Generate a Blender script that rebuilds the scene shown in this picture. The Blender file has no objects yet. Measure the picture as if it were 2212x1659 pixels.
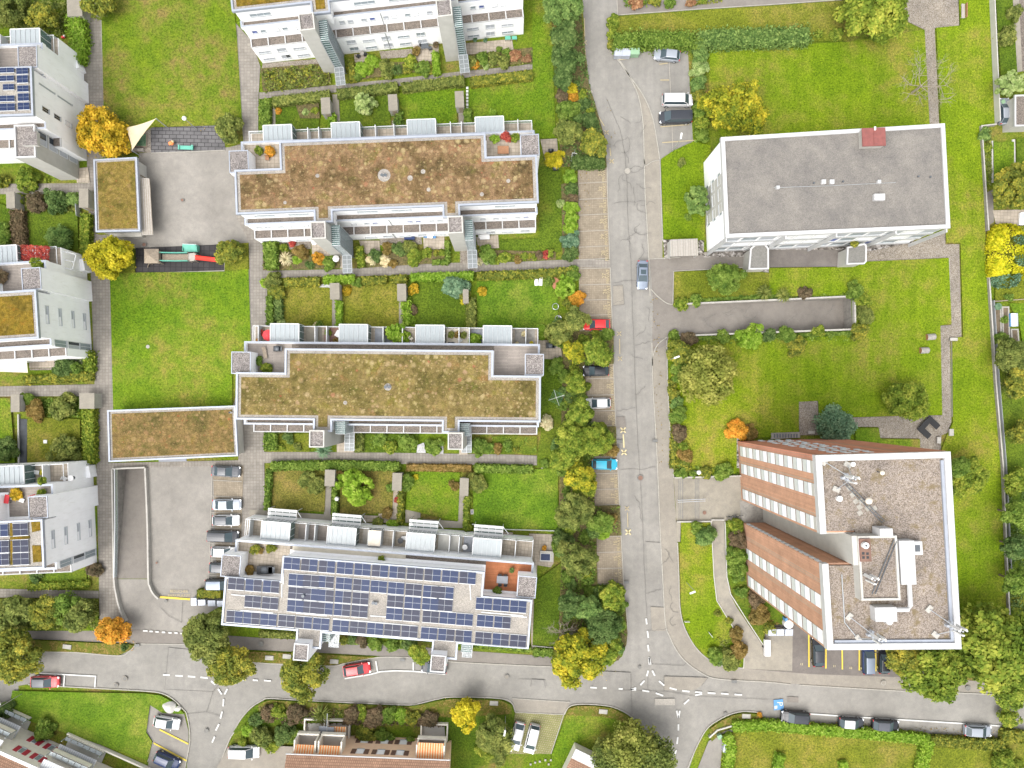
import bpy, math, random
import numpy as np
from mathutils import Vector, Matrix
from mathutils.geometry import tessellate_polygon
R = math.radians
rnd = random.Random(11)
S, H, NX, NY = 13.3, 111.0, 1106.0, 865.0      # ground pixels per metre, drone height, nadir point
scene = bpy.context.scene
COL = scene.collection

def W(px, py, h=0.0):
    """world point that stands at height h and is seen at plan pixel (px, py)"""
    k = (H - h) / (H * S)
    return ((px - NX) * k, -(py - NY) * k, h)

MATS = {}
def nodes_of(name):
    m = bpy.data.materials.new(name); m.use_nodes = True
    nt = m.node_tree
    return m, nt, nt.nodes['Principled BSDF']
def N(nt, t, **kw):
    n = nt.nodes.new(t)
    for k, v in kw.items():
        if k in n.inputs: n.inputs[k].default_value = v
        else: setattr(n, k, v)
    return n
def c4(c): return (c[0], c[1], c[2], 1)
def ramp(nt, fac, stops):
    r = nt.nodes.new('ShaderNodeValToRGB')
    e = r.color_ramp.elements
    e[0].position, e[0].color = stops[0][0], c4(stops[0][1])
    e[1].position, e[1].color = stops[1][0], c4(stops[1][1])
    for p, c in stops[2:]:
        x = e.new(p); x.color = c4(c)
    nt.links.new(fac, r.inputs['Fac'])
    return r.outputs['Color']
def mix(nt, fac, a, b, mode='MIX'):
    n = nt.nodes.new('ShaderNodeMix'); n.data_type = 'RGBA'; n.blend_type = mode
    for sock, v in ((n.inputs[0], fac), (n.inputs[6], a), (n.inputs[7], b)):
        if hasattr(v, 'is_output'): nt.links.new(v, sock)
        elif isinstance(v, (int, float)): sock.default_value = v
        else: sock.default_value = c4(v)
    return n.outputs[2]
def coords(nt, scale=(1, 1, 1), rot=0):
    t = nt.nodes.new('ShaderNodeTexCoord')
    mp = nt.nodes.new('ShaderNodeMapping')
    mp.inputs['Scale'].default_value = scale
    mp.inputs['Rotation'].default_value = (0, 0, rot)
    nt.links.new(t.outputs['Object'], mp.inputs['Vector'])
    return mp.outputs['Vector']
def noise(nt, vec, scale, detail=3, rough=.55):
    n = N(nt, 'ShaderNodeTexNoise', Scale=scale, Detail=detail, Roughness=rough)
    nt.links.new(vec, n.inputs['Vector'])
    return n.outputs['Fac']
def bump(nt, bs, h, strength, dist=.05):
    b = N(nt, 'ShaderNodeBump', Strength=strength, Distance=dist)
    nt.links.new(h, b.inputs['Height']); nt.links.new(b.outputs['Normal'], bs.inputs['Normal'])

def mat_plain(name, c, rough=.6, metal=0.0, var=.12, vscale=1.5, emit=None, spec=.4, dirt=None):
    if name in MATS: return MATS[name]
    m, nt, bs = nodes_of(name)
    bs.inputs['Roughness'].default_value = rough; bs.inputs['Metallic'].default_value = metal
    bs.inputs['Specular IOR Level'].default_value = spec
    if var:
        v = coords(nt)
        f = noise(nt, v, vscale, 5)
        lo = [x * (1 - var) for x in c]; hi = [min(1, x * (1 + var)) for x in c]
        col = ramp(nt, f, [(.3, lo), (.7, hi)])
        if dirt:
            d = noise(nt, coords(nt, (1, 1, .25)), 2.5, 6, .7)
            dd = ramp(nt, d, [(.52, (0, 0, 0)), (.75, (1, 1, 1))])
            col = mix(nt, dd, col, dirt)
        nt.links.new(col, bs.inputs['Base Color'])
    else:
        bs.inputs['Base Color'].default_value = c4(c)
    MATS[name] = m
    return m

def mat_lawn(name, c_lo, c_hi, c_dry, dry=.5, stripe=0.0, big=.09):
    if name in MATS: return MATS[name]
    m, nt, bs = nodes_of(name)
    c_lo, c_hi, c_dry = ([x*k for x, k in zip(c, (.95, .93, .95))] for c in (c_lo, c_hi, c_dry))
    v = coords(nt)
    a = noise(nt, v, big, 4, .6); b = noise(nt, v, .45, 4, .65); c = noise(nt, v, 3.2, 3, .7); d = noise(nt, v, 9.0, 2, .8)
    col = ramp(nt, b, [(.3, c_lo), (.68, c_hi)])
    f = ramp(nt, a, [(dry - .05, (0, 0, 0)), (dry + .1, (1, 1, 1))])
    f2 = ramp(nt, b, [(.4, (.15, .15, .15)), (.62, (1, 1, 1))])
    col = mix(nt, mix(nt, 1.0, f, f2, 'MULTIPLY'), col, c_dry)
    col = mix(nt, .85, col, ramp(nt, c, [(.3, (.38, .42, .4)), (.5, (1, 1, 1)), (.7, (1.55, 1.45, 1.35))]), 'MULTIPLY')
    col = mix(nt, .8, col, ramp(nt, d, [(.3, (.35, .4, .38)), (.5, (1, 1, 1)), (.7, (1.7, 1.6, 1.45))]), 'MULTIPLY')
    e = noise(nt, v, .045, 3, .5)
    col = mix(nt, .9, col, ramp(nt, e, [(.34, (.74, .82, .7)), (.52, (1, 1, 1)), (.68, (1.2, 1.1, 1.2))]), 'MULTIPLY')
    if stripe:
        w = noise(nt, coords(nt, (.9, .06, 1), R(4)), 1.0, 3, .6)
        col = mix(nt, stripe, col, ramp(nt, w, [(.35, (.72, .78, .6)), (.65, (1.2, 1.15, 1.1))]), 'MULTIPLY')
    nt.links.new(col, bs.inputs['Base Color'])
    bs.inputs['Roughness'].default_value = .95; bs.inputs['Specular IOR Level'].default_value = .1
    bump(nt, bs, d, .5, .06)
    MATS[name] = m
    return m

def mat_asphalt(name, c, var=.14, warm=None, streak=0):
    if name in MATS: return MATS[name]
    m, nt, bs = nodes_of(name); c = [x*.66*k for x, k in zip(c, (1.0, .97, .90))]; warm = warm and [x*.66 for x in warm]
    v = coords(nt)
    a = noise(nt, v, .16, 5, .6); b = noise(nt, v, 1.1, 4, .65); g = noise(nt, v, 12, 2, .8)
    lo = [x * (1 - var) for x in c]; hi = [x * (1 + var) for x in c]
    col = ramp(nt, a, [(.3, lo), (.7, hi)])
    col = mix(nt, .55, col, ramp(nt, b, [(.3, (.8, .8, .82)), (.7, (1.15, 1.14, 1.12))]), 'MULTIPLY')
    col = mix(nt, .5, col, ramp(nt, g, [(.25, (.66, .66, .66)), (.75, (1.32, 1.32, 1.32))]), 'MULTIPLY')
    if warm:
        st = noise(nt, v, .35, 6, .7)
        col = mix(nt, ramp(nt, st, [(.52, (0, 0, 0)), (.74, (.8, .8, .8))]), col, warm)
    if streak:
        w = noise(nt, coords(nt, (1.1, .05, 1) if streak == 1 else (.05, 1.1, 1)), .9, 4, .6)
        col = mix(nt, .5, col, ramp(nt, w, [(.3, (.82, .82, .82)), (.7, (1.12, 1.12, 1.12))]), 'MULTIPLY')
    nt.links.new(col, bs.inputs['Base Color'])
    bs.inputs['Roughness'].default_value = .9; bs.inputs['Specular IOR Level'].default_value = .2
    bump(nt, bs, g, .25, .02)
    MATS[name] = m
    return m

def mat_paver(name, c, joint, scale=1.0, rot=0.0, offset=0.0, w=.5, h=.5, mortar=.05, pk_=.72):
    if name in MATS: return MATS[name]
    m, nt, bs = nodes_of(name); c = [x*pk_ for x in c]; joint = [x*pk_ for x in joint]
    v = coords(nt, (1, 1, 1), rot)
    b = N(nt, 'ShaderNodeTexBrick', Scale=scale)
    b.offset = offset
    b.inputs['Color1'].default_value = c4([x * .9 for x in c]); b.inputs['Color2'].default_value = c4([x * 1.1 for x in c])
    b.inputs['Mortar'].default_value = c4(joint)
    b.inputs['Mortar Size'].default_value = mortar; b.inputs['Brick Width'].default_value = w; b.inputs['Row Height'].default_value = h
    b.inputs['Mortar Smooth'].default_value = .3
    nt.links.new(v, b.inputs['Vector'])
    n1 = noise(nt, coords(nt), .5, 5, .65); n2 = noise(nt, coords(nt), 7, 2, .8)
    col = mix(nt, .8, b.outputs['Color'], ramp(nt, n1, [(.3, (.76, .76, .74)), (.7, (1.18, 1.17, 1.14))]), 'MULTIPLY')
    col = mix(nt, .4, col, ramp(nt, n2, [(.3, (.7, .7, .7)), (.7, (1.25, 1.25, 1.25))]), 'MULTIPLY')
    nt.links.new(col, bs.inputs['Base Color'])
    bs.inputs['Roughness'].default_value = .9; bs.inputs['Specular IOR Level'].default_value = .15
    MATS[name] = m
    return m

def mat_gravel(name, stops, scale=9.0, patch=None, pth=.55, k=.58):
    if name in MATS: return MATS[name]
    m, nt, bs = nodes_of(name); stops = [(p, [x*k for x in c]) for p, c in stops]; patch = patch and [x*k for x in patch]
    v = coords(nt)
    vo = N(nt, 'ShaderNodeTexVoronoi', Scale=scale)
    nt.links.new(v, vo.inputs['Vector'])
    sx = nt.nodes.new('ShaderNodeSeparateColor'); nt.links.new(vo.outputs['Color'], sx.inputs[0])
    col = ramp(nt, sx.outputs[0], stops)
    a = noise(nt, v, .35, 5, .65)
    col = mix(nt, .8, col, ramp(nt, a, [(.3, (.74, .74, .76)), (.7, (1.2, 1.18, 1.14))]), 'MULTIPLY')
    if patch:
        p = noise(nt, v, .7, 6, .75)
        col = mix(nt, ramp(nt, p, [(pth, (0, 0, 0)), (pth + .1, (.9, .9, .9))]), col, patch)
    nt.links.new(col, bs.inputs['Base Color'])
    bs.inputs['Roughness'].default_value = .95; bs.inputs['Specular IOR Level'].default_value = .1
    bump(nt, bs, vo.outputs['Distance'], .5, .04)
    MATS[name] = m
    return m

def mat_sedum(name, base, tuft, red_amt=.04, seed=0.0, amt=.7, bk=.86):
    if name in MATS: return MATS[name]
    m, nt, bs = nodes_of(name); base = [[x*bk for x in c] for c in base]; tuft = [(p, [x*.6 for x in c]) for p, c in tuft]
    v = coords(nt)
    a = noise(nt, v, .28, 5, .65); b = noise(nt, v, 1.5, 5, .75); g = noise(nt, v, 7, 3, .8)
    col = ramp(nt, a, [(.3, base[0]), (.43, base[1]), (.54, base[2]), (.68, base[3])])
    col = mix(nt, .9, col, ramp(nt, b, [(.3, (.5, .48, .45)), (.7, (1.45, 1.4, 1.3))]), 'MULTIPLY')
    rp = noise(nt, v, .55, 5, .7)
    col = mix(nt, ramp(nt, rp, [(.58, (0, 0, 0)), (.72, (.55, .55, .55))]), col, (base[2][0]*1.25, base[2][1]*.72, base[2][2]*.7))
    col = mix(nt, ramp(nt, rp, [(.28, (.75, .75, .75)), (.40, (0, 0, 0))]), col, (base[1][0]*.85, base[1][1]*1.15, base[1][2]*.6))
    nz = N(nt, 'ShaderNodeTexNoise', Scale=4.0, Detail=3.0); nt.links.new(v, nz.inputs['Vector'])
    for sc, th, am, cut in ((.85, .42, amt, .52), (1.5, .42, amt*.95, .5), (2.6, .40, amt*.8, .5)):
        vo = N(nt, 'ShaderNodeTexVoronoi', Scale=sc)
        mp = N(nt, 'ShaderNodeMapping'); mp.inputs['Location'].default_value = (sc * 3.3 + seed, sc * 7.7, 0)
        nt.links.new(v, mp.inputs['Vector'])
        md = nt.nodes.new('ShaderNodeVectorMath'); md.operation = 'MULTIPLY_ADD'
        nt.links.new(nz.outputs['Color'], md.inputs[0]); md.inputs[1].default_value = (.3, .3, .3)
        nt.links.new(mp.outputs['Vector'], md.inputs[2]); nt.links.new(md.outputs[0], vo.inputs['Vector'])
        sx = nt.nodes.new('ShaderNodeSeparateColor'); nt.links.new(vo.outputs['Color'], sx.inputs[0])
        tc = ramp(nt, sx.outputs[0], tuft)
        inside = ramp(nt, vo.outputs['Distance'], [(th * .45, (1, 1, 1)), (th, (0, 0, 0))])
        pick = ramp(nt, sx.outputs[1], [(cut, (0, 0, 0)), (cut + .3, (am, am, am))])
        col = mix(nt, mix(nt, 1.0, inside, pick, 'MULTIPLY'), col, tc)
    col = mix(nt, .85, col, ramp(nt, g, [(.28, (.45, .44, .42)), (.72, (1.55, 1.5, 1.42))]), 'MULTIPLY')
    nt.links.new(col, bs.inputs['Base Color'])
    bs.inputs['Roughness'].default_value = .95; bs.inputs['Specular IOR Level'].default_value = .05
    bump(nt, bs, b, .6, .12)
    MATS[name] = m
    return m

def mat_leaf(key, stops):
    m, nt, bs = nodes_of('leaf_' + key)
    g = nt.nodes.new('ShaderNodeNewGeometry')
    t = nt.nodes.new('ShaderNodeTexCoord'); oi = nt.nodes.new('ShaderNodeObjectInfo')
    sh = nt.nodes.new('ShaderNodeVectorMath'); sh.operation = 'MULTIPLY_ADD'; nt.links.new(oi.outputs['Random'], sh.inputs[0]); sh.inputs[1].default_value = (40, 40, 40); nt.links.new(t.outputs['Object'], sh.inputs[2])
    cl = noise(nt, sh.outputs[0], 1.9, 3, .6)
    ma = nt.nodes.new('ShaderNodeMath'); ma.operation = 'MULTIPLY_ADD'; nt.links.new(g.outputs['Random Per Island'], ma.inputs[0]); ma.inputs[1].default_value = .55
    mb_ = nt.nodes.new('ShaderNodeMath'); mb_.operation = 'MULTIPLY_ADD'; nt.links.new(cl, mb_.inputs[0]); mb_.inputs[1].default_value = 2.0; mb_.inputs[2].default_value = -.74; nt.links.new(mb_.outputs[0], ma.inputs[2])
    col = ramp(nt, ma.outputs[0], [(0.0, stops[0]), (.5, stops[1]), (1.0, stops[2])])
    n = noise(nt, t.outputs['Object'], 1.1 if key not in ('hedge',) else .5, 2, .5)
    col = mix(nt, .8, col, ramp(nt, n, [(.3, (.7, .78, .62)), (.7, (1.3, 1.2, 1.1))]), 'MULTIPLY')
    col = mix(nt, .7, col, ramp(nt, oi.outputs['Random'], [(0, (.82, .86, .8)), (1, (1.18, 1.1, 1.0))]), 'MULTIPLY')
    nt.links.new(col, bs.inputs['Base Color'])
    bs.inputs['Roughness'].default_value = .75; bs.inputs['Specular IOR Level'].default_value = .12
    tr = nt.nodes.new('ShaderNodeBsdfTranslucent'); nt.links.new(col, tr.inputs['Color'])
    mx = nt.nodes.new('ShaderNodeMixShader'); mx.inputs[0].default_value = .38
    nt.links.new(bs.outputs[0], mx.inputs[1]); nt.links.new(tr.outputs[0], mx.inputs[2]); nt.links.new(mx.outputs[0], nt.nodes['Material Output'].inputs['Surface'])
    MATS['leaf_' + key] = m
LEAF = {
 'g': ((0.056,0.112,0.021),(0.140,0.224,0.039),(0.269,0.367,0.091)),
 'dg': ((0.039,0.078,0.025),(0.098,0.162,0.050),(0.208,0.288,0.105)),
 'lg': ((0.100,0.190,0.018),(0.210,0.351,0.036),(0.370,0.494,0.104)),
 'yg': ((0.063,0.110,0.018),(0.173,0.247,0.034),(0.389,0.420,0.078)),
 'y': ((0.190,0.210,0.018),(0.494,0.430,0.026),(0.722,0.620,0.065)),
 'gy': ((0.067,0.124,0.018),(0.275,0.299,0.029),(0.608,0.515,0.052)),
 'le': ((0.221,0.272,0.014),(0.476,0.476,0.020),(0.663,0.629,0.050)),
 'go': ((0.170,0.168,0.018),(0.480,0.336,0.029),(0.760,0.525,0.065)),
 'or': ((.20,.17,.022),(.56,.28,.04),(.76,.42,.08)),
 'ol': ((0.062,0.092,0.025),(0.157,0.196,0.053),(0.325,0.356,0.106)),
 'olb': ((.11,.135,.024),(.24,.265,.06),(.41,.41,.12)),
 'yo': ((0.063,0.099,0.021),(0.179,0.215,0.042),(0.420,0.385,0.065)),
 're': ((.24,.03,.035),(.42,.07,.07),(.56,.16,.12)),
 'rb': ((.18,.09,.05),(.34,.18,.11),(.48,.32,.2)),
 'ma': ((0.083,0.075,0.048),(0.154,0.115,0.078),(0.242,0.190,0.126)),
 'bl': ((.055,.12,.08),(.12,.22,.15),(.24,.36,.25)),
 'br': ((.12,.095,.03),(.24,.17,.055),(.38,.28,.12)),
 'va': ((.14,.21,.07),(.30,.40,.15),(.50,.57,.3)),
 'cr': ((.38,.34,.2),(.62,.56,.4),(.78,.72,.57)),
 'ltb': ((0.060,0.121,0.037),(0.138,0.231,0.069),(0.264,0.374,0.125)),
}
for k, s in LEAF.items(): mat_leaf(k, s)

mat_lawn('lawn_bright', (.078,.148,.010), (.125,.196,.012), (.165,.160,.034), .50)
mat_lawn('lawn_fresh', (.105,.168,.008), (.150,.216,.010), (.180,.178,.034), .50, .4)
mat_lawn('lawn_deep', (.058,.100,.010), (.090,.138,.012), (.12,.135,.020), .55)
mat_lawn('lawn_olive', (.095,.120,.012), (.138,.162,.016), (.165,.155,.032), .5)
mat_lawn('lawn_dry', (.125,.125,.026), (.165,.155,.032), (.20,.155,.05), .45)
mat_lawn('lawn_mixed', (.082,.140,.010), (.135,.190,.013), (.165,.135,.042), .47)
mat_lawn('lawn_emerald', (.062,.125,.010), (.105,.185,.013), (.145,.185,.028), .5)
mat_lawn('bed_soil', (.10,.085,.04), (.14,.115,.055), (.085,.095,.025), .5)
mat_asphalt('asphalt_road', (.325,.32,.31), .15, None, 0)
mat_asphalt('asphalt_lane', (.325,.32,.312), .13, None, 1)
mat_asphalt('asphalt_pave', (.345,.325,.295), .10, (.28,.255,.22))
mat_asphalt('asphalt_court', (.33,.318,.305), .18, (.31,.29,.26))
mat_asphalt('asphalt_dark', (.20,.185,.18), .18, (.25,.225,.20))
mat_asphalt('asphalt_path', (.27,.253,.24), .12, (.28,.255,.23))
mat_asphalt('concrete_slab', (.36,.34,.30), .16, (.24,.225,.2))
mat_paver('paver_grid', (.30,.275,.245), (.235,.212,.185), 1, 0, 0, .5, .5, .045)
mat_paver('paver_bay', (.32,.27,.205), (.25,.21,.16), 1, 0, 0, .3, .3, .03)
mat_paver('paver_tile', (.46,.40,.33), (.30,.26,.2), 1, R(3), 0, .55, .55, .03)
mat_paver('rubber_grey', (.17,.165,.17), (.06,.058,.06), 1, R(1), .5, 1.15, .62, .06)
mat_paver('rubber_dark', (.062,.058,.06), (.035,.034,.036), 1, R(1), .0, .9, .9, .06)
mat_paver('grass_grid', (.34,.29,.19), (.22,.24,.08), 1, R(10), .5, .35, .35, .07)
mat_paver('deck_grey', (.36,.32,.29), (.2,.18,.16), 1, 0, .3, 6, .22, .02)
mat_paver('deck_orange', (.48,.19,.09), (.28,.1,.05), 1, R(-4), .4, 3, .16, .015)
mat_paver('deck_brown', (.33,.2,.16), (.2,.12,.1), 1, 0, .4, 3, .16, .015)
mat_paver('brick_wall', (.47,.255,.165), (.38,.28,.21), 1, 0, .5, .5, .16, .018, 1)
mat_paver('brick_red', (.50,.215,.145), (.4,.22,.16), 1, 0, .5, .5, .16, .018, 1)
mat_paver('tile_roof', (.36,.22,.15), (.17,.10,.07), 1, 0, .5, .32, .36, .035)
mat_gravel('gravel_roof', [(0,(.27,.25,.23)),(.5,(.345,.325,.295)),(1,(.41,.385,.35))], 12, k=.5)
mat_gravel('gravel_tower', [(0,(.20,.165,.135)),(.5,(.38,.32,.265)),(1,(.54,.47,.41))], 11, (.27,.21,.12), .53)
mat_gravel('gravel_pale', [(0,(.34,.31,.275)),(.5,(.47,.435,.385)),(1,(.60,.56,.50))], 12)
mat_gravel('gravel_ledge', [(0,(.17,.15,.13)),(.5,(.29,.25,.215)),(1,(.42,.36,.31))], 12, k=.5)
mat_gravel('gravel_hut', [(0,(.15,.135,.13)),(.5,(.33,.30,.28)),(1,(.6,.55,.52))], 12, k=.55)
mat_gravel('gravel_path', [(0,(.21,.18,.14)),(.5,(.37,.325,.265)),(1,(.50,.455,.4))], 11)
mat_gravel('cobble', [(0,(.09,.08,.07)),(.5,(.34,.31,.28)),(1,(.66,.63,.6))], 3.2)
mat_gravel('cobble_white', [(0,(.5,.5,.5)),(.5,(.7,.7,.7)),(1,(.8,.8,.8))], 4)
mat_gravel('leaf_litter', [(0,(.12,.14,.02)),(.5,(.20,.175,.035)),(1,(.36,.26,.09))], 5.5, (.15,.19,.025), .48, .62)
TUFT = [(0,(.55,.42,.24)),(.35,(.48,.41,.18)),(.6,(.46,.31,.2)),(.8,(.55,.46,.24)),(.95,(.48,.35,.2)),(1,(.40,.08,.06))]
mat_sedum('sedum_brown', [(.075,.06,.032),(.135,.095,.05),(.205,.14,.085),(.14,.122,.042)], TUFT)
mat_sedum('sedum_olive', [(.085,.074,.028),(.13,.11,.04),(.18,.142,.062),(.16,.145,.038)], TUFT, seed=5.)
mat_sedum('sedum_green', [(.10,.092,.022),(.145,.12,.03),(.185,.14,.04),(.21,.15,.06)], [(0,(.40,.33,.11)),(.5,(.38,.28,.12)),(.95,(.40,.22,.1)),(1,(.42,.08,.05))], seed=9.)
mat_sedum('sedum_rust', [(.085,.075,.03),(.13,.105,.042),(.18,.13,.058),(.14,.125,.035)], [(0,(.44,.33,.15)),(.5,(.42,.27,.15)),(.92,(.40,.24,.12)),(1,(.5,.09,.05))], seed=14., amt=.6)
mat_sedum('sedum_moss', [(.085,.075,.022),(.13,.11,.03),(.19,.145,.045),(.145,.125,.03)], [(0,(.36,.28,.10)),(.9,(.32,.2,.1)),(1,(.45,.17,.06))], seed=23., amt=.55)
mat_sedum('sedum_gold', [(.10,.085,.02),(.18,.135,.026),(.25,.175,.03),(.16,.14,.024)], [(0,(.36,.27,.06)),(.8,(.30,.2,.06)),(1,(.36,.22,.08))], seed=3., amt=.5, bk=.62)
mat_plain('white_wall', (.86,.86,.86), .8, var=.03, vscale=.6, dirt=(.76,.755,.735))
mat_plain('white_paint', (.80,.80,.79), .6, var=.05, dirt=(.62,.6,.56))
mat_plain('road_white', (.48,.48,.46), .8, var=.1, vscale=6)
mat_plain('road_yellow', (.50,.43,.25), .8, var=.12, vscale=6)
mat_plain('road_yellow_worn', (.36,.30,.18), .8, var=.15, vscale=6)
mat_plain('road_yellow_deep', (.52,.40,.06), .8, var=.12, vscale=6)
mat_plain('line_worn', (.29,.27,.235), .9, var=.15, vscale=6)
mat_plain('crack', (.12,.115,.105), .95, var=.3, vscale=4)
mat_plain('kerb_stone', (.29,.275,.24), .9, var=.14, vscale=3)
mat_plain('coping', (.30,.325,.37), .45, .2, var=.06)
mat_plain('coping_white', (.43,.43,.425), .6, var=.05)
mat_plain('concrete', (.36,.345,.31), .85, var=.1, vscale=.9, dirt=(.25,.24,.215))
mat_plain('concrete_light', (.41,.40,.365), .8, var=.08, vscale=.8, dirt=(.38,.37,.33))
mat_plain('concrete_dark', (.24,.225,.2), .9, var=.2, vscale=1.2, dirt=(.12,.12,.11))
mat_plain('frame_white', (.56,.57,.57), .5, var=.04)
mat_plain('frame_grey', (.36,.38,.39), .5, .3, var=.06)
mat_plain('metal_dark', (.10,.11,.12), .5, .4, var=.1)
mat_plain('black_plastic', (.025,.027,.03), .5, var=.2)
mat_plain('rubber', (.02,.02,.021), .8, var=.2)
mat_plain('blind_grey', (.37,.39,.42), .6, var=.08)
mat_plain('blind_white', (.78,.78,.79), .6, var=.04)
mat_plain('window_pale', (.52,.54,.52), .5, var=.1)
mat_plain('blind_blue', (.08,.11,.30), .5, var=.1)
mat_plain('shutter_red', (.36,.03,.05), .6, var=.1)
mat_plain('shutter_brown', (.13,.075,.055), .7, var=.1)
mat_plain('wall_peach', (.74,.52,.36), .85, var=.05)
mat_plain('wall_cream', (.70,.66,.57), .85, var=.06)
mat_plain('wood', (.25,.205,.155), .8, var=.2, vscale=5)
mat_plain('wood_brown', (.28,.14,.07), .7, var=.2, vscale=5)
mat_plain('wood_pale', (.31,.285,.25), .8, var=.12, vscale=3)
mat_plain('sail_cloth', (.50,.42,.28), .8, var=.05)
mat_plain('fabric_white', (.62,.615,.6), .8, var=.04)
mat_plain('fabric_red', (.62,.05,.06), .7, var=.1)
mat_plain('fabric_orange', (.75,.22,.07), .7, var=.1)
mat_plain('fabric_cream', (.62,.56,.46), .8, var=.1)
mat_plain('green_plastic', (.10,.34,.26), .5, var=.08)
mat_plain('bin_green', (.20,.32,.20), .6, var=.1)
mat_plain('bin_grey', (.36,.385,.43), .5, .2, var=.1)
mat_plain('slide_red', (.72,.05,.03), .35, var=.06)
mat_plain('terracotta', (.40,.18,.10), .8, var=.1)
mat_plain('rust_cover', (.20,.12,.09), .8, .3, var=.2)
mat_plain('grey_cover', (.17,.165,.15), .8, .2, var=.2, vscale=5)
mat_plain('copper_roof', (.22,.075,.065), .6, .2, var=.14, dirt=(.16,.07,.06))
mat_plain('sign_blue', (.08,.22,.42), .7, var=.08)
mat_plain('bark', (.13,.10,.075), .95, var=.25, vscale=4)
mat_plain('bark_pale', (.25,.215,.17), .95, var=.2, vscale=4)
mat_plain('stone', (.26,.245,.22), .9, var=.25, vscale=3)
mat_plain('slate_slab', (.21,.22,.24), .8, var=.1)
mat_plain('soil', (.11,.085,.055), .95, var=.3, vscale=2)
mat_plain('awning_cream', (.45,.41,.33), .7, var=.1)
mat_plain('solar_dark', (.035,.037,.055), .22, var=.0, spec=.6)
mat_plain('pond_black', (.03,.035,.04), .6, var=.3)
mat_plain('window_dark', (.035,.045,.055), .12, var=.0, spec=.7)
mat_plain('window_grey', (.24,.28,.30), .25, var=.1, spec=.6)
mat_plain('red_plant_net', (.22,.02,.03), .9, var=.4, vscale=6)
mat_plain('silver_metal', (.55,.57,.6), .35, .7, var=.05)

def mat_glass(name, c, alpha):
    m, nt, bs = nodes_of(name)
    bs.inputs['Base Color'].default_value = c4(c); bs.inputs['Roughness'].default_value = .12
    bs.inputs['Alpha'].default_value = alpha
    MATS[name] = m
mat_glass('glass_roof', (.40, .44, .455), .62)
mat_glass('glass_canopy', (.22, .24, .245), .7)
mat_glass('glass_green', (.10, .17, .16), .72)
mat_glass('glass_rail', (.55, .62, .64), .35)

def mat_solar(name, c, line):
    m, nt, bs = nodes_of(name)
    v = coords(nt)
    b = N(nt, 'ShaderNodeTexBrick', Scale=1.0); b.offset = 0
    b.inputs['Color1'].default_value = c4([x * .92 for x in c]); b.inputs['Color2'].default_value = c4([x * 1.08 for x in c])
    b.inputs['Mortar'].default_value = c4(line); b.inputs['Mortar Size'].default_value = .012
    b.inputs['Brick Width'].default_value = .165; b.inputs['Row Height'].default_value = .165
    nt.links.new(v, b.inputs['Vector']); nt.links.new(b.outputs['Color'], bs.inputs['Base Color'])
    bs.inputs['Roughness'].default_value = .35; bs.inputs['Specular IOR Level'].default_value = .15
    MATS[name] = m
mat_solar('solar_blue', (.013,.024,.066), (.03,.042,.09))
mat_solar('solar_slate', (.02,.023,.045), (.045,.047,.065))

def mat_paint(name, c, rough=.22, metal=0.0):
    if name in MATS: return MATS[name]
    m, nt, bs = nodes_of(name)
    bs.inputs['Base Color'].default_value = c4(c); bs.inputs['Roughness'].default_value = rough
    bs.inputs['Metallic'].default_value = metal; bs.inputs['Specular IOR Level'].default_value = .35; bs.inputs['Coat Weight'].default_value = .2; bs.inputs['Coat Roughness'].default_value = .08
    MATS[name] = m
    return m
def mat_stripe(name, a, b, scale):
    m, nt, bs = nodes_of(name)
    v = coords(nt)
    w = N(nt, 'ShaderNodeTexWave', Scale=scale); w.bands_direction = 'X'
    nt.links.new(v, w.inputs['Vector'])
    nt.links.new(ramp(nt, w.outputs['Fac'], [(.48, a), (.52, b)]), bs.inputs['Base Color'])
    bs.inputs['Roughness'].default_value = .8
    MATS[name] = m
mat_stripe('awning_orange', (.58,.17,.035), (.55,.42,.25), .8)
mat_stripe('corrugated_white', (.52,.53,.53), (.40,.41,.42), .9)
mat_stripe('slat_roof', (.32,.305,.275), (.24,.225,.2), .75)

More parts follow.
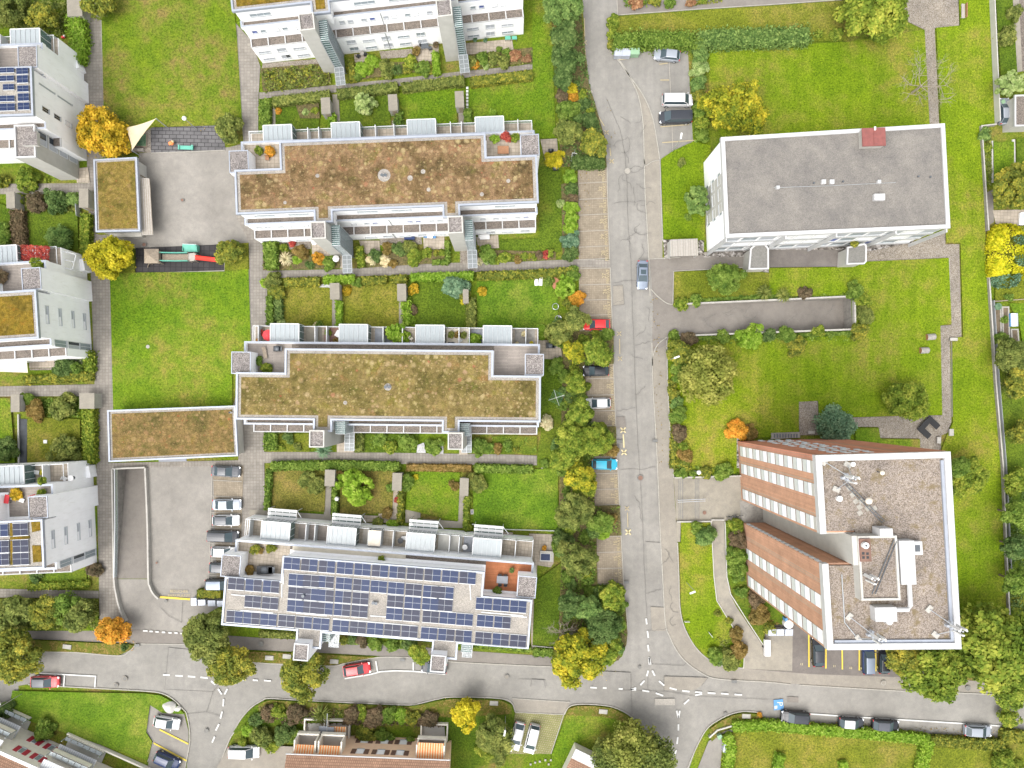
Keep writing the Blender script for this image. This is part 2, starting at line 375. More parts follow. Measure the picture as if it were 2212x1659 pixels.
class MB:
    def __init__(s): s.v = []; s.f = []; s.m = []; s.mats = []
    def mi(s, mat):
        if mat not in s.mats: s.mats.append(mat)
        return s.mats.index(mat)
    def face(s, pts, mat):
        b = len(s.v); s.v += [tuple(p) for p in pts]
        s.f.append(tuple(range(b, b + len(pts)))); s.m.append(s.mi(mat))
    def prism(s, pts, z0, z1, mat, top=None, bottom=False, z_top=None):
        """vertical prism over a 2D outline"""
        area = sum(pts[i][0] * pts[(i + 1) % len(pts)][1] - pts[(i + 1) % len(pts)][0] * pts[i][1] for i in range(len(pts)))
        if area < 0: pts = pts[::-1]
        n = len(pts); b = len(s.v)
        zt = [z1] * n if z_top is None else z_top
        s.v += [(p[0], p[1], z0) for p in pts] + [(p[0], p[1], zt[i]) for i, p in enumerate(pts)]
        k = s.mi(mat)
        for i in range(n):
            j = (i + 1) % n
            s.f.append((b + i, b + j, b + n + j, b + n + i)); s.m.append(k)
        kt = s.mi(top or mat)
        if n == 4 or n == 3:
            s.f.append(tuple(b + n + i for i in range(n))); s.m.append(kt)
        else:
            for t in tessellate_polygon([[Vector((p[0], p[1], 0)) for p in pts]]):
                t = list(t)
                a, c, d = (pts[q] for q in t)
                if (c[0]-a[0])*(d[1]-a[1])-(c[1]-a[1])*(d[0]-a[0]) < 0: t = t[::-1]
                s.f.append(tuple(b + n + q for q in t)); s.m.append(kt)
        if bottom and n == 4:
            s.f.append(tuple(b + i for i in reversed(range(n)))); s.m.append(k)
    def flat(s, pts, z, mat, holes=()):
        polys = [[Vector((p[0], p[1], 0)) for p in pts]] + [[Vector((p[0], p[1], 0)) for p in h] for h in holes]
        allp = [p for q in polys for p in q]
        b = len(s.v); s.v += [(p.x, p.y, z) for p in allp]; k = s.mi(mat)
        for t in tessellate_polygon(polys):
            t = list(t); a, c, d = (allp[q] for q in t)
            if (c.x-a.x)*(d.y-a.y)-(c.y-a.y)*(d.x-a.x) < 0: t = t[::-1]
            s.f.append(tuple(b + q for q in t)); s.m.append(k)
    def box(s, cx, cy, z0, z1, sx, sy, mat, rot=0.0, top=None):
        c, sn = math.cos(rot), math.sin(rot)
        pts = [(cx + x * c - y * sn, cy + x * sn + y * c) for x, y in ((-sx/2, -sy/2), (sx/2, -sy/2), (sx/2, sy/2), (-sx/2, sy/2))]
        s.prism(pts, z0, z1, mat, top, True)
    def rect(s, x0, y0, x1, y1, z0, z1, mat, top=None):
        s.prism([(x0, y0), (x1, y0), (x1, y1), (x0, y1)], z0, z1, mat, top, True)
    def cyl(s, cx, cy, z0, z1, r, mat, n=12, r2=None, top=None):
        r2 = r if r2 is None else r2; b = len(s.v); k = s.mi(mat)
        for z, q in ((z0, r), (z1, r2)):
            s.v += [(cx + q * math.cos(2*math.pi*i/n), cy + q * math.sin(2*math.pi*i/n), z) for i in range(n)]
        for i in range(n):
            j = (i + 1) % n
            s.f.append((b + i, b + j, b + n + j, b + n + i)); s.m.append(k)
        s.f.append(tuple(b + n + i for i in range(n))); s.m.append(s.mi(top or mat))
    def dome(s, cx, cy, z, r, h, mat, n=12, rings=4):
        k = s.mi(mat); b = len(s.v)
        for q in range(rings):
            a = q / rings * math.pi / 2
            s.v += [(cx + r*math.cos(a)*math.cos(2*math.pi*i/n), cy + r*math.cos(a)*math.sin(2*math.pi*i/n), z + h*math.sin(a)) for i in range(n)]
        s.v.append((cx, cy, z + h))
        for q in range(rings - 1):
            for i in range(n):
                j = (i + 1) % n
                s.f.append((b + q*n + i, b + q*n + j, b + (q+1)*n + j, b + (q+1)*n + i)); s.m.append(k)
        for i in range(n):
            s.f.append((b + (rings-1)*n + i, b + (rings-1)*n + (i+1) % n, b + rings*n)); s.m.append(k)
    def tube(s, path, r, mat, n=6, r_end=None):
        k = s.mi(mat); P = [Vector(p) for p in path]; b = len(s.v); m = len(P)
        for i, p in enumerate(P):
            d = (P[min(i+1, m-1)] - P[max(i-1, 0)]).normalized()
            u = d.orthogonal().normalized(); w = d.cross(u)
            q = r if r_end is None else r + (r_end - r) * i / max(1, m - 1)
            for t in range(n):
                a = 2*math.pi*t/n; s.v.append(tuple(p + u*q*math.cos(a) + w*q*math.sin(a)))
        for i in range(m - 1):
            for t in range(n):
                j = (t + 1) % n
                s.f.append((b+i*n+t, b+i*n+j, b+(i+1)*n+j, b+(i+1)*n+t)); s.m.append(k)
        s.f.append(tuple(b+(m-1)*n+t for t in range(n))); s.m.append(k)
    def strip(s, pts, width, z0, z1, mat, closed=False, top=None):
        """upright band along a 2D line with mitred corners"""
        n = len(pts); off = []
        for i in range(n):
            a = pts[i-1] if (i or closed) else None; b = pts[i]; c = pts[(i+1) % n] if (i < n-1 or closed) else None
            ds = []
            if a is not None: ds.append(Vector((b[0]-a[0], b[1]-a[1])).normalized())
            if c is not None: ds.append(Vector((c[0]-b[0], c[1]-b[1])).normalized())
            d = (ds[0] + ds[-1])
            d = d.normalized() if d.length > 1e-6 else ds[0]
            nrm = Vector((-d.y, d.x)); cosv = max(.35, nrm.dot(Vector((-ds[0].y, ds[0].x))))
            off.append((nrm * (width / 2 / cosv)))
        L = [(p[0]+o.x, p[1]+o.y) for p, o in zip(pts, off)]; Rr = [(p[0]-o.x, p[1]-o.y) for p, o in zip(pts, off)]
        k = s.mi(mat); kt = s.mi(top or mat); b = len(s.v)
        for i in range(n):
            s.v += [(*L[i], z0), (*L[i], z1), (*Rr[i], z1), (*Rr[i], z0)]
        for i in range(n if closed else n - 1):
            p, q = b + 4*i, b + 4*((i+1) % n)
            s.f += [(p+1, p+2, q+2, q+1), (p, p+1, q+1, q), (p+2, p+3, q+3, q+2)]; s.m += [kt, k, k]
        if not closed:
            e = b + 4*(n-1)
            s.f += [(b, b+3, b+2, b+1), (e, e+1, e+2, e+3)]; s.m += [k, k]
    def mesh(s, name, org=(0, 0, 0)):
        me = bpy.data.meshes.new(name)
        me.from_pydata([(x-org[0], y-org[1], z-org[2]) for x, y, z in s.v], [], s.f)
        for m in s.mats: me.materials.append(MATS[m])
        me.polygons.foreach_set('material_index', s.m)
        me.update()
        return me
    def build(s, name, parent=None, org=(0, 0, 0), smooth=False):
        me = s.mesh(name, org)
        if smooth:
            me.polygons.foreach_set('use_smooth', [True] * len(me.polygons))
        return put(name, me, parent)

def put(name, me, parent=None, loc=None, rz=0.0, sc=None):
    o = bpy.data.objects.new(name, me); COL.objects.link(o)
    if parent is not None: o.parent = parent
    if loc is not None: o.location = loc
    if rz: o.rotation_euler = (0, 0, rz)
    if sc is not None: o.scale = sc if hasattr(sc, '__len__') else (sc, sc, sc)
    return o
def tag(o, label=None, cat=None, group=None, kind=None):
    if label: o['label'] = label
    if cat: o['category'] = cat
    if group: o['group'] = group
    if kind: o['kind'] = kind
    return o
def thing(name, label, cat, loc=(0, 0, 0), rz=0.0, group=None):
    o = bpy.data.objects.new(name, None); COL.objects.link(o)
    o.location = loc; o.rotation_euler = (0, 0, rz); o.empty_display_size = .3
    return tag(o, label, cat, group)
def smooth_line(pts, closed=True, n=5):
    out = []; m = len(pts)
    rng = range(m) if closed else range(m - 1)
    for i in rng:
        p0 = pts[(i-1) % m] if closed or i else pts[0]; p1 = pts[i]; p2 = pts[(i+1) % m]; p3 = pts[(i+2) % m] if closed or i < m-2 else pts[-1]
        for t in range(n):
            u = t / n
            out.append(tuple(.5*((2*p1[k]) + (-p0[k]+p2[k])*u + (2*p0[k]-5*p1[k]+4*p2[k]-p3[k])*u*u + (-p0[k]+3*p1[k]-3*p2[k]+p3[k])*u**3) for k in (0, 1)))
    if not closed: out.append(pts[-1])
    return out
ZC = {}
def layer(base, step=.003):
    ZC[base] = ZC.get(base, 0) + 1
    return base + ZC[base] * step
def P2(pts, h=0.0): return [W(x, y, h)[:2] for x, y in pts]
def sheet(name, pts, base, mat, smooth=False, holes=()):
    if smooth: pts = smooth_line(pts)
    b = MB(); b.flat(P2(pts), layer(base), mat, [P2(h) for h in holes])
    return tag(b.build(name), kind='structure')
def rect_px(x0, y0, x1, y1): return [(x0, y0), (x1, y0), (x1, y1), (x0, y1)]
def frame_of(px, py, h, ang):
    """origin and mapping of a building frame whose corner is seen at (px, py) at height h"""
    x, y, _ = W(px, py, h); c, s = math.cos(ang), math.sin(ang)
    def loc(qx, qy, z):
        X, Y, _ = W(qx, qy, z); dx, dy = X - x, Y - y
        return (dx * c + dy * s, -dx * s + dy * c)
    return (x, y, 0), loc
RAMP_W = [(255,1012),(316,1010),(325,1250),(253,1250)]
RAMP_E = [(1470,658),(1838,643),(1840,709),(1470,723)]
g = MB()
g.flat([(-420,-420),(420,-420),(420,420),(-420,420)], 0.0, 'lawn_mixed', [P2(RAMP_W), P2(RAMP_E)])
tag(g.build('ground'), kind='structure')
RD, PV, LW, MK = .01, .04, .10, .17
def ramp_floor(name, px, zs, mat, wallmat, closed_edges, thick=.25, up=.12):
    p = P2(px); b = MB()
    b.face([(p[i][0], p[i][1], zs[i]) for i in range(4)][::-1], mat)
    tag(b.build(name), kind='structure')
    w = MB()
    for i, j in closed_edges:
        w.face([(*p[i], zs[i]-.2), (*p[j], zs[j]-.2), (*p[j], .1), (*p[i], .1)], wallmat)
    return w
sheet('road', [(1255,-60),(1335,-60),(1336,33),(1318,40),(1316,112),(1486,110),(1497,307),(1453,327),(1427,345),(1431,520),
  (1431,560),(1470,560),(1470,585),(1455,586),(1455,657),(1470,657),(1470,724),(1445,726),(1440,740),(1442,830),(1452,1000),(1463,1180),(1466,1244),(1468,1307),
  (1476,1349),(1496,1389),(1521,1417),(1556,1437),(1606,1443),(1560,1480),(1330,1480),(1320,1436),(1344,1418),(1352,1392),(1355,1367),(1353,1340),(1346,1245),(1338,1100),
  (1325,800),(1318,600),(1314,480),(1311,365),(1306,300),(1292,245),(1272,180),(1264,100)], RD, 'asphalt_lane')
sheet('road', [(-80,1402),(92,1407),(165,1409),(257,1416),(282,1404),(297,1389),(430,1392),(437,1409),(457,1422),(553,1431),(608,1434),(713,1438),(743,1433),(778,1426),
  (823,1419),(900,1421),(975,1429),(1106,1436),(1200,1440),(1330,1432),(1560,1440),(1606,1444),(1754,1456),(1926,1463),(2300,1484),(2300,1590),(2159,1583),(2159,1598),(2009,1592),(1809,1577),(1659,1567),
  (1640,1540),(1606,1536),(1581,1541),(1556,1552),(1528,1572),(1506,1609),(1482,1680),(1462,1720),(1400,1720),(1398,1592),(1381,1567),(1356,1542),(1321,1526),(1281,1521),
  (1246,1521),(1228,1527),(1221,1543),(1112,1538),(1106,1519),(1080,1508),(978,1505),(943,1510),(910,1518),(883,1522),(778,1518),(653,1512),(583,1508),(568,1512),(545,1526),
  (527,1545),(515,1562),(505,1582),(495,1600),(470,1720),(395,1720),(410,1607),(410,1575),(404,1542),(397,1532),(375,1510),(350,1497),(312,1492),(205,1486),(130,1482),(62,1478),(20,1484),(-80,1515)], RD, 'asphalt_road')
sheet('road', rect_px(-80,1440,40,1530), RD, 'asphalt_road')
sheet('pavement', [(1318,112),(1340,134),(1356,160),(1378,206),(1388,260),(1391,330),(1393,415),(1397,480),(1401,560),(1431,560),(1431,520),(1427,415),(1424,345),(1416,290),(1408,250),(1388,205),(1356,160),(1326,120),(1318,106)], PV, 'asphalt_pave')
sheet('pavement', [(1404,560),(1470,552),(1613,547),(1613,578),(1470,585),(1455,586),(1455,657),(1410,645)], PV, 'asphalt_path')
sheet('pavement', [(1408,745),(1410,830),(1416,930),(1421,1030),(1425,1130),(1431,1244),(1437,1344),(1446,1374),(1461,1404),(1481,1429),(1516,1454),(1551,1466),(1659,1473),(1926,1491),(2069,1496),(2300,1508),
  (2300,1480),(2212,1476),(1926,1461),(1754,1454),(1659,1447),(1606,1443),(1556,1437),(1521,1417),(1496,1389),(1476,1349),(1468,1307),(1466,1244),(1463,1180),(1460,1125),(1455,1032),(1447,930),(1442,830),(1440,735)], PV, 'asphalt_pave')
sheet('road', [(1411,645),(1470,658),(1470,723),(1445,726),(1440,745),(1408,760)], PV, 'asphalt_path')
sheet('pavement', [(-80,1362),(62,1362),(215,1362),(297,1360),(430,1368),(553,1377),(643,1381),(873,1394),(983,1404),(1106,1412),(1195,1418),(1290,1424),(1270,1440),(1200,1440),(1106,1436),(975,1429),(823,1417),
  (713,1411),(553,1404),(437,1400),(430,1392),(295,1390),(220,1387),(67,1380),(-80,1380)], PV, 'asphalt_path')
sheet('pavement', [(1106,1508),(1231,1516),(1221,1543),(1112,1538)], PV, 'asphalt_pave')
sheet('road', [(317,1004),(527,1003),(523,1200),(480,1250),(475,1310),(440,1330),(432,1392),(297,1389),(272,1337),(258,1290),(253,1251),(325.5,1251)], RD, 'asphalt_court')
sheet('road', [(300,331),(497,318),(512,470),(530,490),(538,525),(292,537),(236,530),(215,508),(300,503)], RD, 'asphalt_court')
sheet('road', [(1608,1394),(1650,1392),(1655,1350),(1720,1345),(1790,1380),(2010,1385),(2000,1462),(1926,1462),(1754,1456),(1606,1444)], PV, 'asphalt_dark')
sheet('road', [(1608,1394),(1652,1392),(1657,1360),(1712,1362),(1711,1449),(1606,1444)], PV, 'concrete_slab')
sheet('road', [(1328,-20),(1336,33),(1500,21),(1659,11),(1819,0),(1960,-20)], PV, 'asphalt_path')
BAYS = [((1248,365),(1311,362),(1317,560),(1250,560)), ((1250,578),(1318,578),(1323,715),(1252,716)), ((1262,786),(1325,786),(1330,921),(1272,921)),
        ((1282,985),(1332,985),(1338,1091),(1284,1091)), ((1288,1157),(1341,1156),(1347,1263),(1290,1263))]
for q in BAYS: sheet('pavement', q, PV, 'paver_bay')
sheet('pavement', [(460,1002),(527,1002),(518,1245),(452,1250),(444,1290),(470,1300),(470,1290)], PV, 'paver_bay')
sheet('pavement', [(1113,1538),(1218,1543),(1190,1628),(1100,1628)], PV, 'grass_grid')
sheet('pavement', [(325,1523),(355,1540),(398,1540),(408,1580),(408,1610),(398,1680),(318,1680),(322,1640),(332,1600),(318,1580)], PV, 'asphalt_court')
sheet('path', [(176,-60),(219,-60),(219,25),(226,258),(228,340),(203,345),(207,505),(235,512),(239,590),(246,886),(233,890),(235,1000),(243,1010),(247,1244),(252,1285),(262,1325),(278,1362),(216,1364),(213,1180),(205,830),(191,415),(185,250)], PV, 'paver_grid')
sheet('path', [(235,1000),(515,994),(520,900),(570,930),(575,1200),(523,1205),(527,1006),(316,1010),(250,1012),(243,1012)], PV, 'paver_grid')
sheet('path', [(500,40),(545,90),(563,145),(559,207),(558,285),(568,330),(578,515),(577,702),(572,760),(570,935),(515,930),(503,880),(543,740),(538,525),(512,470),(497,318),(527,310),(513,80)], PV, 'paver_grid')
sheet('path', [(560,200),(568,200),(713,185),(865,170),(995,155),(1106,144),(1150,138),(1150,150),(1106,156),(1010,168),(865,186),(715,201),(583,212),(560,215)], PV, 'paver_grid')
sheet('path', [(570,585),(733,582),(865,573),(978,568),(1106,566),(1250,560),(1318,561),(1318,578),(1250,578),(1106,586),(1023,588),(878,594),(695,599),(570,601)], PV, 'paver_grid')
sheet('path', [(565,976),(800,977),(1106,982),(1160,984),(1160,1005),(1106,1005),(863,1002),(565,1000)], PV, 'paver_grid')
sheet('path', [(-60,398),(196,396),(196,420),(-60,420)], PV, 'paver_grid')
sheet('path', [(-60,836),(206,830),(206,856),(24,856),(-60,858)], PV, 'paver_grid')
sheet('path', [(-60,1270),(30,1272),(214,1276),(214,1292),(-60,1290)], PV, 'paver_grid')
sheet('path', [(326,276),(486,271),(487,325),(327,331)], PV, 'rubber_grey')
sheet('path', [(294,536),(488,528),(486,584),(294,591)], PV, 'rubber_dark')
sheet('path', [(270,278),(326,277),(327,330),(268,330)], PV, 'gravel_path')
sheet('path', [(1996,65),(2006,275),(2028,275),(2018,62),(2071,57),(2068,-30),(1958,-30),(1949,25),(1960,48)], PV, 'gravel_path')
sheet('path', [(1868,545),(1990,520),(2041,498),(2041,528),(2071,528),(2076,728),(2051,730),(2054,912),(2045,935),(2033,940),(2031,972),(1985,970),(1985,947),(1900,946),(1896,922),(1834,922),(1834,902),(1960,898),(2034,897),(2029,704),(2054,702),(2049,557),(1868,566)], PV, 'gravel_path')
sheet('path', [(1724,868),(1766,866),(1768,940),(1726,940)], PV, 'gravel_path')
sheet('path', [(1655,540),(1822,540),(1824,576),(1655,578)], PV, 'asphalt_dark')
sheet('pavement', [(1455,1032),(1600,1028),(1606,1124),(1461,1126)], PV, 'concrete_slab')
sheet('pavement', [(1460,1126),(1470,1126),(1469,1170),(1462,1170)], PV, 'concrete_slab')
sheet('path', [(1536,1125),(1563,1125),(1568,1245),(1576,1282),(1590,1310),(1620,1355),(1647,1394),(1608,1394),(1575,1340),(1548,1295),(1542,1245)], PV, 'concrete_slab')
sheet('path', [(2133,-40),(2147,-40),(2161,270),(2146,270)], PV, 'concrete_slab')
sheet('path', [(2185,-40),(2198,-40),(2207,155),(2190,158)], PV, 'concrete_slab')
sheet('path', [(2198,-40),(2230,-40),(2230,155),(2207,155)], PV, 'gravel_ledge')
sheet('path', [(2124,420),(2143,410),(2146,480),(2128,492)], PV, 'asphalt_path')
sheet('path', [(2143,455),(2240,452),(2240,488),(2150,487)], PV, 'paver_tile')
sheet('path', [(1510,330),(1521,330),(1520,552),(1508,552)], LW, 'cobble')
sheet('path', [(1432,518),(1448,518),(1448,560),(1435,560)], LW, 'cobble')
sheet('path', [(1585,940),(1600,940),(1602,1012),(1588,1010)], LW, 'cobble')
sheet('path', [(1520,545),(1872,528),(1990,500),(1960,535),(1872,549),(1520,556)], LW, 'cobble')
sheet('path', [(1808,570),(1868,568),(1867,583),(1808,584)], LW, 'cobble')
sheet('path', [(1608,578),(1660,576),(1660,592),(1608,594)], LW, 'cobble')
for q, m in [([(765,118),(795,116),(797,138),(767,140)],'paver_tile'), ([(892,100),(948,98),(948,134),(896,136)],'paver_tile'), ([(1000,95),(1106,85),(1110,112),(1004,122)],'paver_tile'),
  ([(673,520),(722,530),(727,552),(675,554)],'paver_tile'), ([(776,520),(820,520),(822,550),(784,550)],'paver_tile'), ([(914,514),(960,508),(960,538),(916,540)],'paver_tile'), ([(1028,512),(1076,508),(1078,536),(1034,540)],'paver_tile'),
  ([(820,512),(910,508),(912,528),(822,530)],'gravel_path'), ([(595,525),(672,520),(672,538),(598,540)],'gravel_path'), ([(568,138),(690,128),(692,142),(566,152)],'gravel_path'), ([(820,112),(890,106),(892,124),(824,128)],'gravel_path'), 
  ([(734,545),(757,560),(757,580),(735,580)],'paver_tile'), ([(994,540),(1016,540),(1018,568),(994,570)],'gravel_path'), ([(728,955),(765,950),(765,977),(728,977)],'paver_tile'), ([(992,970),(1010,970),(1010,982),(992,982)],'paver_tile'),
  ([(1167,302),(1203,300),(1208,365),(1181,366)],'paver_tile'), ([(1162,735),(1215,735),(1215,776),(1170,776)],'paver_tile'), ([(1143,1152),(1196,1154),(1196,1215),(1190,1225),(1160,1220),(1160,1400),(1148,1400)],'paver_tile'),
  ([(540,1100),(720,1112),(720,1125),(540,1122)],'concrete_slab'), ([(703,1050),(717,1050),(714,1118),(700,1118)],'concrete_slab'), ([(735,1110),(818,1114),(818,1106),(848,1108),(850,1020),(866,1020),(866,1130),(735,1125)],'paver_tile'),
  ([(876,1097),(909,1098),(908,1130),(876,1128)],'concrete_slab'), ([(990,1070),(1004,1070),(1001,1140),(988,1140)],'concrete_slab'), ([(908,1120),(990,1126),(990,1140),(908,1138)],'concrete_slab'),
  ([(1024,1140),(1108,1150),(1108,1160),(1024,1150)],'paver_tile'), ([(720,605),(738,602),(738,650),(720,650)],'concrete_slab'), ([(718,205),(732,205),(735,263),(722,263)],'concrete_slab'), ([(718,648),(726,648),(726,708),(718,708)],'concrete_slab'), ([(862,650),(870,650),(870,708),(862,708)],'concrete_slab'), ([(847,262),(855,262),(855,290),(847,290)],'concrete_slab'), ([(990,240),(1002,240),(1003,280),(992,280)],'concrete_slab'), ([(590,232),(598,232),(600,270),(588,270)],'concrete_slab'),
  ([(686,616),(714,612),(716,650),(686,650)],'cobble_white'), ([(900,962),(916,956),(920,978),(898,978)],'cobble_white'), ([(945,955),(958,955),(958,980),(945,980)],'cobble_white'),
  ([(65,768),(118,768),(118,794),(65,795)],'paver_tile'), ([(118,760),(180,758),(180,798),(66,800),(66,796),(118,795)],'gravel_path'), ([(165,365),(192,362),(196,396),(168,396)],'paver_tile')]:
    sheet('path', q, LW, m)
for q, m in [
  ([(219,-40),(500,-40),(513,80),(527,310),(487,316),(487,271),(330,276),(305,292),(226,258)], 'lawn_mixed'),
  ([(239,590),(487,587),(487,581),(538,580),(543,740),(503,760),(503,880),(246,886)], 'lawn_bright'),
  ([(254,538),(292,536),(293,590),(240,592)], 'lawn_olive'), ([(488,528),(538,525),(538,582),(486,586)], 'lawn_olive'),
  ([(596,235),(690,222),(690,295),(596,300)], 'lawn_deep'), ([(735,215),(842,203),(846,292),(735,292)], 'lawn_deep'), ([(863,203),(986,190),(988,285),(863,285)], 'lawn_bright'),
  ([(1012,188),(1110,178),(1150,172),(1150,0),(1190,0),(1195,140),(1200,300),(1110,300),(1012,270)], 'lawn_bright'),
  ([(1165,360),(1212,360),(1216,500),(1210,545),(1080,548),(1080,520),(1165,515)], 'lawn_deep'),
  ([(613,618),(718,622),(718,710),(612,708)], 'lawn_olive'), ([(735,605),(862,610),(862,712),(735,710)], 'lawn_olive'), ([(880,607),(1010,600),(1008,716),(884,712)], 'lawn_deep'), ([(1030,606),(1180,598),(1205,640),(1205,715),(1030,716)], 'lawn_emerald'),
  ([(1168,776),(1215,776),(1212,1010),(1160,1010),(1160,984),(1168,940)], 'lawn_deep'),
  ([(582,1008),(706,1012),(702,1105),(578,1100)], 'lawn_dry'), ([(735,1012),(852,1016),(848,1108),(735,1112)], 'lawn_dry'), ([(885,1016),(994,1020),(990,1125),(876,1100)], 'lawn_bright'), ([(1020,1022),(1205,1010),(1205,1145),(1024,1140)], 'lawn_emerald'),
  ([(1155,1255),(1212,1215),(1215,1300),(1205,1395),(1150,1395)], 'lawn_deep'),
  ([(575,938),(668,936),(670,976),(575,976)], 'lawn_olive'), ([(782,938),(905,938),(900,978),(780,977)], 'lawn_deep'), ([(1062,942),(1160,942),(1160,980),(1064,980)], 'lawn_deep'),
  ([(1335,38),(1500,26),(1659,15),(1819,4),(1830,90),(1325,100)], 'lawn_olive'),
  ([(1530,108),(1830,92),(1995,66),(2006,275),(1560,300),(1530,250)], 'lawn_fresh'),
  ([(2020,62),(2072,57),(2068,-30),(2133,-30),(2146,270),(2113,275),(2122,415),(2130,620),(2144,830),(2159,1005),(2169,1260),(2175,1400),(2055,1400),(2050,985),(2031,972),(2045,935),(2056,912),(2054,730),(2078,728),(2072,525),(2042,525),(2030,275)], 'lawn_fresh'),
  ([(1427,345),(1453,327),(1497,307),(1535,315),(1520,520),(1432,516)], 'lawn_fresh'),
  ([(1455,588),(1600,582),(1660,590),(1660,640),(1456,652)], 'lawn_olive'),
  ([(1660,580),(1820,578),(1868,566),(2047,558),(2053,700),(2029,702),(2033,896),(1835,901),(1768,940),(1766,866),(1724,868),(1724,945),(1590,945),(1590,1022),(1460,1028),(1444,830),(1442,735),(1845,722),(1850,640),(1660,640)], 'lawn_fresh'),
  ([(1846,925),(1896,924),(1900,948),(1985,949),(1985,972),(1846,960)], 'lawn_bright'),
  ([(1470,1128),(1534,1128),(1541,1245),(1547,1296),(1575,1342),(1606,1394),(1604,1440),(1556,1435),(1521,1415),(1496,1387),(1478,1349),(1470,1307),(1467,1172),(1470,1172)], 'lawn_fresh'),
  ([(1565,1125),(1605,1125),(1612,1260),(1660,1300),(1720,1345),(1650,1350),(1647,1392),(1592,1310),(1570,1245)], 'lawn_deep'),
  ([(67,1381),(220,1388),(280,1390),(290,1393),(280,1404),(256,1414),(165,1407),(60,1405)], 'leaf_litter'),
  ([(455,1408),(553,1406),(713,1413),(816,1418),(775,1424),(742,1431),(713,1436),(608,1432),(553,1429),(459,1420)], 'leaf_litter'),
  ([(30,1490),(130,1493),(312,1496),(348,1500),(373,1513),(395,1535),(400,1541),(353,1538),(326,1521),(318,1580),(331,1600),(321,1640),(230,1610),(80,1560),(20,1540)], 'lawn_emerald'),
  ([(527,1547),(546,1528),(568,1514),(583,1510),(653,1514),(778,1520),(883,1524),(910,1520),(943,1512),(978,1507),(1080,1510),(1106,1521),(1112,1540),(1100,1630),(970,1680),(960,1560),(640,1560),(505,1580)], 'lawn_deep'),
  ([(560,1520),(583,1511),(653,1515),(778,1521),(883,1525),(910,1521),(943,1513),(978,1508),(1080,1511),(1105,1522),(1106,1540),(990,1548),(880,1545),(560,1536)], 'leaf_litter'),
  ([(1223,1544),(1229,1529),(1247,1523),(1281,1523),(1321,1528),(1355,1544),(1380,1569),(1396,1592),(1398,1690),(1190,1690),(1192,1628)], 'lawn_bright'),
  ([(1224,1543),(1229,1529),(1247,1523),(1281,1523),(1321,1528),(1355,1544),(1380,1569),(1394,1592),(1375,1580),(1340,1555),(1300,1546)], 'leaf_litter'),
  ([(1530,1574),(1558,1554),(1582,1543),(1606,1538),(1640,1541),(1656,1562),(1600,1562),(1565,1575),(1536,1600)], 'leaf_litter'),
  ([(1560,1590),(1600,1570),(1659,1570),(1809,1580),(2009,1596),(2300,1604),(2300,1720),(1550,1720)], 'lawn_olive'),
  ([(55,462),(170,455),(172,540),(55,535)], 'lawn_deep'), ([(-40,420),(25,450),(25,560),(-40,560)], 'lawn_deep'), ([(62,900),(176,905),(176,1005),(62,1005)], 'lawn_olive'), ([(-40,860),(25,860),(36,1000),(-40,1000)], 'lawn_bright'),
  ([(70,1235),(190,1215),(190,1252),(70,1262)], 'lawn_deep'), ([(-40,1292),(215,1294),(214,1361),(-40,1361)], 'lawn_mixed'),
  ([(2148,0),(2184,0),(2196,190),(2160,190)], 'lawn_deep'), ([(2143,308),(2187,308),(2187,400),(2143,400)], 'lawn_bright'), ([(2192,300),(2240,300),(2240,400),(2192,400)], 'lawn_deep'),
  ([(2150,490),(2240,490),(2240,660),(2146,650)], 'lawn_olive'), ([(2176,656),(2240,656),(2240,740),(2205,740),(2198,700)], 'lawn_bright'), ([(2150,740),(2240,740),(2240,1400),(2180,1400)], 'lawn_deep'),
  ([(1240,390),(1246,390),(1248,556),(1215,556),(1212,400)], 'bed_soil'), ([(1200,0),(1252,0),(1262,100),(1270,180),(1290,245),(1306,300),(1310,362),(1210,362),(1205,180)], 'bed_soil'),
  ([(1205,716),(1325,716),(1325,786),(1262,786),(1272,921),(1330,921),(1332,985),(1282,985),(1284,1091),(1338,1091),(1341,1156),(1288,1157),(1290,1263),(1347,1263),(1355,1367),(1352,1392),(1335,1425),(1290,1424),(1205,1415),(1212,1215),(1205,1145),(1210,1000),(1215,776)], 'bed_soil'),
  ([(565,150),(690,140),(714,160),(714,184),(570,200)], 'bed_soil'), ([(765,140),(950,134),(950,150),(765,176)], 'bed_soil'), ([(1000,122),(1150,105),(1150,138),(1000,152)], 'bed_soil'),
  ([(570,515),(598,540),(672,554),(735,560),(735,580),(570,585)], 'bed_soil'), ([(775,550),(970,540),(970,568),(780,580)], 'bed_soil'), ([(1020,540),(1200,545),(1200,562),(1020,566)], 'bed_soil'),
  ([(640,228),(690,222),(692,258),(650,258)], 'bed_soil'),
]: sheet('lawn', q, LW, m)
sheet('road', [(1506,1660),(1530,1600),(1565,1578),(1600,1568),(1565,1590),(1560,1700),(1490,1720)], MK-.02, 'asphalt_court')

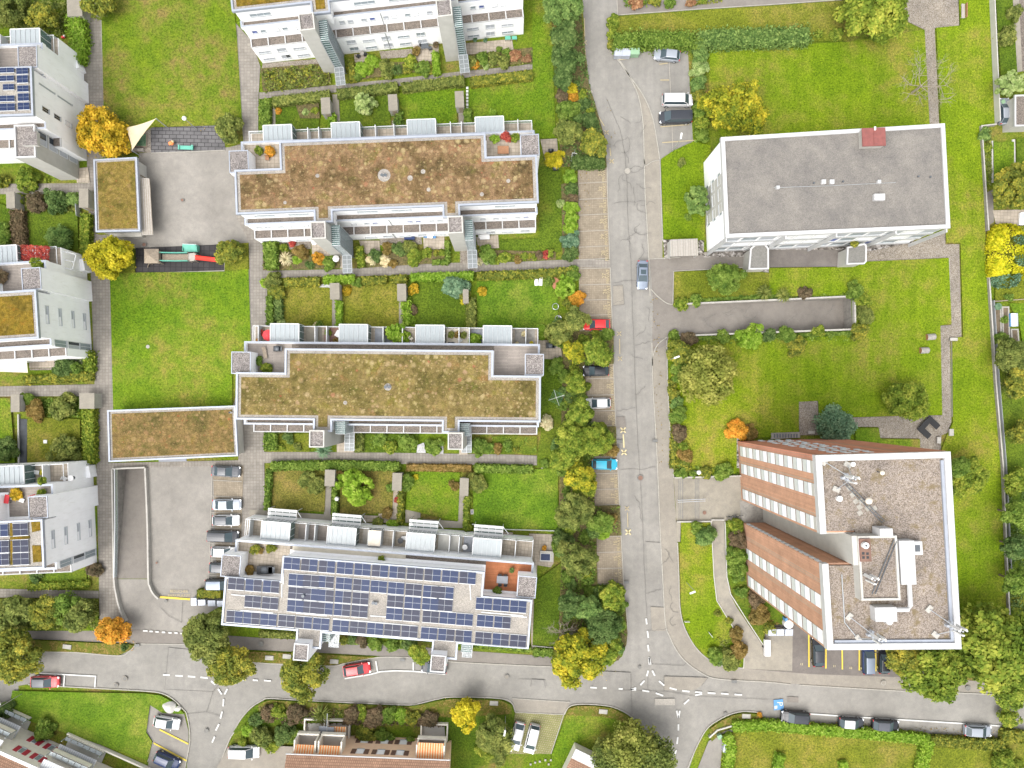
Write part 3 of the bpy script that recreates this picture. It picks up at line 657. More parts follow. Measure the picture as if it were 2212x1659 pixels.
def kerb(px, smooth=True, w=.16, mat='kerb_stone', z=.16):
    b = MB(); b.strip(P2(smooth_line(px, False) if smooth else px), w, 0, z, mat)
    return tag(b.build('kerb'), kind='structure')
for k in [[(1261,90),(1270,180),(1290,245),(1305,300)], [(1317,40),(1316,112)], [(1318,112),(1340,134),(1356,160),(1378,206),(1388,260),(1391,330),(1393,415),(1397,480),(1401,560),(1404,640)],
  [(1326,118),(1356,160),(1388,205),(1408,250),(1418,300),(1425,345)], [(1408,740),(1410,830),(1416,930),(1421,1030),(1425,1130),(1431,1244),(1437,1344),(1446,1374),(1461,1404),(1481,1429),(1516,1454),(1551,1466),(1659,1473),(1707,1478)],
  [(1727,1479),(1926,1491),(2069,1496),(2240,1505)], [(1425,345),(1428,430),(1431,520)], [(1440,735),(1442,830),(1447,930),(1455,1032)], [(1463,1172),(1466,1244),(1468,1307),(1476,1349),(1496,1389),(1521,1417),(1556,1437),(1606,1443)],
  [(1346,1263),(1354,1340),(1355,1367),(1350,1395),(1336,1422)], [(-10,1404),(92,1407),(165,1409),(257,1416),(280,1406),(295,1391)], [(437,1409),(457,1422),(553,1431),(608,1434),(713,1438),(743,1433),(778,1426),(823,1419),(900,1421),(975,1429),(1106,1436),(1200,1440)],
  [(62,1478),(130,1482),(205,1486),(312,1492),(350,1497),(375,1510),(397,1532),(404,1542),(410,1575),(410,1607),(400,1659)], [(472,1659),(495,1600),(505,1582),(515,1562),(527,1545),(545,1526),(568,1512),(583,1508),(653,1512),(778,1518),(883,1522),(910,1518),(943,1510),(978,1505),(1080,1508),(1106,1519),(1113,1537)],
  [(1218,1543),(1228,1527),(1246,1521),(1281,1521),(1321,1526),(1356,1542),(1381,1567),(1398,1592)], [(1485,1659),(1506,1609),(1528,1572),(1556,1552),(1581,1541),(1606,1536),(1640,1538)]]: kerb(k)
for k in [[(1311,362),(1314,480),(1317,560)],[(1318,578),(1323,715),(1325,790),(1330,921),(1338,1091),(1347,1263)],[(1400,560),(1470,556)],[(1455,586),(1453,656)],[(1455,586),(1608,578)],[(297,1390),(430,1392)],[(2159,1581),(2240,1586)],[(1810,1577),(2009,1592),(2158,1598)],
  [(1336,33),(1500,21),(1659,11),(1819,0)],[(1332,-10),(1334,33)],[(219,25),(226,258)],[(239,590),(246,886)],[(513,80),(527,310)],[(538,582),(543,740)],[(294,591),(486,585),(486,529)],[(327,331),(487,325)],[(1113,1538),(1218,1543),(1190,1628)],[(1106,1508),(1231,1516)],[(2055,730),(2056,900)],[(2049,557),(2053,700)],
  [(318,1580),(332,1600),(320,1645)],[(326,1523),(318,1580)],[(1143,1160),(1143,1400)],[(1185,1396),(1205,1398),(1150,1394)]]: kerb(k, False, .12, 'kerb_stone', .14 if len(k) < 3 else .14)
kerb([(1406,625),(1420,640),(1440,655),(1456,658)], True, .14)
kerb([(1409,790),(1410,770),(1420,745),(1441,728)], True, .14)
kerb([(1391,345),(1394,358),(1408,350),(1425,346)], True, .12)

def marks(name, lines, w, mat, z=MK, step=.002):
    b = MB(); z = layer(z, step)
    for p in lines: b.strip(P2(p), w, z - .004, z, mat)
    return tag(b.build(name), kind='structure')
def dash(px, py, qx, qy): return [(px, py), (qx, qy)]
d = []
for x0, y0, x1, y1 in [(353,1456.5,368,1457.5),(380,1458.5,396,1459.5),(407,1460,423,1461.5),(434,1462,450,1464),(457,1470,466,1478),(472,1487,480,1499),(492,1487,486,1499),(484,1509,483,1525),(481,1536,477,1551),(474,1563,467,1577),(465,1590,459,1603),(503,1466,513,1467),(520,1467,533,1468),(547,1468,558,1469),(571,1469,586,1470),
  (1395,1335,1397,1348),(1398,1362,1400,1377),(1399,1392,1401,1406),(1401.5,1419,1402.5,1435),(1402,1420,1405,1435),(1400,1447.5,1396.5,1460),(1408.5,1447.5,1414,1459),(1392,1469,1383,1479),(1423,1470,1434.5,1480),(1374,1485,1361,1489),(1361,1488.5,1374,1489.5),(1275,1484,1289,1485),(1302,1485,1310,1485.5),(1336,1487,1345,1487.5),(1387,1490.5,1402,1493),(1416,1496,1432,1502),
  (1446,1485,1461,1489),(1473,1491,1489,1493),(1501,1494,1516,1495),(1501,1501,1516,1498),(1528,1495.5,1545,1497),(1557,1497,1573,1498.5),(1586,1499,1602,1500),(1448,1509,1456,1519),(1488,1510,1477,1520),(1461,1534,1464.5,1549.5),(1468,1534,1465,1549.5),(1465,1563,1465,1577),(1463.5,1591,1462,1606),(1460,1619,1456,1634),
  (310,1362,320,1362.3),(324,1363,331,1363.3),(337,1364,344,1364.3),(351,1365,358,1365.3),(365,1366,372,1366.3),(378,1366.5,385,1366.8),(391,1367.5,398,1368)]: d.append(dash(x0, y0, x1, y1))
marks('road_marking', d, .26, 'road_white')
marks('road_marking', [[(80,1453),(208,1460),(206,1484)],[(141,1457),(139,1482)],[(745,1465),(800,1456),(823,1450),(853,1448),(890,1449),(962,1455)],[(812,1427),(816,1450)],[(893,1430),(893,1449)],[(1746,1541),(1850,1548),(2000,1557),(2159,1567),(2159,1578)]], .22, 'road_white')
marks('road_marking', [[(1445,134),(1448,202)],[(1451,270),(1453,326)],[(1408,1,),(1408,1.5)]], .12, 'line_worn')
bay_l = []
for y in (395,430,464,499,533,560): bay_l.append([(1250,y+1.5),(1313,y-1.5)])
for y in (580,615,648,681,715): bay_l.append([(1252,y+1),(1319,y-1)])
for y in (817,853,887,920): bay_l.append([(1268,y+1),(1328,y-.5)])
for y in (987,1022,1056,1090): bay_l.append([(1284,y+1),(1335,y-.5)])
for y in (1158,1192,1227,1261): bay_l.append([(1289,y+1),(1344,y-.5)])
for y in (1037,1071,1106,1139,1173,1207,1242): bay_l.append([(460-(y-1037)*.04,y),(523-(y-1037)*.03,y+3)])
bay_l.append([(460,1004),(452,1245),(442,1290)])
marks('road_marking', bay_l, .10, 'line_worn')
yl = []
def xmark(x, y, r=5):
    yl.append([(x-r, y-r), (x+r, y+r)]); yl.append([(x-r, y+r), (x+r, y-r)])
for x, y in [(1263,93),(1266,162),(1280,229),(1310,287),(1321,349)]: xmark(x, y, 4.5)
yl += [[(1262,40),(1263,80)],[(1264,108),(1266,147)],[(1267,176),(1269,200),(1272,215)],[(1286,241),(1295,257),(1305,273)],[(1317,320),(1319,338)]]
marks('road_marking', yl, .14, 'road_yellow_worn'); yl = []
for x, y in [(1337,721),(1339,775)]: xmark(x, y, 4.5)
yl += [[(1338,732),(1338.5,765)]]
for x, y in [(1354,1098)]: xmark(x, y, 4.5)
yl += [[(1355,1107),(1356,1138)]]
marks('road_marking', yl, .12, 'road_yellow_worn'); yl = []
for x, y in [(1345.5,929),(1347.5,977),(1356.5,1149)]: xmark(x, y, 5.5)
yl += [[(1346,938),(1347.5,967)]]
marks('road_marking', yl, .22, 'road_yellow')
marks('road_marking', [[(346,1289),(412,1294)]], .32, 'road_yellow_deep')
marks('road_marking', [[(1746,1370),(1746.5,1440)],[(1783,1395),(1783,1443)],[(1818,1400),(1818.5,1445)],[(1855,1400),(1855,1447)],[(1890,1400),(1890.5,1449)],[(346,1575),(408,1606)],[(333,1604),(404,1642)]], .24, 'road_yellow_deep')
marks('road_marking', [[(1424,140),(1442,137.5)],[(1426,174),(1445,174)],[(1336,130),(1356,128)],[(1430,309),(1500,304)],[(1426,275),(1488,270)]], .14, 'road_yellow_worn')

def lettering(txt, px, py, size, rot, mat, align='CENTER'):
    cu = bpy.data.curves.new('lettering', 'FONT'); cu.body = txt; cu.size = size; cu.align_x = align; cu.align_y = 'CENTER'; cu.extrude = .002; cu.offset = 0
    tmp = bpy.data.objects.new('tmp', cu); COL.objects.link(tmp)
    dg = bpy.context.evaluated_depsgraph_get()
    me = bpy.data.meshes.new_from_object(tmp.evaluated_get(dg))
    bpy.data.objects.remove(tmp)
    me.materials.clear(); me.materials.append(MATS[mat])
    x, y, _ = W(px, py)
    o = put('road_marking', me, None, (x, y, layer(MK + .02, .0005)), rot)
    return tag(o, kind='structure')
k = 0
for y, n in [(378,'33'),(411,'32'),(446,'31'),(481,'30'),(514,'29'),(549,'28'),(598,'27'),(632,'26'),(666,'25'),(836,'22'),(905,'20'),(1039,'18'),(1073,'17'),(1175,'16'),(1208,'15'),(1243,'14'),(697,''),(801,''),(870,'')]:
    kx = 1311 + (y - 365) * .0405
    if n: lettering(n, kx - 15.5, y - 2, .85, R(90), 'road_yellow_worn')
    lettering('PRIVAT', kx - 7.5, y, .72, R(90), 'road_yellow_worn')
lettering('BESUCHER', 388, 1277, .62, R(-1), 'road_yellow_worn')
lettering('PARKPLÄTZE', 388, 1286, .62, R(-1), 'road_yellow_worn')
for x, y, n in [(1730,1434,'13'),(1765,1437.5,'12'),(1801,1438,'11'),(1836,1442,'10'),(1872,1446,'9')]: lettering(n, x, y, .5, 0, 'road_yellow')
b = MB(); z = layer(MK); b.flat(P2([(1670,1511),(1690,1509),(1692,1531),(1671,1533)]), z, 'sign_blue'); tag(b.build('road_marking'), kind='structure')
lettering('P', 1683, 1519, 1.35, R(-92), 'road_white')
b = MB(); b.flat(P2([(1672,1524),(1678,1523),(1678,1529),(1672,1530)]), layer(MK), 'road_white'); tag(b.build('road_marking'), kind='structure')
b = MB(); b.flat(P2([(1414,1508),(1457,1508),(1457,1522),(1414,1522)]), layer(MK), 'line_worn'); tag(b.build('road_marking'), kind='structure')

for q, m in [([(1434,1460),(1529,1463),(1515,1480),(1500,1490),(1434,1490)],'asphalt_pave'),([(1292,1449),(1362,1452),(1362,1486),(1280,1483)],'asphalt_lane'),([(1324,618),(1345,616),(1348,658),(1325,660)],'asphalt_pave'),([(1149,1466),(1178,1468),(1180,1484),(1149,1482)],'asphalt_lane'),([(365,1398),(480,1410),(473,1478),(461,1493),(358,1488)],'asphalt_lane'),([(1700,1504),(1724,1505),(1724,1517),(1700,1516)],'asphalt_path'),([(1405,1310),(1436,1312),(1438,1362),(1408,1362)],'asphalt_pave'),([(1395,1170),(1428,1172),(1432,1240),(1398,1238)],'asphalt_road'),([(1330,900),(1350,900),(1352,925),(1331,925)],'asphalt_path')]:
    sheet('road', q, MK-.05, m)
cr = random.Random(5); lines = []
def wander(px, py, ang, n, st):
    out = [(px, py)]
    for _ in range(n):
        ang += cr.uniform(-.7, .7); px += math.cos(ang) * st * cr.uniform(.5, 1.3); py += math.sin(ang) * st * cr.uniform(.5, 1.3); out.append((px, py))
    return out
seam = [(1310,215),(1325,250),(1338,280),(1347,320),(1352,360),(1354,410),(1356,470),(1360,530),(1363,585),(1366,680),(1370,780),(1375,890),(1378,960),(1383,1040),(1388,1130),(1392,1240),(1397,1330)]
lines.append([(x + cr.uniform(-.7, .7), y) for x, y in smooth_line(seam, False, 4)])
for y0, x0, x1 in [(440,1325,1395),(610,1324,1386),(745,1371,1404),(887,1333,1372),(1016,1340,1416),(655,1325,1345),(1363,1400,1440),(1280,1395,1428),(520,1340,1362)]:
    lines.append([(x0 + (x1-x0)*t/6, y0 - 6*t/6 + cr.uniform(-2, 2)) for t in range(7)])
for px, py, n, a, k in [(1340,250,6,1,5),(1355,300,9,1.2,6),(1375,270,6,.5,5),(1395,265,6,2,5),(1352,372,10,0,7),(1345,372,10,2.5,7),(1372,400,9,1,6),(1382,440,9,1.4,6),(1375,500,10,1.5,6),(1380,480,8,2,5),(1385,530,8,1.7,5),(1362,350,7,-1,5),
  (1400,660,8,1.3,4),(1412,680,6,.3,5),(1395,700,7,1.5,5),(1415,735,7,.2,5),(1363,760,6,1.4,5),(1395,830,7,1.5,5),(1374,1075,6,2,5),(1376,1095,8,1.2,5),(1436,1180,9,1.5,5),(1442,1200,8,1.4,5),(1450,1260,8,1.5,5),(1455,1300,8,1.8,5),(1455,1350,8,2.4,5),(1520,690,8,.4,6),(1600,680,7,.6,6),(1700,690,7,.2,6),(1780,680,6,.3,6),(1560,670,6,.5,6)]:
    for _ in range(k // 3): lines.append(wander(px + cr.uniform(-5, 5), py + cr.uniform(-6, 6), a + cr.uniform(-.6, .6), n, 5))
lines += [[(1292,1449),(1362,1452),(1363,1488),(1365,1542)],[(1405,1434),(1476,1437),(1482,1431)],[(1434,1460),(1529,1463),(1515,1480)],[(1399,1447),(1399,1490)],[(1336,1490),(1440,1493),(1500,1503),(1659,1510)],[(1434,1460),(1434,1492)],[(365,1397),(360,1455),(357,1490)],[(359,1488),(461,1493),(473,1478)],[(461,1493),(447,1537),(400,1542)],[(447,1537),(478,1547)],[(1120,1466),(1175,1468),(1178,1486)],
  [(348,1312),(365,1330),(393,1344)],[(395,1300),(393,1344)],[(553,1430),(563,1434)],[(1149,1466),(1146,1482)],[(1324,618),(1345,616),(1348,658),(1325,660)]]
mkc = MB(); z = layer(MK - .01)
for p in lines: mkc.strip(P2(p), .048, z - .004, z, 'crack')
tag(mkc.build('road_crack'), kind='structure')
def cover(px, py, r, mat, ring=None):
    b = MB(); x, y, _ = W(px, py); z = layer(MK)
    if ring: b.cyl(x, y, z - .03, z, r * 1.35, ring, 18)
    b.cyl(x, y, z - .02, z + .015, r, mat, 18); b.cyl(x, y, z, z + .025, r * .55, mat, 12)
    return b.build('manhole_cover')
for px, py, r, m, rg, lab in [(1355,370,.35,'line_worn','kerb_stone','pale round cover in the cracked street by bay 33'), (1383,1032,.38,'rust_cover','grey_cover','rusty round cover in the street beside the blue car'), (1381,1440,.28,'grey_cover',None,'faint grey cover at the tip of the junction'),
  (271,1465,.32,'grey_cover','asphalt_pave','larger grey road cover east of the parking box'), (252,1479,.28,'grey_cover','asphalt_pave','grey road cover by the south kerb near the parking box'), (1095,1461,.30,'asphalt_pave','grey_cover','ring shaped cover in the road south of the solar roof'), (565,1390,.42,'grey_cover',None,'dark cover in the pavement before the solar roof block'),
  (2089,1485,.42,'grey_cover',None,'dark cover in the pavement below the big trees'), (1907,1474,.3,'asphalt_pave','kerb_stone','pale cover in the pavement south of the parked cars'), (1181,1290,.33,'stone','kerb_stone','pale stone cover on the lawn east of the solar roof'), (321,749,.30,'kerb_stone',None,'pale round cover on the large middle lawn'), (1088,669,.28,'terracotta',None,'brown round cover on the emerald garden lawn'),
  (395,433,.22,'rust_cover','grey_cover','small brown drain in the middle of the asphalt yard'), (313,529,.3,'rust_cover','grey_cover','round cover in the yard north of the dark play area'), (1276,200,.3,'line_worn',None,'pale cover beside the yellow kerb line'), (447,1577,.38,'grey_cover',None,'grey cover in the side street mouth'), (1699,880,.30,'rust_cover','kerb_stone','rusty cover on the lawn, northern of a pair'), (1699,894,.30,'rust_cover','kerb_stone','rusty cover on the lawn, southern of a pair'),
  (1521,1107,.3,'rust_cover',None,'rusty cover on the concrete forecourt of the brick tower'), (1222,1621,.28,'grey_cover',None,'dark cover on the garden lawn by the white cars'), (1566,1541,.3,'grey_cover',None,'faint cover in the road at the eastern corner'), (360,1297,.25,'grey_cover',None,'dark drain just south of the yellow stop line'), (340,1215,.16,'rust_cover',None,'small brown lid in the parking court asphalt')]:
    tag(cover(px, py, r, m, rg), lab, 'manhole cover')
for px, py, w, hh, lab in [(1338,953,1.0,.5,'green grate at the kerb beside the yellow cross'), (1414,952,.9,.5,'square grate at the pavement kerb opposite the yellow crosses'), (1353,1257,.8,.5,'dark grate at the kerb below bay 14'), (1585,1471,.9,.5,'dark grate at the kerb east of the junction'), (298,1393,.8,.5,'dark grate at the kerb of the court entrance'), (870,1424,.8,.5,'grate at the kerb of the empty roadside bay')]:
    b = MB(); x, y, _ = W(px, py); z = layer(MK); b.box(x, y, z-.02, z, w, hh, 'grey_cover')
    for i in range(-3, 4): b.box(x + i*w/8, y, z, z + .006, .035, hh*.8, 'metal_dark')
    tag(b.build('drain_grate'), lab, 'drain grate')
b = MB(); x, y, _ = W(2121,1158); b.box(x, y, .1, .2, 1.45, 1.1, 'kerb_stone'); b.box(x, y, .2, .21, 1.1, .8, 'grey_cover'); tag(b.build('shaft_cover'), 'dark square shaft cover on the strip lawn', 'shaft cover')

def ramp(px, zs, edges, label, cap_edges, mat, sm=True):
    w = ramp_floor('road', px, zs, mat, 'concrete_dark', edges)
    p = P2(px)
    for pts in cap_edges: w.strip(P2(smooth_line(pts, False) if len(pts) > 2 and sm else pts), .26, 0, .75, 'concrete', top='concrete')
    tag(w.build('retaining_wall'), label, 'wall')
ramp(RAMP_W, [-2.3, -2.3, 0.02, 0.02], [(0, 1), (1, 2), (3, 0)], 'pale concrete walls round the sunken garage ramp beside the court', [[(247,1012),(318,1009)],[(318,1010),(323,1130),(325,1244),(328,1264),(335,1279),(346,1291)],[(247,1012),(249,1130),(251,1244),(256,1282),(264,1314),(276,1340)]], 'asphalt_path')
ramp(RAMP_E, [0.02, -2.6, -2.6, 0.02], [(0, 1), (1, 2), (2, 3)], 'concrete walls round the dark sunken ramp beside the white block', [[(1456,659),(1470,658),(1650,650),(1842,641),(1843,712),(1650,719),(1446,727)]], 'asphalt_path', False)
b = MB(); b.strip(P2([(255,1012),(256,1130),(254,1244)]), .05, .1, 1.0, 'glass_rail'); b.strip(P2([(255,1012),(256,1130),(254,1244)]), .09, 1.0, 1.06, 'frame_white'); tag(b.build('ramp_railing'), 'thin pale railing along the west garage ramp', 'railing')
WIN = {}
def win_mesh(w, h, style, split=2):
    key = (round(w, 2), round(h, 2), style, split)
    if key in WIN: return WIN[key]
    b = MB(); t = .07
    b.rect(-w/2, -.05, w/2, .02, 0, t, 'frame_white'); b.rect(-w/2, -.05, w/2, .02, h - t, h, 'frame_white')
    b.rect(-w/2, -.05, -w/2 + t, .02, t, h - t, 'frame_white'); b.rect(w/2 - t, -.05, w/2, .02, t, h - t, 'frame_white')
    b.rect(-w/2, -.14, w/2, -.05, -.06, 0, 'frame_grey')
    n = split
    for i in range(n):
        x0 = -w/2 + t + (w - 2*t) * i / n; x1 = -w/2 + t + (w - 2*t) * (i + 1) / n
        m = {'grey': 'blind_grey', 'white': 'blind_white', 'dark': 'window_dark', 'blue': 'blind_blue', 'glass': 'window_grey', 'mixed': ('blind_grey', 'window_dark')[i % 2], 'half': ('blind_white', 'blind_grey')[i % 2]}[style]
        b.rect(x0 + .02, -.02, x1 - .02, .01, t, h - t, m)
    WIN[key] = b.mesh('window'); return WIN[key]
def window(par, u, v, z, w, h, style, rz=0.0, split=2, name='window'):
    return put(name, win_mesh(w, h, style, split), par, (u, v, z), rz)

def inset(pts, d):
    out = []; n = len(pts)
    for i in range(n):
        a, b, c = (Vector(pts[j % n]) for j in (i - 1, i, i + 1))
        d1 = (b - a).normalized(); d2 = (c - b).normalized()
        n1 = Vector((-d1.y, d1.x)); n2 = Vector((-d2.y, d2.x))
        out.append(tuple(b + (n1 + n2) * d / max(.3, 1 + n1.dot(n2))))
    return out

def winter_garden(root, u, v0, v1, z0, z1, w):
    b = MB()
    b.rect(u - w/2, v0, u + w/2, v1, z0 + .02, z0 + .06, 'concrete_light')
    for x in np.linspace(u - w/2, u + w/2, 7):
        b.rect(x - .035, v1 - .05, x + .035, v1 + .02, z0, z1, 'frame_white'); b.rect(x - .028, v0, x + .028, v1, z1 + .03, z1 + .09, 'frame_grey')
    for y in (v0, v1): b.rect(u - w/2, y - .06, u + w/2, y + .06, z1 - .05, z1 + .1, 'frame_white')
    for x in (u - w/2, u + w/2):
        b.rect(x - .06, v0, x + .06, v1, z1 - .05, z1 + .1, 'frame_white')
        for y in np.linspace(v0 + .6, v1, 3): b.rect(x - .04, y - .04, x + .04, y + .04, z0, z1, 'frame_white')
    o = b.build('winter_garden', root)
    g = MB(); g.rect(u - w/2 + .05, v0 + .05, u + w/2 - .05, v1 - .05, z1, z1 + .03, 'glass_roof')
    g.rect(u - w/2 + .03, v1 - .03, u + w/2 - .03, v1 - .01, z0 + .1, z1 - .05, 'glass_roof')
    for x in (u - w/2, u + w/2): g.rect(x - .01, v0, x + .01, v1, z0 + .1, z1 - .05, 'glass_green')
    g.build('glazing', o)
    return o

def row_building(label, px, py, ang, L=44.9, D=10.6, wr=6.8, wd=4.0, er=7.5, ed=3.5, zB=3.1, zA=6.2, zR=9.5, cover='sedum_brown', tower=None, gardens=None, tl=1.7, hw=True, he=True,
                 tongues=((11.5, 14.3), (30.6, 33.2)), ledge='gravel_ledge', zT=12.0, wins=True, deckW='paver_tile', deckE='deck_grey', tower_mat='concrete_light', recess=True, south=True):
    org, loc = frame_of(px, py, zR, ang)
    root = thing('row_house_block', label, 'apartment building', org, ang)
    o1, o2 = (-.8, -2.1) if south else (0.25, 0.2)
    ol = [(0, 0)]
    for a, c in tongues: ol += [(a, 0), (a, -tl), (c, -tl), (c, 0)]
    ol += [(L, 0)]
    ol += [(L, D - ed), (L - er, D - ed), (L - er, D)] if er else [(L, D)]
    ol += [(wr, D), (wr, D - wd), (0, D - wd)] if wr else [(0, D)]
    b = MB(); e = .22
    b.prism([(e, o2), (L - e, o2), (L - e, D + 1.2), (e, D + 1.2)], 0, zB, 'white_wall')
    b.prism([(e, o1), (L - e, o1), (L - e, D + 1.2), (e, D + 1.2)], zB, zA, 'white_wall')
    b.prism(inset(ol, e), zA, zR - .1, 'white_wall')
    b.rect(e, D + 1.2, L - e, D + 3.95, 0, zB, 'white_wall')
    b.build('wall', root)
    r = MB(); r.flat(inset(ol, .1), zR, 'gravel_pale'); r.build('roof_gravel', root)
    f = MB(); f.prism(inset(ol, .72 if cover.startswith('sedum') else .3), zR - .05, zR + .07, cover); f.build('green_roof' if cover.startswith('sedum') else 'roof_field', root)
    c = MB(); c.strip(inset(ol, .13), .28, zR - .25, zR + .22, 'coping', True); c.build('roof_coping', root)
    if south:
        l = MB(); l.rect(e + .2, o1 + .2, L - e - .2, e, zA, zA + .04, ledge)
        l.strip([(e, .2), (e, o1 + .1), (L - e, o1 + .1), (L - e, .2)], .26, zA, zA + .62, 'white_wall', top='coping'); l.build('upper_ledge', root)
        l = MB(); l.rect(e + .1, o2 + .1, L - e - .1, o1, zB, zB + .04, ledge)
        n = int(L / 2.55)
        for i in range(n + 1):
            x = e + .1 + (L - 2*e - .2) * i / n; l.rect(x - .08, o2 + .02, x + .08, o1, zB, zB + .22, 'coping_white')
        l.rect(e, o2 - .04, L - e, o2 + .05, zB - .05, zB + .1, 'coping_white'); l.build('lower_ledge', root)
        p = MB()
        for x in (L * .49,): p.tube([(x, o1 - .06, zA + .4), (x, o1 - .06, zB), ], .06, 'frame_grey'); p.tube([(x, o2 - .08, zB + .1), (x, o2 - .08, 0)], .06, 'frame_grey')
        p.build('downpipe', root)
    if recess:
        for name, on, x0, x1, y0, y1, m in (('roof_terrace', wr, .3, wr - .05, D - wd + .1, D + 1.0, deckW), ('roof_terrace', er, L - er + .05, L - .3, D - ed + .1, D + 1.0, deckE)):
            if on:
                t = MB(); t.rect(x0, y0, x1, y1, zA, zA + .06, m); t.build(name, root)
    n = MB(); n.rect(e + .2, D + e, L - e - .2, D + 1.0, zA, zA + .035, 'gravel_ledge')
    n.strip([(e, D - wd if wr else D), (e, D + 1.1), (L - e, D + 1.1), (L - e, D - ed if er else D)], .3, zA, zA + .75, 'white_wall', top='coping'); n.build('parapet', root)
    t = MB(); t.rect(e + .1, D + 1.25, L - e - .1, D + 3.9, zB, zB + .05, 'paver_tile'); t.build('terrace_floor', root)
    rl = MB(); y = D + 3.9
    rl.strip([(e + .1, D + 1.3), (e + .1, y), (L - e - .1, y), (L - e - .1, D + 1.3)], .09, zB + .9, zB + .98, 'frame_white')
    rl.strip([(e + .1, y), (L - e - .1, y)], .05, zB + .05, zB + .9, 'glass_rail')
    if gardens:
        for gu in gardens:
            for s in (-1, 1):
                if 1 < gu + s*4.4 < L - 1: rl.rect(gu + s*4.4 - .06, D + 1.3, gu + s*4.4 + .06, y, zB, zB + 1.7, 'frame_white')
    rl.build('terrace_railing', root)
    for gu in gardens or []: winter_garden(root, gu, D + 1.3, D + 4.1, zB, zB + 2.5, 4.4)
    for on, x0, x1, y0, y1 in ((hw, -.95, 1.95, D - wd - .2, D - wd + 3.1), (he, L - 2.35, L + .45, D - ed + .1, D - ed + 3.3)):
        if on:
            hgt = MB(); hgt.rect(x0, y0, x1, y1, 0.0, zR - .5, 'white_wall'); hgt.flat([(x0+.1, y0+.1), (x1-.1, y0+.1), (x1-.1, y1-.1), (x0+.1, y1-.1)], zR - .46, 'gravel_hut')
            hgt.strip([(x0+.06, y0+.06), (x1-.06, y0+.06), (x1-.06, y1-.06), (x0+.06, y1-.06)],   .12, zR - .5, zR - .36, 'coping', True); hgt.build('stair_hut', root)
    for (tx, ty, sgn, glass) in tower or []:
        u, v = loc(tx, ty, zT); s = MB(); w2, d2 = 1.1, 1.25
        s.rect(u - w2, v - d2, u + w2, v + d2, 0, zT - .25, tower_mat); s.flat([(u-w2+.1, v-d2+.1), (u+w2-.1, v-d2+.1), (u+w2-.1, v+d2-.1), (u-w2+.1, v+d2-.1)], zT - .2, 'gravel_hut')
        s.strip([(u-w2+.09, v-d2+.09), (u+w2-.09, v-d2+.09), (u+w2-.09, v+d2-.09), (u-w2+.09, v+d2-.09)], .18, zT - .25, zT, 'concrete_light' if tower_mat != 'white_wall' else 'coping_white', True)
        t = s.build('stair_tower', root)
        if glass:
            q = MB(); ux0, ux1 = u + w2 + .05, u + w2 + 1.25; vy0, vy1 = v - d2 - .35, v + d2 + .15
            q.rect(ux0, vy0, ux1, vy1, 0, zR - .6, 'glass_green')
            o = q.build('glazed_stair', root); q = MB()
            for z in np.arange(.6, zR - .6, .62):
                q.strip([(ux0, vy0 - .03), (ux1 + .03, vy0 - .03), (ux1 + .03, vy1)], .05, z, z + .07, 'frame_grey')
            for x, y in ((ux0, vy0 - .03), (ux1 + .03, vy0 - .03), (ux1 + .03, vy1)): q.rect(x - .05, y - .05, x + .05, y + .05, 0, zR - .5, 'frame_grey')
            for y in np.arange(vy0, vy1, .3): q.rect(ux0, y, ux1, y + .05, zR - .6, zR - .54, 'frame_white')
            q.build('stair_frame', o)
            q = MB(); cx, cy = (ux0 + ux1) / 2 + .05, vy0 - 1.5
            q.rect(cx - .72, cy - 1.4, cx + .72, cy + 1.45, 2.35, 2.4, 'glass_canopy')
            for x in (cx - .72, cx, cx + .72): q.rect(x - .04, cy - 1.45, x + .04, cy + 1.45, 2.4, 2.46, 'frame_grey')
            for y in np.linspace(cy - 1.4, cy + 1.4, 5): q.rect(cx - .72, y - .03, cx + .72, y + .03, 2.4, 2.45, 'frame_grey')
            for x in (cx - .68, cx + .68): q.rect(x - .04, cy - 1.35, x + .04, cy - 1.27, 0, 2.35, 'frame_grey')
            q.build('entrance_canopy', root)
    if wins and south:
        rr = random.Random(int(px))
        tus = [loc(t[0], t[1], zT)[0] for t in tower or []]
        def free(x): return all(not (-1.9 < x - t < 3.0) for t in tus)
        x = 1.6
        while x < L - 1.5:                                   # pairs of little windows on the middle storey
            for q in (0, 1.3):
                if free(x + q): window(root, x + q, o1 - .0, zB + 1.55, .85, .75, rr.choice(['grey', 'white', 'glass', 'grey', 'blue']), 0, 1)
            x += 3.35
        for z, hh in ([(zB - 2.0, 1.1)] if zB < 4 else [(zB - 1.9, 1.0), (zB - 4.05, 1.05)]):
            x = 1.7; k = 0
            while x < L - 1.6:
                if free(x): window(root, x, o2, z, 1.45 if k % 2 else 1.9, hh if k % 2 else hh * .62, rr.choice(['grey', 'glass', 'white', 'mixed', 'grey']))
                x += 2.75; k += 1
        x = 2.0                                              # long strip windows below the roof edge
        while x < L - 4:
            if free(x) and free(x + 3) : window(root, x + 1.5, e, zA + 1.2, 3.2, .8, 'glass', 0, 3)
            x += 5.2
    return root, loc

def gable_windows(root, L, specs):
    for v, z, w, h, st in specs: window(root, L - .22, v, z, w, h, st, R(90), 2 if w > .6 else 1)

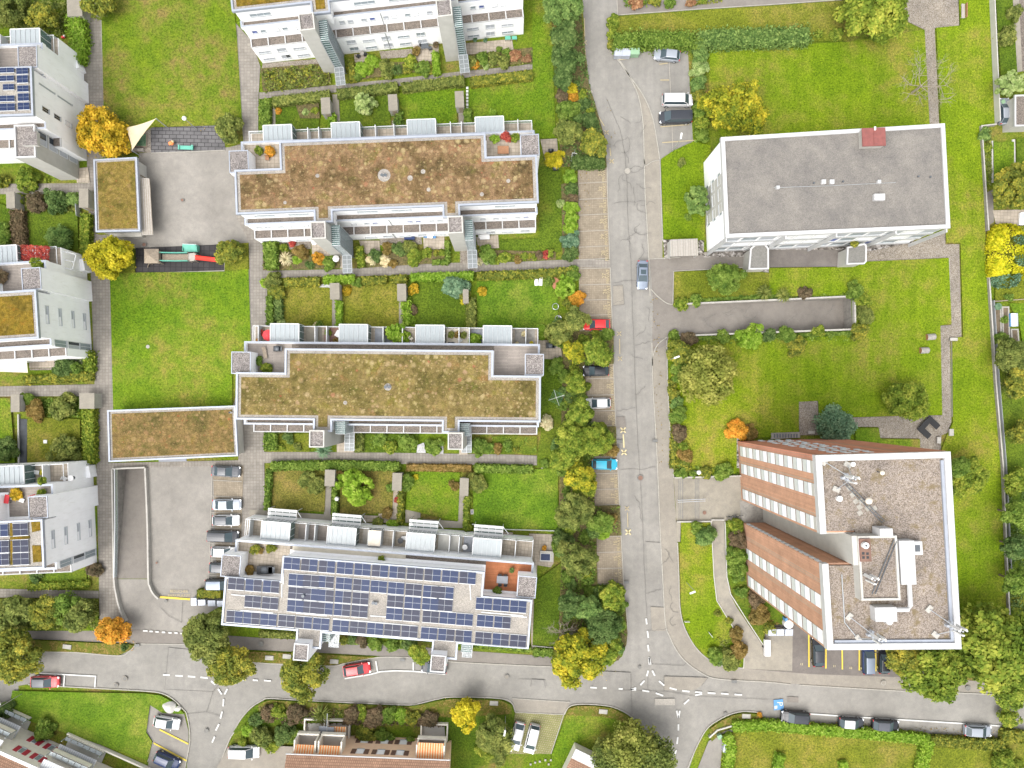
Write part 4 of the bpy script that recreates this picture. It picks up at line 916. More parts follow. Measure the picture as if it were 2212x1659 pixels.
WG = [5.3, 15.8, 27.5, 38.0]
def block_at_base(label, px, py, **k):
    """same block, placed by the foot of its south-west corner"""
    ang = k['ang']; zR = k['zR']; x, y, _ = W(px, py); c, s = math.cos(ang), math.sin(ang)
    ox, oy = x - (.22*c + 2.1*s), y - (.22*s - 2.1*c)
    kk = (H - zR) / (H * S)
    return row_building(label, NX + ox / kk, NY - oy / kk, **k)
blkA, locA = block_at_base('long white block at the north edge with many small windows and two pale stair towers', 568, 137, ang=R(6.4), L=43.0, zB=4.9, zA=7.8, zR=11.0, cover='sedum_gold', zT=13.0, wr=0, er=0, hw=False, he=False,
    tower=[(662, 46, 1, 1), (959, 16, 1, 1)], gardens=None)
blkB, locB = row_building('white terraced block under a brown flowering roof beside the numbered bays', 511, 464, R(2.25), tower=[(687, 497, 1, 1), (983.5, 485, 1, 1)], gardens=WG, deckW='paver_tile', deckE='paver_tile')
blkC, locC = row_building('middle white terraced block with an olive brown roof joined to the garage', 510, 906, R(-.55), L=45.2, wr=7.2, wd=3.6, er=7.1, ed=3.7, cover='sedum_olive', tower=[(684, 948, 1, 0), (983.5, 953, 1, 0)], gardens=[5.8, 16.4, 28.2, 38.6], deckW='deck_grey', deckE='deck_grey', zT=11.7, tower_mat='concrete_light')
blkD, locD = row_building('white block whose whole roof carries rows of blue solar panels', 479, 1349, R(-4.5), L=45.7, D=10.9, wr=8.3, wd=3.7, er=7.4, ed=3.6, cover='gravel_pale', tower=[(650, 1409, 1, 0), (946, 1434, 1, 0)], gardens=[5.6, 15.8, 28, 38.3], deckW='paver_tile', deckE='deck_orange', zT=11.6, tongues=((11.2, 15.0), (31.4, 35.2)), tl=2.4, tower_mat='white_wall')
for root, loc, px, py in ((blkC, locC, 755, 954), (blkC, locC, 1008, 958), (blkD, locD, 722, 1378), (blkD, locD, 1010, 1400)):
    u, v = loc(px, py, 2.4); q = MB()
    q.rect(u - .75, v - 1.45, u + .75, v + 1.45, 2.35, 2.4, 'glass_canopy')
    for x in (u - .75, u, u + .75): q.rect(x - .04, v - 1.5, x + .04, v + 1.5, 2.4, 2.46, 'frame_grey')
    for y in np.linspace(v - 1.45, v + 1.45, 6): q.rect(u - .75, y - .03, u + .75, y + .03, 2.4, 2.45, 'frame_grey')
    for x in (u - .7, u + .7): q.rect(x - .04, v - 1.35, x + .04, v - 1.27, 0, 2.35, 'frame_grey')
    q.build('entrance_canopy', root)
    q = MB(); q.rect(u - .75, v + 1.5, u + .75, v + 3.4, 0, 8.3, 'glass_green')
    for z in np.arange(.7, 8.2, .7): q.strip([(u - .78, v + 1.47), (u + .78, v + 1.47), (u + .78, v + 3.4)], .05, z, z + .07, 'frame_grey')
    for y in np.arange(v + 1.5, v + 3.4, .3): q.rect(u - .75, y, u + .75, y + .05, 8.3, 8.36, 'frame_white')
    q.build('glazed_stair', root)
def vents(root, loc, pts, z):
    for px, py in pts:
        u, v = loc(px, py, z); b = MB(); b.cyl(u, v, z, z + .45, .2, 'silver_metal', 10, top='black_plastic'); b.cyl(u, v, z + .4, z + .46, .24, 'silver_metal', 10, top='metal_dark'); b.build('roof_vent', root)
vents(blkB, locB, [(826, 380), (833, 380)], 9.6); vents(blkC, locC, [(834, 836), (841, 836)], 9.6); vents(blkD, locD, [(807, 1301), (813, 1302), (656, 1286)], 9.6)
for root, loc, pts, z in ((blkB, locB, [(830, 379, .95), (686, 380, .3), (914, 371, .35), (886, 385, .4), (1098, 391, .3), (926, 410, .3), (616, 438, .25), (1041, 420, .3)], 9.5), (blkC, locC, [(746, 870, .3), (838, 836, .55)], 9.5)):
    b = MB()
    for px, py, r in pts:
        u, v = loc(px, py, z); b.cyl(u, v, z, z + .09, r, 'gravel_pale', 14)
    b.build('gravel_spot', root)
PAN = {}
def panel_mesh(kind, w=2.44, d=1.74):
    if kind in PAN: return PAN[kind]
    b = MB(); z = .12; hw = w / 4 - .012
    for i, sx in enumerate((-w/4, w/4)):
        m = {'bb': ('solar_blue', 'solar_blue'), 'bd': ('solar_blue', 'solar_slate'), 'db': ('solar_slate', 'solar_blue'), 'dd': ('solar_slate', 'solar_slate')}[kind][i]
        b.rect(sx - hw, -d/2, sx + hw, d/2, z, z + .04, 'frame_grey')
        for q in (0, 1):
            y0 = -d/2 + .012 + q * (d/2 - .004); b.rect(sx - hw + .014, y0, sx + hw - .014, y0 + d/2 - .02, z + .04, z + .046, m)
    b.rect(-w/2, -d/2 - .07, w/2, -d/2 + .01, 0, z + .03, 'frame_white'); b.rect(-w/2, d/2 - .01, w/2, d/2 + .05, 0, z + .03, 'frame_white')
    b.rect(-w/2 + .02, -.02, w/2 - .02, .02, z + .04, z + .05, 'coping')
    PAN[kind] = b.mesh('solar_panel'); return PAN[kind]
pr = random.Random(3)
def panel(root, u, v, z, rz=0):
    put('solar_panel', panel_mesh(pr.choice(['bb', 'bb', 'bb', 'bd', 'db', 'dd', 'dd'])), root, (u, v, z), rz)
def prow(x0, y0, x1, y1, n, skip=()):
    """n double modules in a row whose centre line runs between two plan pixels"""
    a = locD(x0, y0, 9.75); c = locD(x1, y1, 9.75)
    for i in range(n):
        if i in skip: continue
        t = (i + .5) / n; panel(blkD, a[0] + (c[0]-a[0])*t, a[1] + (c[1]-a[1])*t, 9.57)
prow(611, 1216, 725, 1226, 3); prow(726, 1226, 1029, 1250, 8)
prow(625, 1252, 719, 1258, 2.5.__int__() + 1); prow(724, 1259, 912, 1276, 5); prow(916, 1277, 1008, 1284, 3, (2,))
prow(624, 1280, 719, 1288, 3, ()); prow(722, 1288, 910, 1304, 5, (2,)); prow(914, 1304, 1006, 1311, 3, (2,))
prow(622, 1308, 717, 1316, 3); prow(720, 1316, 908, 1331, 5, (2,)); prow(912, 1331, 1022, 1340, 3)
prow(600, 1340, 712, 1350, 3); prow(717, 1351, 903, 1366, 5); prow(908, 1367, 1020, 1376, 3); prow(1025, 1377, 1138, 1386, 3)
prow(491, 1260, 604, 1269, 3); prow(527, 1298, 602, 1305, 2); prow(488, 1331, 598, 1340, 3)
prow(1027, 1303, 1138, 1312, 3); prow(1029, 1340, 1104, 1346, 2)
for px0, py0, px1, py1 in [(612,1238,612,1262),(609,1262,609,1290),(1015,1262,1017,1296),(1020,1250,1022,1262),(500,1284,530,1287),(1104,1330,1138,1333),(800,1330,835,1332),(520,1318,590,1324),(660,1290,640,1288),(720,1336,900,1352),(910,1354,1010,1362),(640,1324,706,1330),(1040,1322,1130,1330)]:
    a = locD(px0, py0, 9.6); c = locD(px1, py1, 9.6); b = MB(); b.strip([a, c], .12, 9.57, 9.68, 'frame_white'); b.build('cable_tray', blkD)
for gu in [5.6, 15.8, 28, 38.3]:
    b = MB(); v0, v1 = 10.9 + 4.15, 10.9 + 5.6
    for x in np.linspace(gu - 2.2, gu + 2.2, 5): b.rect(x - .04, v0, x + .04, v1, 2.9, 3.0, 'frame_white')
    for y in (v0 + .1, v0 + .75, v1 - .1): b.rect(gu - 2.3, y - .22, gu + 2.3, y + .2, 2.98, 3.06, 'fabric_white')
    for y in (v0 + .42, v0 + 1.08): b.rect(gu - 2.2, y - .1, gu + 2.2, y + .1, 2.9, 2.94, 'glass_green')
    for x in (gu - 2.25, gu + 2.25): b.rect(x - .05, v1 - .1, x + .05, v1, 0, 2.9, 'frame_white'); b.tube([(x, v1, 2.95), (x + .9, v1 - .9, 3.5)], .05, 'frame_white')
    b.build('sun_frame', blkD)
for u0, u1, m in ((8.4, 12.8, 'deck_grey'), (18.6, 21.2, 'wood_pale'), (30.5, 34.3, 'concrete_light'), (34.5, 36.0, 'slate_slab')):
    b = MB(); b.rect(u0, 12.2, u1, 14.7, 3.17, 3.2, m); b.build('terrace_deck', blkD)
for px0, px1, m in ((565,588,'paver_tile'),(661,696,'concrete_slab'),(701,733,'deck_brown'),(810,846,'slate_slab'),(866,902,'paver_tile'),(965,1012,'fabric_cream'),(1018,1048,'slate_slab'),(1112,1155,'concrete_dark')):
    u0, u1 = locC(px0, 730, 3.1)[0], locC(px1, 730, 3.1)[0]; b = MB(); b.rect(u0, 11.9, u1, 14.4, 3.16, 3.2, m); b.build('terrace_deck', blkC)
b = MB(); b.rect(8.6, 11.05, 26, 11.75, 6.24, 6.27, 'awning_cream'); b.build('terrace_deck', blkD)
def west_block(label, px, py, ang, cover, gardens, winspec, L=45, hut=True):
    """px, py: plan pixel of the SE roof corner at 12.5 m"""
    X, Y, _ = W(px, py, 12.5); c, s = math.cos(ang), math.sin(ang)
    ox, oy = X - L * c, Y - L * s; kk = (H - 12.5) / (H * S)
    root, loc = row_building(label, NX + ox / kk, NY - oy / kk, ang, L=L, zB=6.2, zA=9.3, zR=12.5, cover=cover, wr=0, er=7.2, ed=3.55, hw=False, he=hut, gardens=gardens, tongues=(), wins=False, zT=14)
    gable_windows(root, L, winspec)
    return root, loc
slit_set = [(3.7, z, 2.7, .6, 'half') for z in (1.3, 4.2, 7.2, 10.1)]
top_set = [(9.0, z, .8, 1.5, s) for z, s in ((.9, 'grey'), (3.9, 'grey'), (6.9, 'dark'))]
low_set = [(-.35, z, 1.15, 2.75, s) for z, s in ((.3, 'glass'), (3.15, 'mixed'), (6.3, 'glass'))]
blkW2, locW2 = west_block('white gabled end of a block with a golden moss roof', 86, 731, R(3.6), 'sedum_gold', [37.6, 27], slit_set + top_set + low_set)
blkW3, locW3 = west_block('white gabled end of a block with solar panels between moss strips', 98, 1227, R(2.5), 'gravel_pale', [37.6, 27], slit_set + top_set + low_set)
blkW1, locW1 = west_block('white gabled end of the north-western block with blue solar panels', 74, 250, R(2.0), 'gravel_pale', [41.5, 31], [(2.0, z, .8, 1.5, s) for z, s in ((1.2, 'dark'), (3.8, 'white'), (6.4, 'dark'), (9.0, 'dark'))] + [(5.4, 3.5, .3, 3.4, 'glass'), (5.4, 7.6, .3, 3.4, 'glass')])
u0, v0 = locW1(32, 341, 10.3); u1, v1 = locW1(89, 268, 10.3)
b = MB(); b.rect(u0, v0, u1 - 1.0, v1, 0, 10.0, 'concrete_light'); b.flat([(u0+.2, v0+.2), (u1-1.2, v0+.2), (u1-1.2, v1-.2), (u0+.2, v1-.2)], 10.05, 'gravel_hut'); b.strip([(u0+.1, v0+.1), (u1-1.1, v0+.1), (u1-1.1, v1-.1), (u0+.1, v1-.1)], .22, 9.9, 10.3, 'coping_white', True)
b.rect(u1 - 2.6, v0 + 1.6, u1 - .4, v0 + 3.6, 10.06, 10.75, 'concrete_light', 'gravel_hut'); an = b.build('stair_annex', blkW1)
for z in (.6, 3.0, 5.4, 7.8): window(blkW1, u1 - .98, v1 - 1.6, z, 2.0, 1.9, 'mixed', R(90), 2)
for x0, x1, y0, y1, root, loc, z in ((0, 33, 148, 158, blkW1, locW1, 12.6), (0, 33, 165, 176, blkW1, locW1, 12.6), (8, 33, 183, 195, blkW1, locW1, 12.6), (0, 34, 208, 220, blkW1, locW1, 12.6), (0, 35, 225, 240, blkW1, locW1, 12.6), (37, 63, 148, 161, blkW1, locW1, 12.6), (38, 63, 164, 180, blkW1, locW1, 12.6), (39, 64, 186, 199, blkW1, locW1, 12.6), (40, 65, 203, 219, blkW1, locW1, 12.6), (40, 66, 223, 238, blkW1, locW1, 12.6),
     (-14, 20, 1132, 1158, blkW3, locW3, 12.6), (29, 63, 1130, 1156, blkW3, locW3, 12.6), (-12, 22, 1168, 1193, blkW3, locW3, 12.6), (29, 64, 1166, 1192, blkW3, locW3, 12.6), (-12, 22, 1196, 1220, blkW3, locW3, 12.6), (29, 65, 1194, 1219, blkW3, locW3, 12.6)):
    u, v = loc((x0+x1)/2, (y0+y1)/2, z)
    o = put('solar_panel', panel_mesh(pr.choice(['bb', 'dd', 'bd']) if root is blkW3 else 'bb'), root, (u, v, z + .05)); o.scale = ((x1-x0)/15.0/2.42 * .97, (y1-y0)/15.0/1.62 * .95, 1)
b = MB()
for q in [(67,1120),(90,1128),(91,1145),(70,1150)],[(70,1178),(88,1178),(91,1213),(72,1215)],[(22,1160),(64,1157),(65,1163),(22,1166)],[(22,1130),(28,1130),(28,1158),(22,1158)],[(23,1168),(28,1168),(28,1220),(23,1220)]:
    b.prism([locW3(x, y, 12.6) for x, y in q], 12.55, 12.66, 'sedum_gold')
b.build('green_roof', blkW3)

def flat_block(name, label, cat, roof_px, h, cover, gravel=.5):
    c = [W(x, y, h)[:2] for x, y in roof_px]
    if sum(c[i][0]*c[(i+1)%4][1]-c[(i+1)%4][0]*c[i][1] for i in range(4)) < 0: c = c[::-1]
    m = (sum(p[0] for p in c)/4, sum(p[1] for p in c)/4, 0); root = thing(name, label, cat, m)
    b = MB(); b.prism(inset(c, .3), 0, h - .2, 'concrete_light'); b.build('wall', root, m)
    b = MB(); b.prism(inset(c, .05), h - .35, h - .02, 'coping', 'gravel_pale'); b.build('roof', root, m)
    b = MB(); b.prism(inset(c, gravel), h - .1, h + .05, cover); b.build('green_roof', root, m)
    b = MB(); b.strip(inset(c, .12), .25, h - .3, h + .2, 'coping', True); b.build('roof_coping', root, m)
    return root, m
pav, pm = flat_block('pavilion', 'small flat pavilion with a golden moss roof beside the asphalt yard', 'pavilion', [(203,345),(297,340),(304,500),(208,502)], 3.2, 'sedum_moss', .5)
gar, gm = flat_block('garage_building', 'flat garage with a mossy roof over the sunken ramp', 'garage', [(233,886),(509,876),(515,985),(236,998)], 3.3, 'sedum_rust', .6)
b = MB(); p0 = W(316,403,2.3); q = P2([(304,385),(322,385),(331,507),(307,508)], 2.4); b.prism(q, 2.3, 2.42, 'wood_pale'); 
for i in range(5): b.strip(P2([(306+i*4.3, 387), (311+i*4.6, 506)], 2.43), .06, 2.42, 2.45, 'wood')
for x, y in ((320,388),(328,504)): b.box(*W(x, y, 0)[:2], 0, 2.3, .12, .12, 'wood')
b.build('wooden_canopy', pav, pm)
b = MB(); b.prism(P2([(236,502),(305,500),(306,511),(238,513)], 1.0), 0, 1.0, 'concrete'); b.build('bench_wall', pav, pm)
b = MB(); x, y, _ = W(371, 998, 3.0); b.box(x, y + .3, 2.6, 2.75, 4.4, .5, 'slate_slab', R(1)); b.build('garage_canopy', gar, gm)
b = MB(); x, y, _ = W(499, 891, 3.4); b.cyl(x, y, 3.3, 4.0, .16, 'frame_white', 10, top='black_plastic'); b.build('roof_vent', gar, gm)

hG = 10.3
gc = [W(x, y, hG)[:2] for x, y in [(1567,514),(2052,493),(2040,267),(1557,297)]]
gm3 = (gc[0][0], gc[0][1], 0)
wb = thing('apartment_block', 'white apartment block with a large grey gravel roof and copper chimney box', 'apartment building', gm3)
b = MB(); gi = inset(gc, .25); b.prism(gi, 0, hG - .3, 'white_wall'); b.build('wall', wb, gm3)
b = MB(); b.prism(inset(gc, .1), hG - .3, hG - .12, 'coping_white', 'gravel_roof'); b.build('roof', wb, gm3)
b = MB(); b.strip(inset(gc, .28), .56, hG - .5, hG + .12, 'coping_white', True); b.build('roof_coping', wb, gm3)
def on_face(c0, c1, t, out=0.0):
    dx, dy = c1[0]-c0[0], c1[1]-c0[1]; l = math.hypot(dx, dy)
    return (c0[0]+dx*t + dy/l*out, c0[1]+dy*t - dx/l*out, math.atan2(dy, dx), l)
for i, t in enumerate((0.0, .27, .50, .77, 1.0)):
    x, y, a, l = on_face(gi[0], gi[1], t, .5); b = MB(); b.box(x - gm3[0], y - gm3[1], 0.2, hG - .35, .2, .5, 'coping_white', a); b.build('balcony_wall', wb)
for z in (0.1, 3.15, 6.25): b = MB(); x, y, a, l = on_face(gi[0], gi[1], .5, .1); b.box(x - gm3[0], y - gm3[1], z, z + .75, l * .99, .16, 'coping_white', a); b.build('facade_band', wb)
wr_ = random.Random(8)
for z in (.9, 3.95, 7.05):
    for i in range(12):
        t = (i + .5) / 12; x, y, a, l = on_face(gi[0], gi[1], t, .02)
        window(wb, x - gm3[0], y - gm3[1], z, 2.35, 1.95, wr_.choice(['grey', 'glass', 'glass', 'white', 'blue' if i in (5, 6, 9, 10) else 'grey']), a, 2)
for z in (1.2, 4.2, 7.3):
    for t in (.36, .52, .68):
        x, y, a, l = on_face(gi[3], gi[0], t, .02); window(wb, x - gm3[0], y - gm3[1], z, 1.8, 1.3, 'glass', a, 2)
b = MB(); x, y, a, l = on_face(gi[3], gi[0], .52, .03); b.box(x - gm3[0], y - gm3[1], .4, 9.4, 5.6, .03, 'concrete_light', a); b.build('facade_panel', wb)
for pts in ([(1620,537),(1632,527),(1652,527),(1660,537),(1660,582),(1616,583)], [(1829,534),(1866,526),(1871,530),(1871,565),(1866,571),(1827,572)]):
    b = MB(); p = [(W(x, y, 3.4)[0]-gm3[0], W(x, y, 3.4)[1]-gm3[1]) for x, y in pts][::-1]
    b.prism(inset(p, .2), 0, 3.2, 'concrete_light'); b.prism(p, 3.2, 3.4, 'coping_white', 'concrete_dark'); b.strip(inset(p, .12), .24, 3.3, 3.62, 'coping_white', True); b.flat(inset(p, .2), 3.45, 'grey_cover'); b.build('porch', wb)
x, y, _ = W(1886, 297, 11.2); b = MB(); b.box(x-gm3[0], y-gm3[1], 9.9, 11.3, 3.15, 2.45, 'concrete', R(2)); b.box(x-gm3[0], y-gm3[1], 11.3, 11.45, 3.4, 2.65, 'copper_roof', R(2))
b.box(x-gm3[0], y-gm3[1], 11.45, 11.5, .08, 2.6, 'copper_roof', R(2)); b.box(x-gm3[0]+.1, y-gm3[1]+1.2, 11.45, 11.6, .25, .5, 'fabric_white'); b.build('chimney_box', wb)
for px, py, s in ((1780,392,.62),(1798,392,.62),(1900,392,.5),(1681,404,.45)):
    x, y, _ = W(px, py, 10.6); b = MB(); b.box(x-gm3[0], y-gm3[1], 10.1, 10.6, s, s, 'coping_white'); b.cyl(x-gm3[0], y-gm3[1], 10.6, 10.7, s*.3, 'blind_grey'); b.build('roof_vent', wb)
x, y, _ = W(1901, 425, 10.8); b = MB(); b.box(x-gm3[0], y-gm3[1], 10.1, 10.75, 1.55, .95, 'coping_white', R(1)); b.box(x-gm3[0], y-gm3[1], 10.75, 10.82, 1.4, .8, 'fabric_white', R(1)); b.build('skylight', wb)
b = MB(); p = [W(x, y, 10.3) for x, y in [(1672,405),(1790,401),(1935,394)]]; b.tube([(q[0]-gm3[0], q[1]-gm3[1], 10.24) for q in p], .03, 'frame_grey'); b.build('lightning_wire', wb)
for px, py in ((2010,382),(1984,381),(1758,395),(1821,392)):
    x, y, _ = W(px, py, 10.3); b = MB(); b.cyl(x-gm3[0], y-gm3[1], 10.1, 10.4, .13, 'metal_dark', 8); b.build('roof_drain', wb)

hT = 28.5
C_NW, C_NE, C_SE, C_SW = (W(x, y, hT)[:2] for x, y in [(1762,984),(2053,976),(2077,1402),(1788,1404)])
tm = (C_SW[0], C_SW[1], 0)
def T(s, t):
    """s west to east, t south to north, both in metres from the SW corner"""
    Wd, Dp = 16.2, 23.5; a, b_ = s / Wd, t / Dp
    return tuple((C_SW[k]*(1-a)+C_SE[k]*a)*(1-b_) + (C_NW[k]*(1-a)+C_NE[k]*a)*b_ - tm[k] for k in (0, 1))
tow = thing('brick_tower', 'tall brick tower block with white window columns and rooftop antennas', 'tower block', tm)
SL0, SL1, SLD = 10.3, 14.0, 4.2                      # the open stair slot in the west front
outline = [T(0,0), T(16.2,0), T(16.2,23.5), T(0,23.5), T(0,SL1), T(SLD,SL1), T(SLD,SL0), T(0,SL0)]
b = MB(); b.prism(outline, 0, hT - .8, 'brick_wall'); b.build('wall', tow)
b = MB(); b.prism([T(.25,.25), T(15.95,.25), T(15.95,23.25), T(.25,23.25), T(.25,SL1+.25), T(SLD+.25,SL1+.25), T(SLD+.25,SL0-.25), T(.25,SL0-.25)], hT - .8, hT - .45, 'gravel_tower'); b.build('roof', tow)
b = MB(); b.strip([T(.35,SL1+.0), T(.35,23.15), T(15.85,23.15), T(15.85,.35), T(.35,.35), T(.35,SL0+.1)], .75, hT - .9, hT, 'coping_white'); b.build('roof_coping', tow)
b = MB(); b.strip([T(15.3,22.5), T(15.3,.9), T(1.0,.9)], .34, hT - .6, hT - .22, 'coping', top='coping'); b.build('roof_flashing', tow)
b = MB(); b.prism([T(SLD-.05,SL0), T(SLD+.3,SL0), T(SLD+.3,SL1), T(SLD-.05,SL1)], 0, hT - .5, 'concrete_light')
b.prism([T(.4,SL1-.12), T(SLD,SL1-.12), T(SLD,SL1+.05), T(.4,SL1+.05)], 0, hT - .85, 'concrete_light')
b.build('stair_slot_wall', tow)
b = MB(); b.prism([T(SLD-.09,SL0+.1), T(SLD-.05,SL0+.1), T(SLD-.05,SL1-.2), T(SLD-.09,SL1-.2)], .1, 3.4, 'window_dark'); b.prism([T(-.3,SL0), T(SLD-.1,SL0), T(SLD-.1,SL1-.13), T(-.3,SL1-.13)], 0, .2, 'concrete_dark'); b.build('entrance', tow)
for q in range(17):
    s0 = T(.35, SL0 + .02); put('slot_window', win_mesh(.55, .95, 'white', 1), tow, (s0[0], s0[1], 1.6 + q*1.53), R(181))
ph = [T(SLD-.6,SL0+.2), T(9.4,SL0+.2), T(9.4,SL1+.9), T(SLD-.6,SL1+.9)]
mh = [T(3.6,3.9), T(9.4,3.9), T(9.4,14.2), T(3.6,14.2)]
b = MB(); b.prism([T(3.9,6.2), T(8.6,6.2), T(8.6,13.9), T(3.9,13.9)], hT - .5, hT + .9, 'concrete_light', 'gravel_tower'); b.strip([T(4.05,6.35), T(8.45,6.35), T(8.45,13.75), T(4.05,13.75)], .26, hT + .8, hT + 1.1, 'concrete_light', True)
b.prism([T(3.3,SL0+.1), T(3.9,SL0+.1), T(3.9,SL1-.1), T(3.3,SL1-.1)], 0, hT + .9, 'concrete_light'); b.build('machine_house', tow)
b = MB(); b.prism([T(4.0,10.9), T(5.3,10.9), T(5.3,13.6), T(4.0,13.6)], hT + .9, hT + 1.3, 'copper_roof', 'rust_cover')
x, y = T(4.5, 12.9); b.cyl(x, y, hT + 1.3, hT + 1.8, .38, 'fabric_white', 14, top='fabric_white'); b.cyl(x, y, hT+1.8, hT+1.84, .12, 'black_plastic', 8)
for s_, t_ in ((4.35, 11.9), (4.35, 11.4), (4.85, 11.85), (4.85, 11.4)): x, y = T(s_, t_); b.box(x, y, hT+1.3, hT+1.32, .3, .3, 'black_plastic')
b.build('chimney_stack', tow)
b = MB(); b.prism([T(8.9,8.0), T(10.7,8.0), T(10.7,13.2), T(8.9,13.2)], hT - .3, hT + .9, 'coping_white'); b.prism([T(10.7,11.4), T(11.9,11.4), T(11.9,13.0), T(10.7,13.0)], hT - .3, hT + .5, 'coping_white'); b.prism([T(11.0,11.8), T(11.6,11.8), T(11.6,12.6), T(11.0,12.6)], hT + .5, hT + .52, 'metal_dark'); b.build('air_duct', tow)
b = MB(); b.prism([T(6.4,13.9), T(7.9,13.9), T(7.9,14.8), T(6.4,14.8)], hT - .3, hT + 1.5, 'coping_white'); b.build('cabinet_unit', tow)
b = MB(); b.prism([T(5.6,3.6), T(8.2,3.6), T(8.2,5.3), T(5.6,5.3)], hT - .4, hT + .8, 'coping_white'); x, y = T(7.4, 3.5); b.cyl(x, y, hT - .4, hT + .6, .4, 'coping_white', 12); b.build('air_handler', tow)
b = MB(); b.tube([(*T(10.1,8.0), hT+.4), (*T(10.1,5.4), hT+.4), (*T(9.8,4.9), hT+.4), (*T(8.2,4.9), hT+.4)], .28, 'coping_white', 8); b.build('exhaust_pipe', tow)
b = MB()
for s_, t_ in ((5.0,17.8),(5.35,17.0),(5.7,16.2),(6.1,15.5),(6.1,14.8),(7.1,15.3),(7.9,15.3),(6.3,16.2)): x, y = T(s_-1, t_+1.6); b.box(x, y, hT-.46, hT-.4, .55, .55, 'kerb_stone', R(35))
b.build('step_slabs', tow)
b = MB(); b.tube([(*T(3.2,20.1), hT-.2), (*T(7.6,15.2), hT-.2)], .05, 'metal_dark'); b.tube([(*T(3.5,20.3), hT-.2), (*T(7.9,15.4), hT-.2)], .05, 'metal_dark')
for i in range(14):
    t = i/13; b.tube([(*T(3.2+4.4*t,20.1-4.9*t), hT-.2), (*T(3.5+4.4*t,20.3-4.9*t), hT-.2)], .03, 'metal_dark', 4)
b.build('cable_ladder', tow)
b = MB(); b.tube([(*T(5.2,7.0), hT+1.1), (*T(8.2,13.4), hT+1.1)], .06, 'metal_dark'); b.tube([(*T(5.6,7.0), hT+1.1), (*T(8.5,13.2), hT+1.1)], .06, 'metal_dark'); b.build('cable_ladder', tow)
b = MB(); b.tube([(*T(2.4,9.0), hT-.3), (*T(2.4,3.2), hT-.3), (*T(3.6,1.6), hT-.3)], .06, 'frame_grey'); b.build('roof_conduit', tow)
for s_, t_, r_, hh in ((2.6,18.2,.35,.5),(4.5,22.3,.3,.4)):
    x, y = T(s_, t_); b = MB(); b.cyl(x, y, hT-.5, hT-.5+hh, r_, 'fabric_white', 12); b.build('roof_vent', tow)
for s_, t_, r_ in ((5.7,18.0,.42),(7.5,21.3,.28)):
    x, y = T(s_, t_); b = MB(); b.cyl(x, y, hT-.5, hT+.7, .06, 'metal_dark', 8); b.dome(x, y, hT+.7, r_, r_, 'fabric_cream', 14); b.build('dome_lamp', tow)
wx = (C_NW[0]-C_SW[0], C_NW[1]-C_SW[1]); wang = math.atan2(-wx[1], -wx[0])
def tower_win(w, h):
    b = MB(); b.rect(-w/2, -.06, w/2, .02, 0, .13, 'shutter_brown'); b.rect(-w/2, -.03, w/2, .02, .13, h*.44, 'window_pale'); b.rect(-w/2, -.045, w/2, .02, h*.44, h*.5, 'blind_grey'); b.rect(-w/2, -.03, w/2, .02, h*.5, h - .02, 'blind_white')
    return b.mesh('window')
for tc, wcol in ((22.0, 1.55), (19.2, 1.55), (15.1, 1.6), (5.5, 1.7), (1.15, 1.7)):
    wm_ = tower_win(wcol, 2.96)
    for fl in range(9): x, y = T(-.02, tc); put('window', wm_, tow, (x, y, .85 + fl * 2.96), wang)
b = MB()
for tc, wcol in ((22.0, 1.55), (19.2, 1.55), (15.1, 1.6), (5.5, 1.7), (1.15, 1.7)): b.prism([T(-.05,tc-wcol/2), T(.1,tc-wcol/2), T(.1,tc+wcol/2), T(-.05,tc+wcol/2)], hT-1.6, hT-.92, 'concrete_light')
b.build('head_panel', tow)
b = MB(); b.prism([T(-.04,23.5), T(16.2,23.5), T(16.2,23.56), T(-.04,23.56)], 0, hT - .95, 'brick_red'); b.prism([T(-.07,22.9), T(.0,22.9), T(.0,23.56), T(-.07,23.56)], 0, hT - .95, 'brick_red'); b.build('north_front', tow)
nx = (C_NE[0]-C_NW[0], C_NE[1]-C_NW[1]); nang = math.atan2(-nx[1], -nx[0])
for k_, s_ in enumerate((3.2, 4.6, 6.0, 7.4)):
    for fl in range(9):
        x, y = T(s_ + .35 * (fl % 2) , 23.58); window(tow, x, y, 1.3 + fl * 2.98 + (k_ % 2) * .7, .8, 1.25, 'white', nang, 1)
def antenna(px, py, label, arms):
    x, y, _ = W(px, py, hT); z = hT - .45; b = MB(); root = thing('antenna_mast', label, 'antenna', (x, y, z)); o = (x, y, z)
    b.cyl(x, y, z, z + 3.4, .09, 'silver_metal', 8); 
    b.build('mast', root, o); b = MB()
    for ang, l in arms:
        ex, ey = x + math.cos(R(ang))*l, y + math.sin(R(ang))*l
        b.tube([(x, y, z + 2.6), (ex, ey, z + .15)], .05, 'silver_metal'); b.box(ex, ey, z, z + .22, .6, .9, 'concrete', R(ang))
    b.build('stay', root, o)
    for i in range(3):
        a = R(120*i + 25); b = MB(); b.box(x + .42*math.cos(a), y + .42*math.sin(a), z + 1.6, z + 3.5, .32, .16, 'fabric_white', a + R(90)); b.tube([(x, y, z+2.4), (x+.4*math.cos(a), y+.4*math.sin(a), z+2.4)], .04, 'metal_dark'); b.build('panel_antenna', root, o)
    b = MB()
    for i, a in enumerate((70, 195, 300)): b.box(x + .3*math.cos(R(a)), y + .3*math.sin(R(a)), z + .6, z + 1.2, .35, .28, 'blind_grey', R(a))
    b.build('radio_unit', root, o)
antenna(1822, 1030, 'white antenna mast at the north corner of the brick tower roof', [(140, 2.8), (65, 1.6), (245, 1.7)])
antenna(1877, 1367, 'antenna mast leaning stays near the south parapet of the tower roof', [(140, 2.9), (215, 1.4), (330, 1.9)])
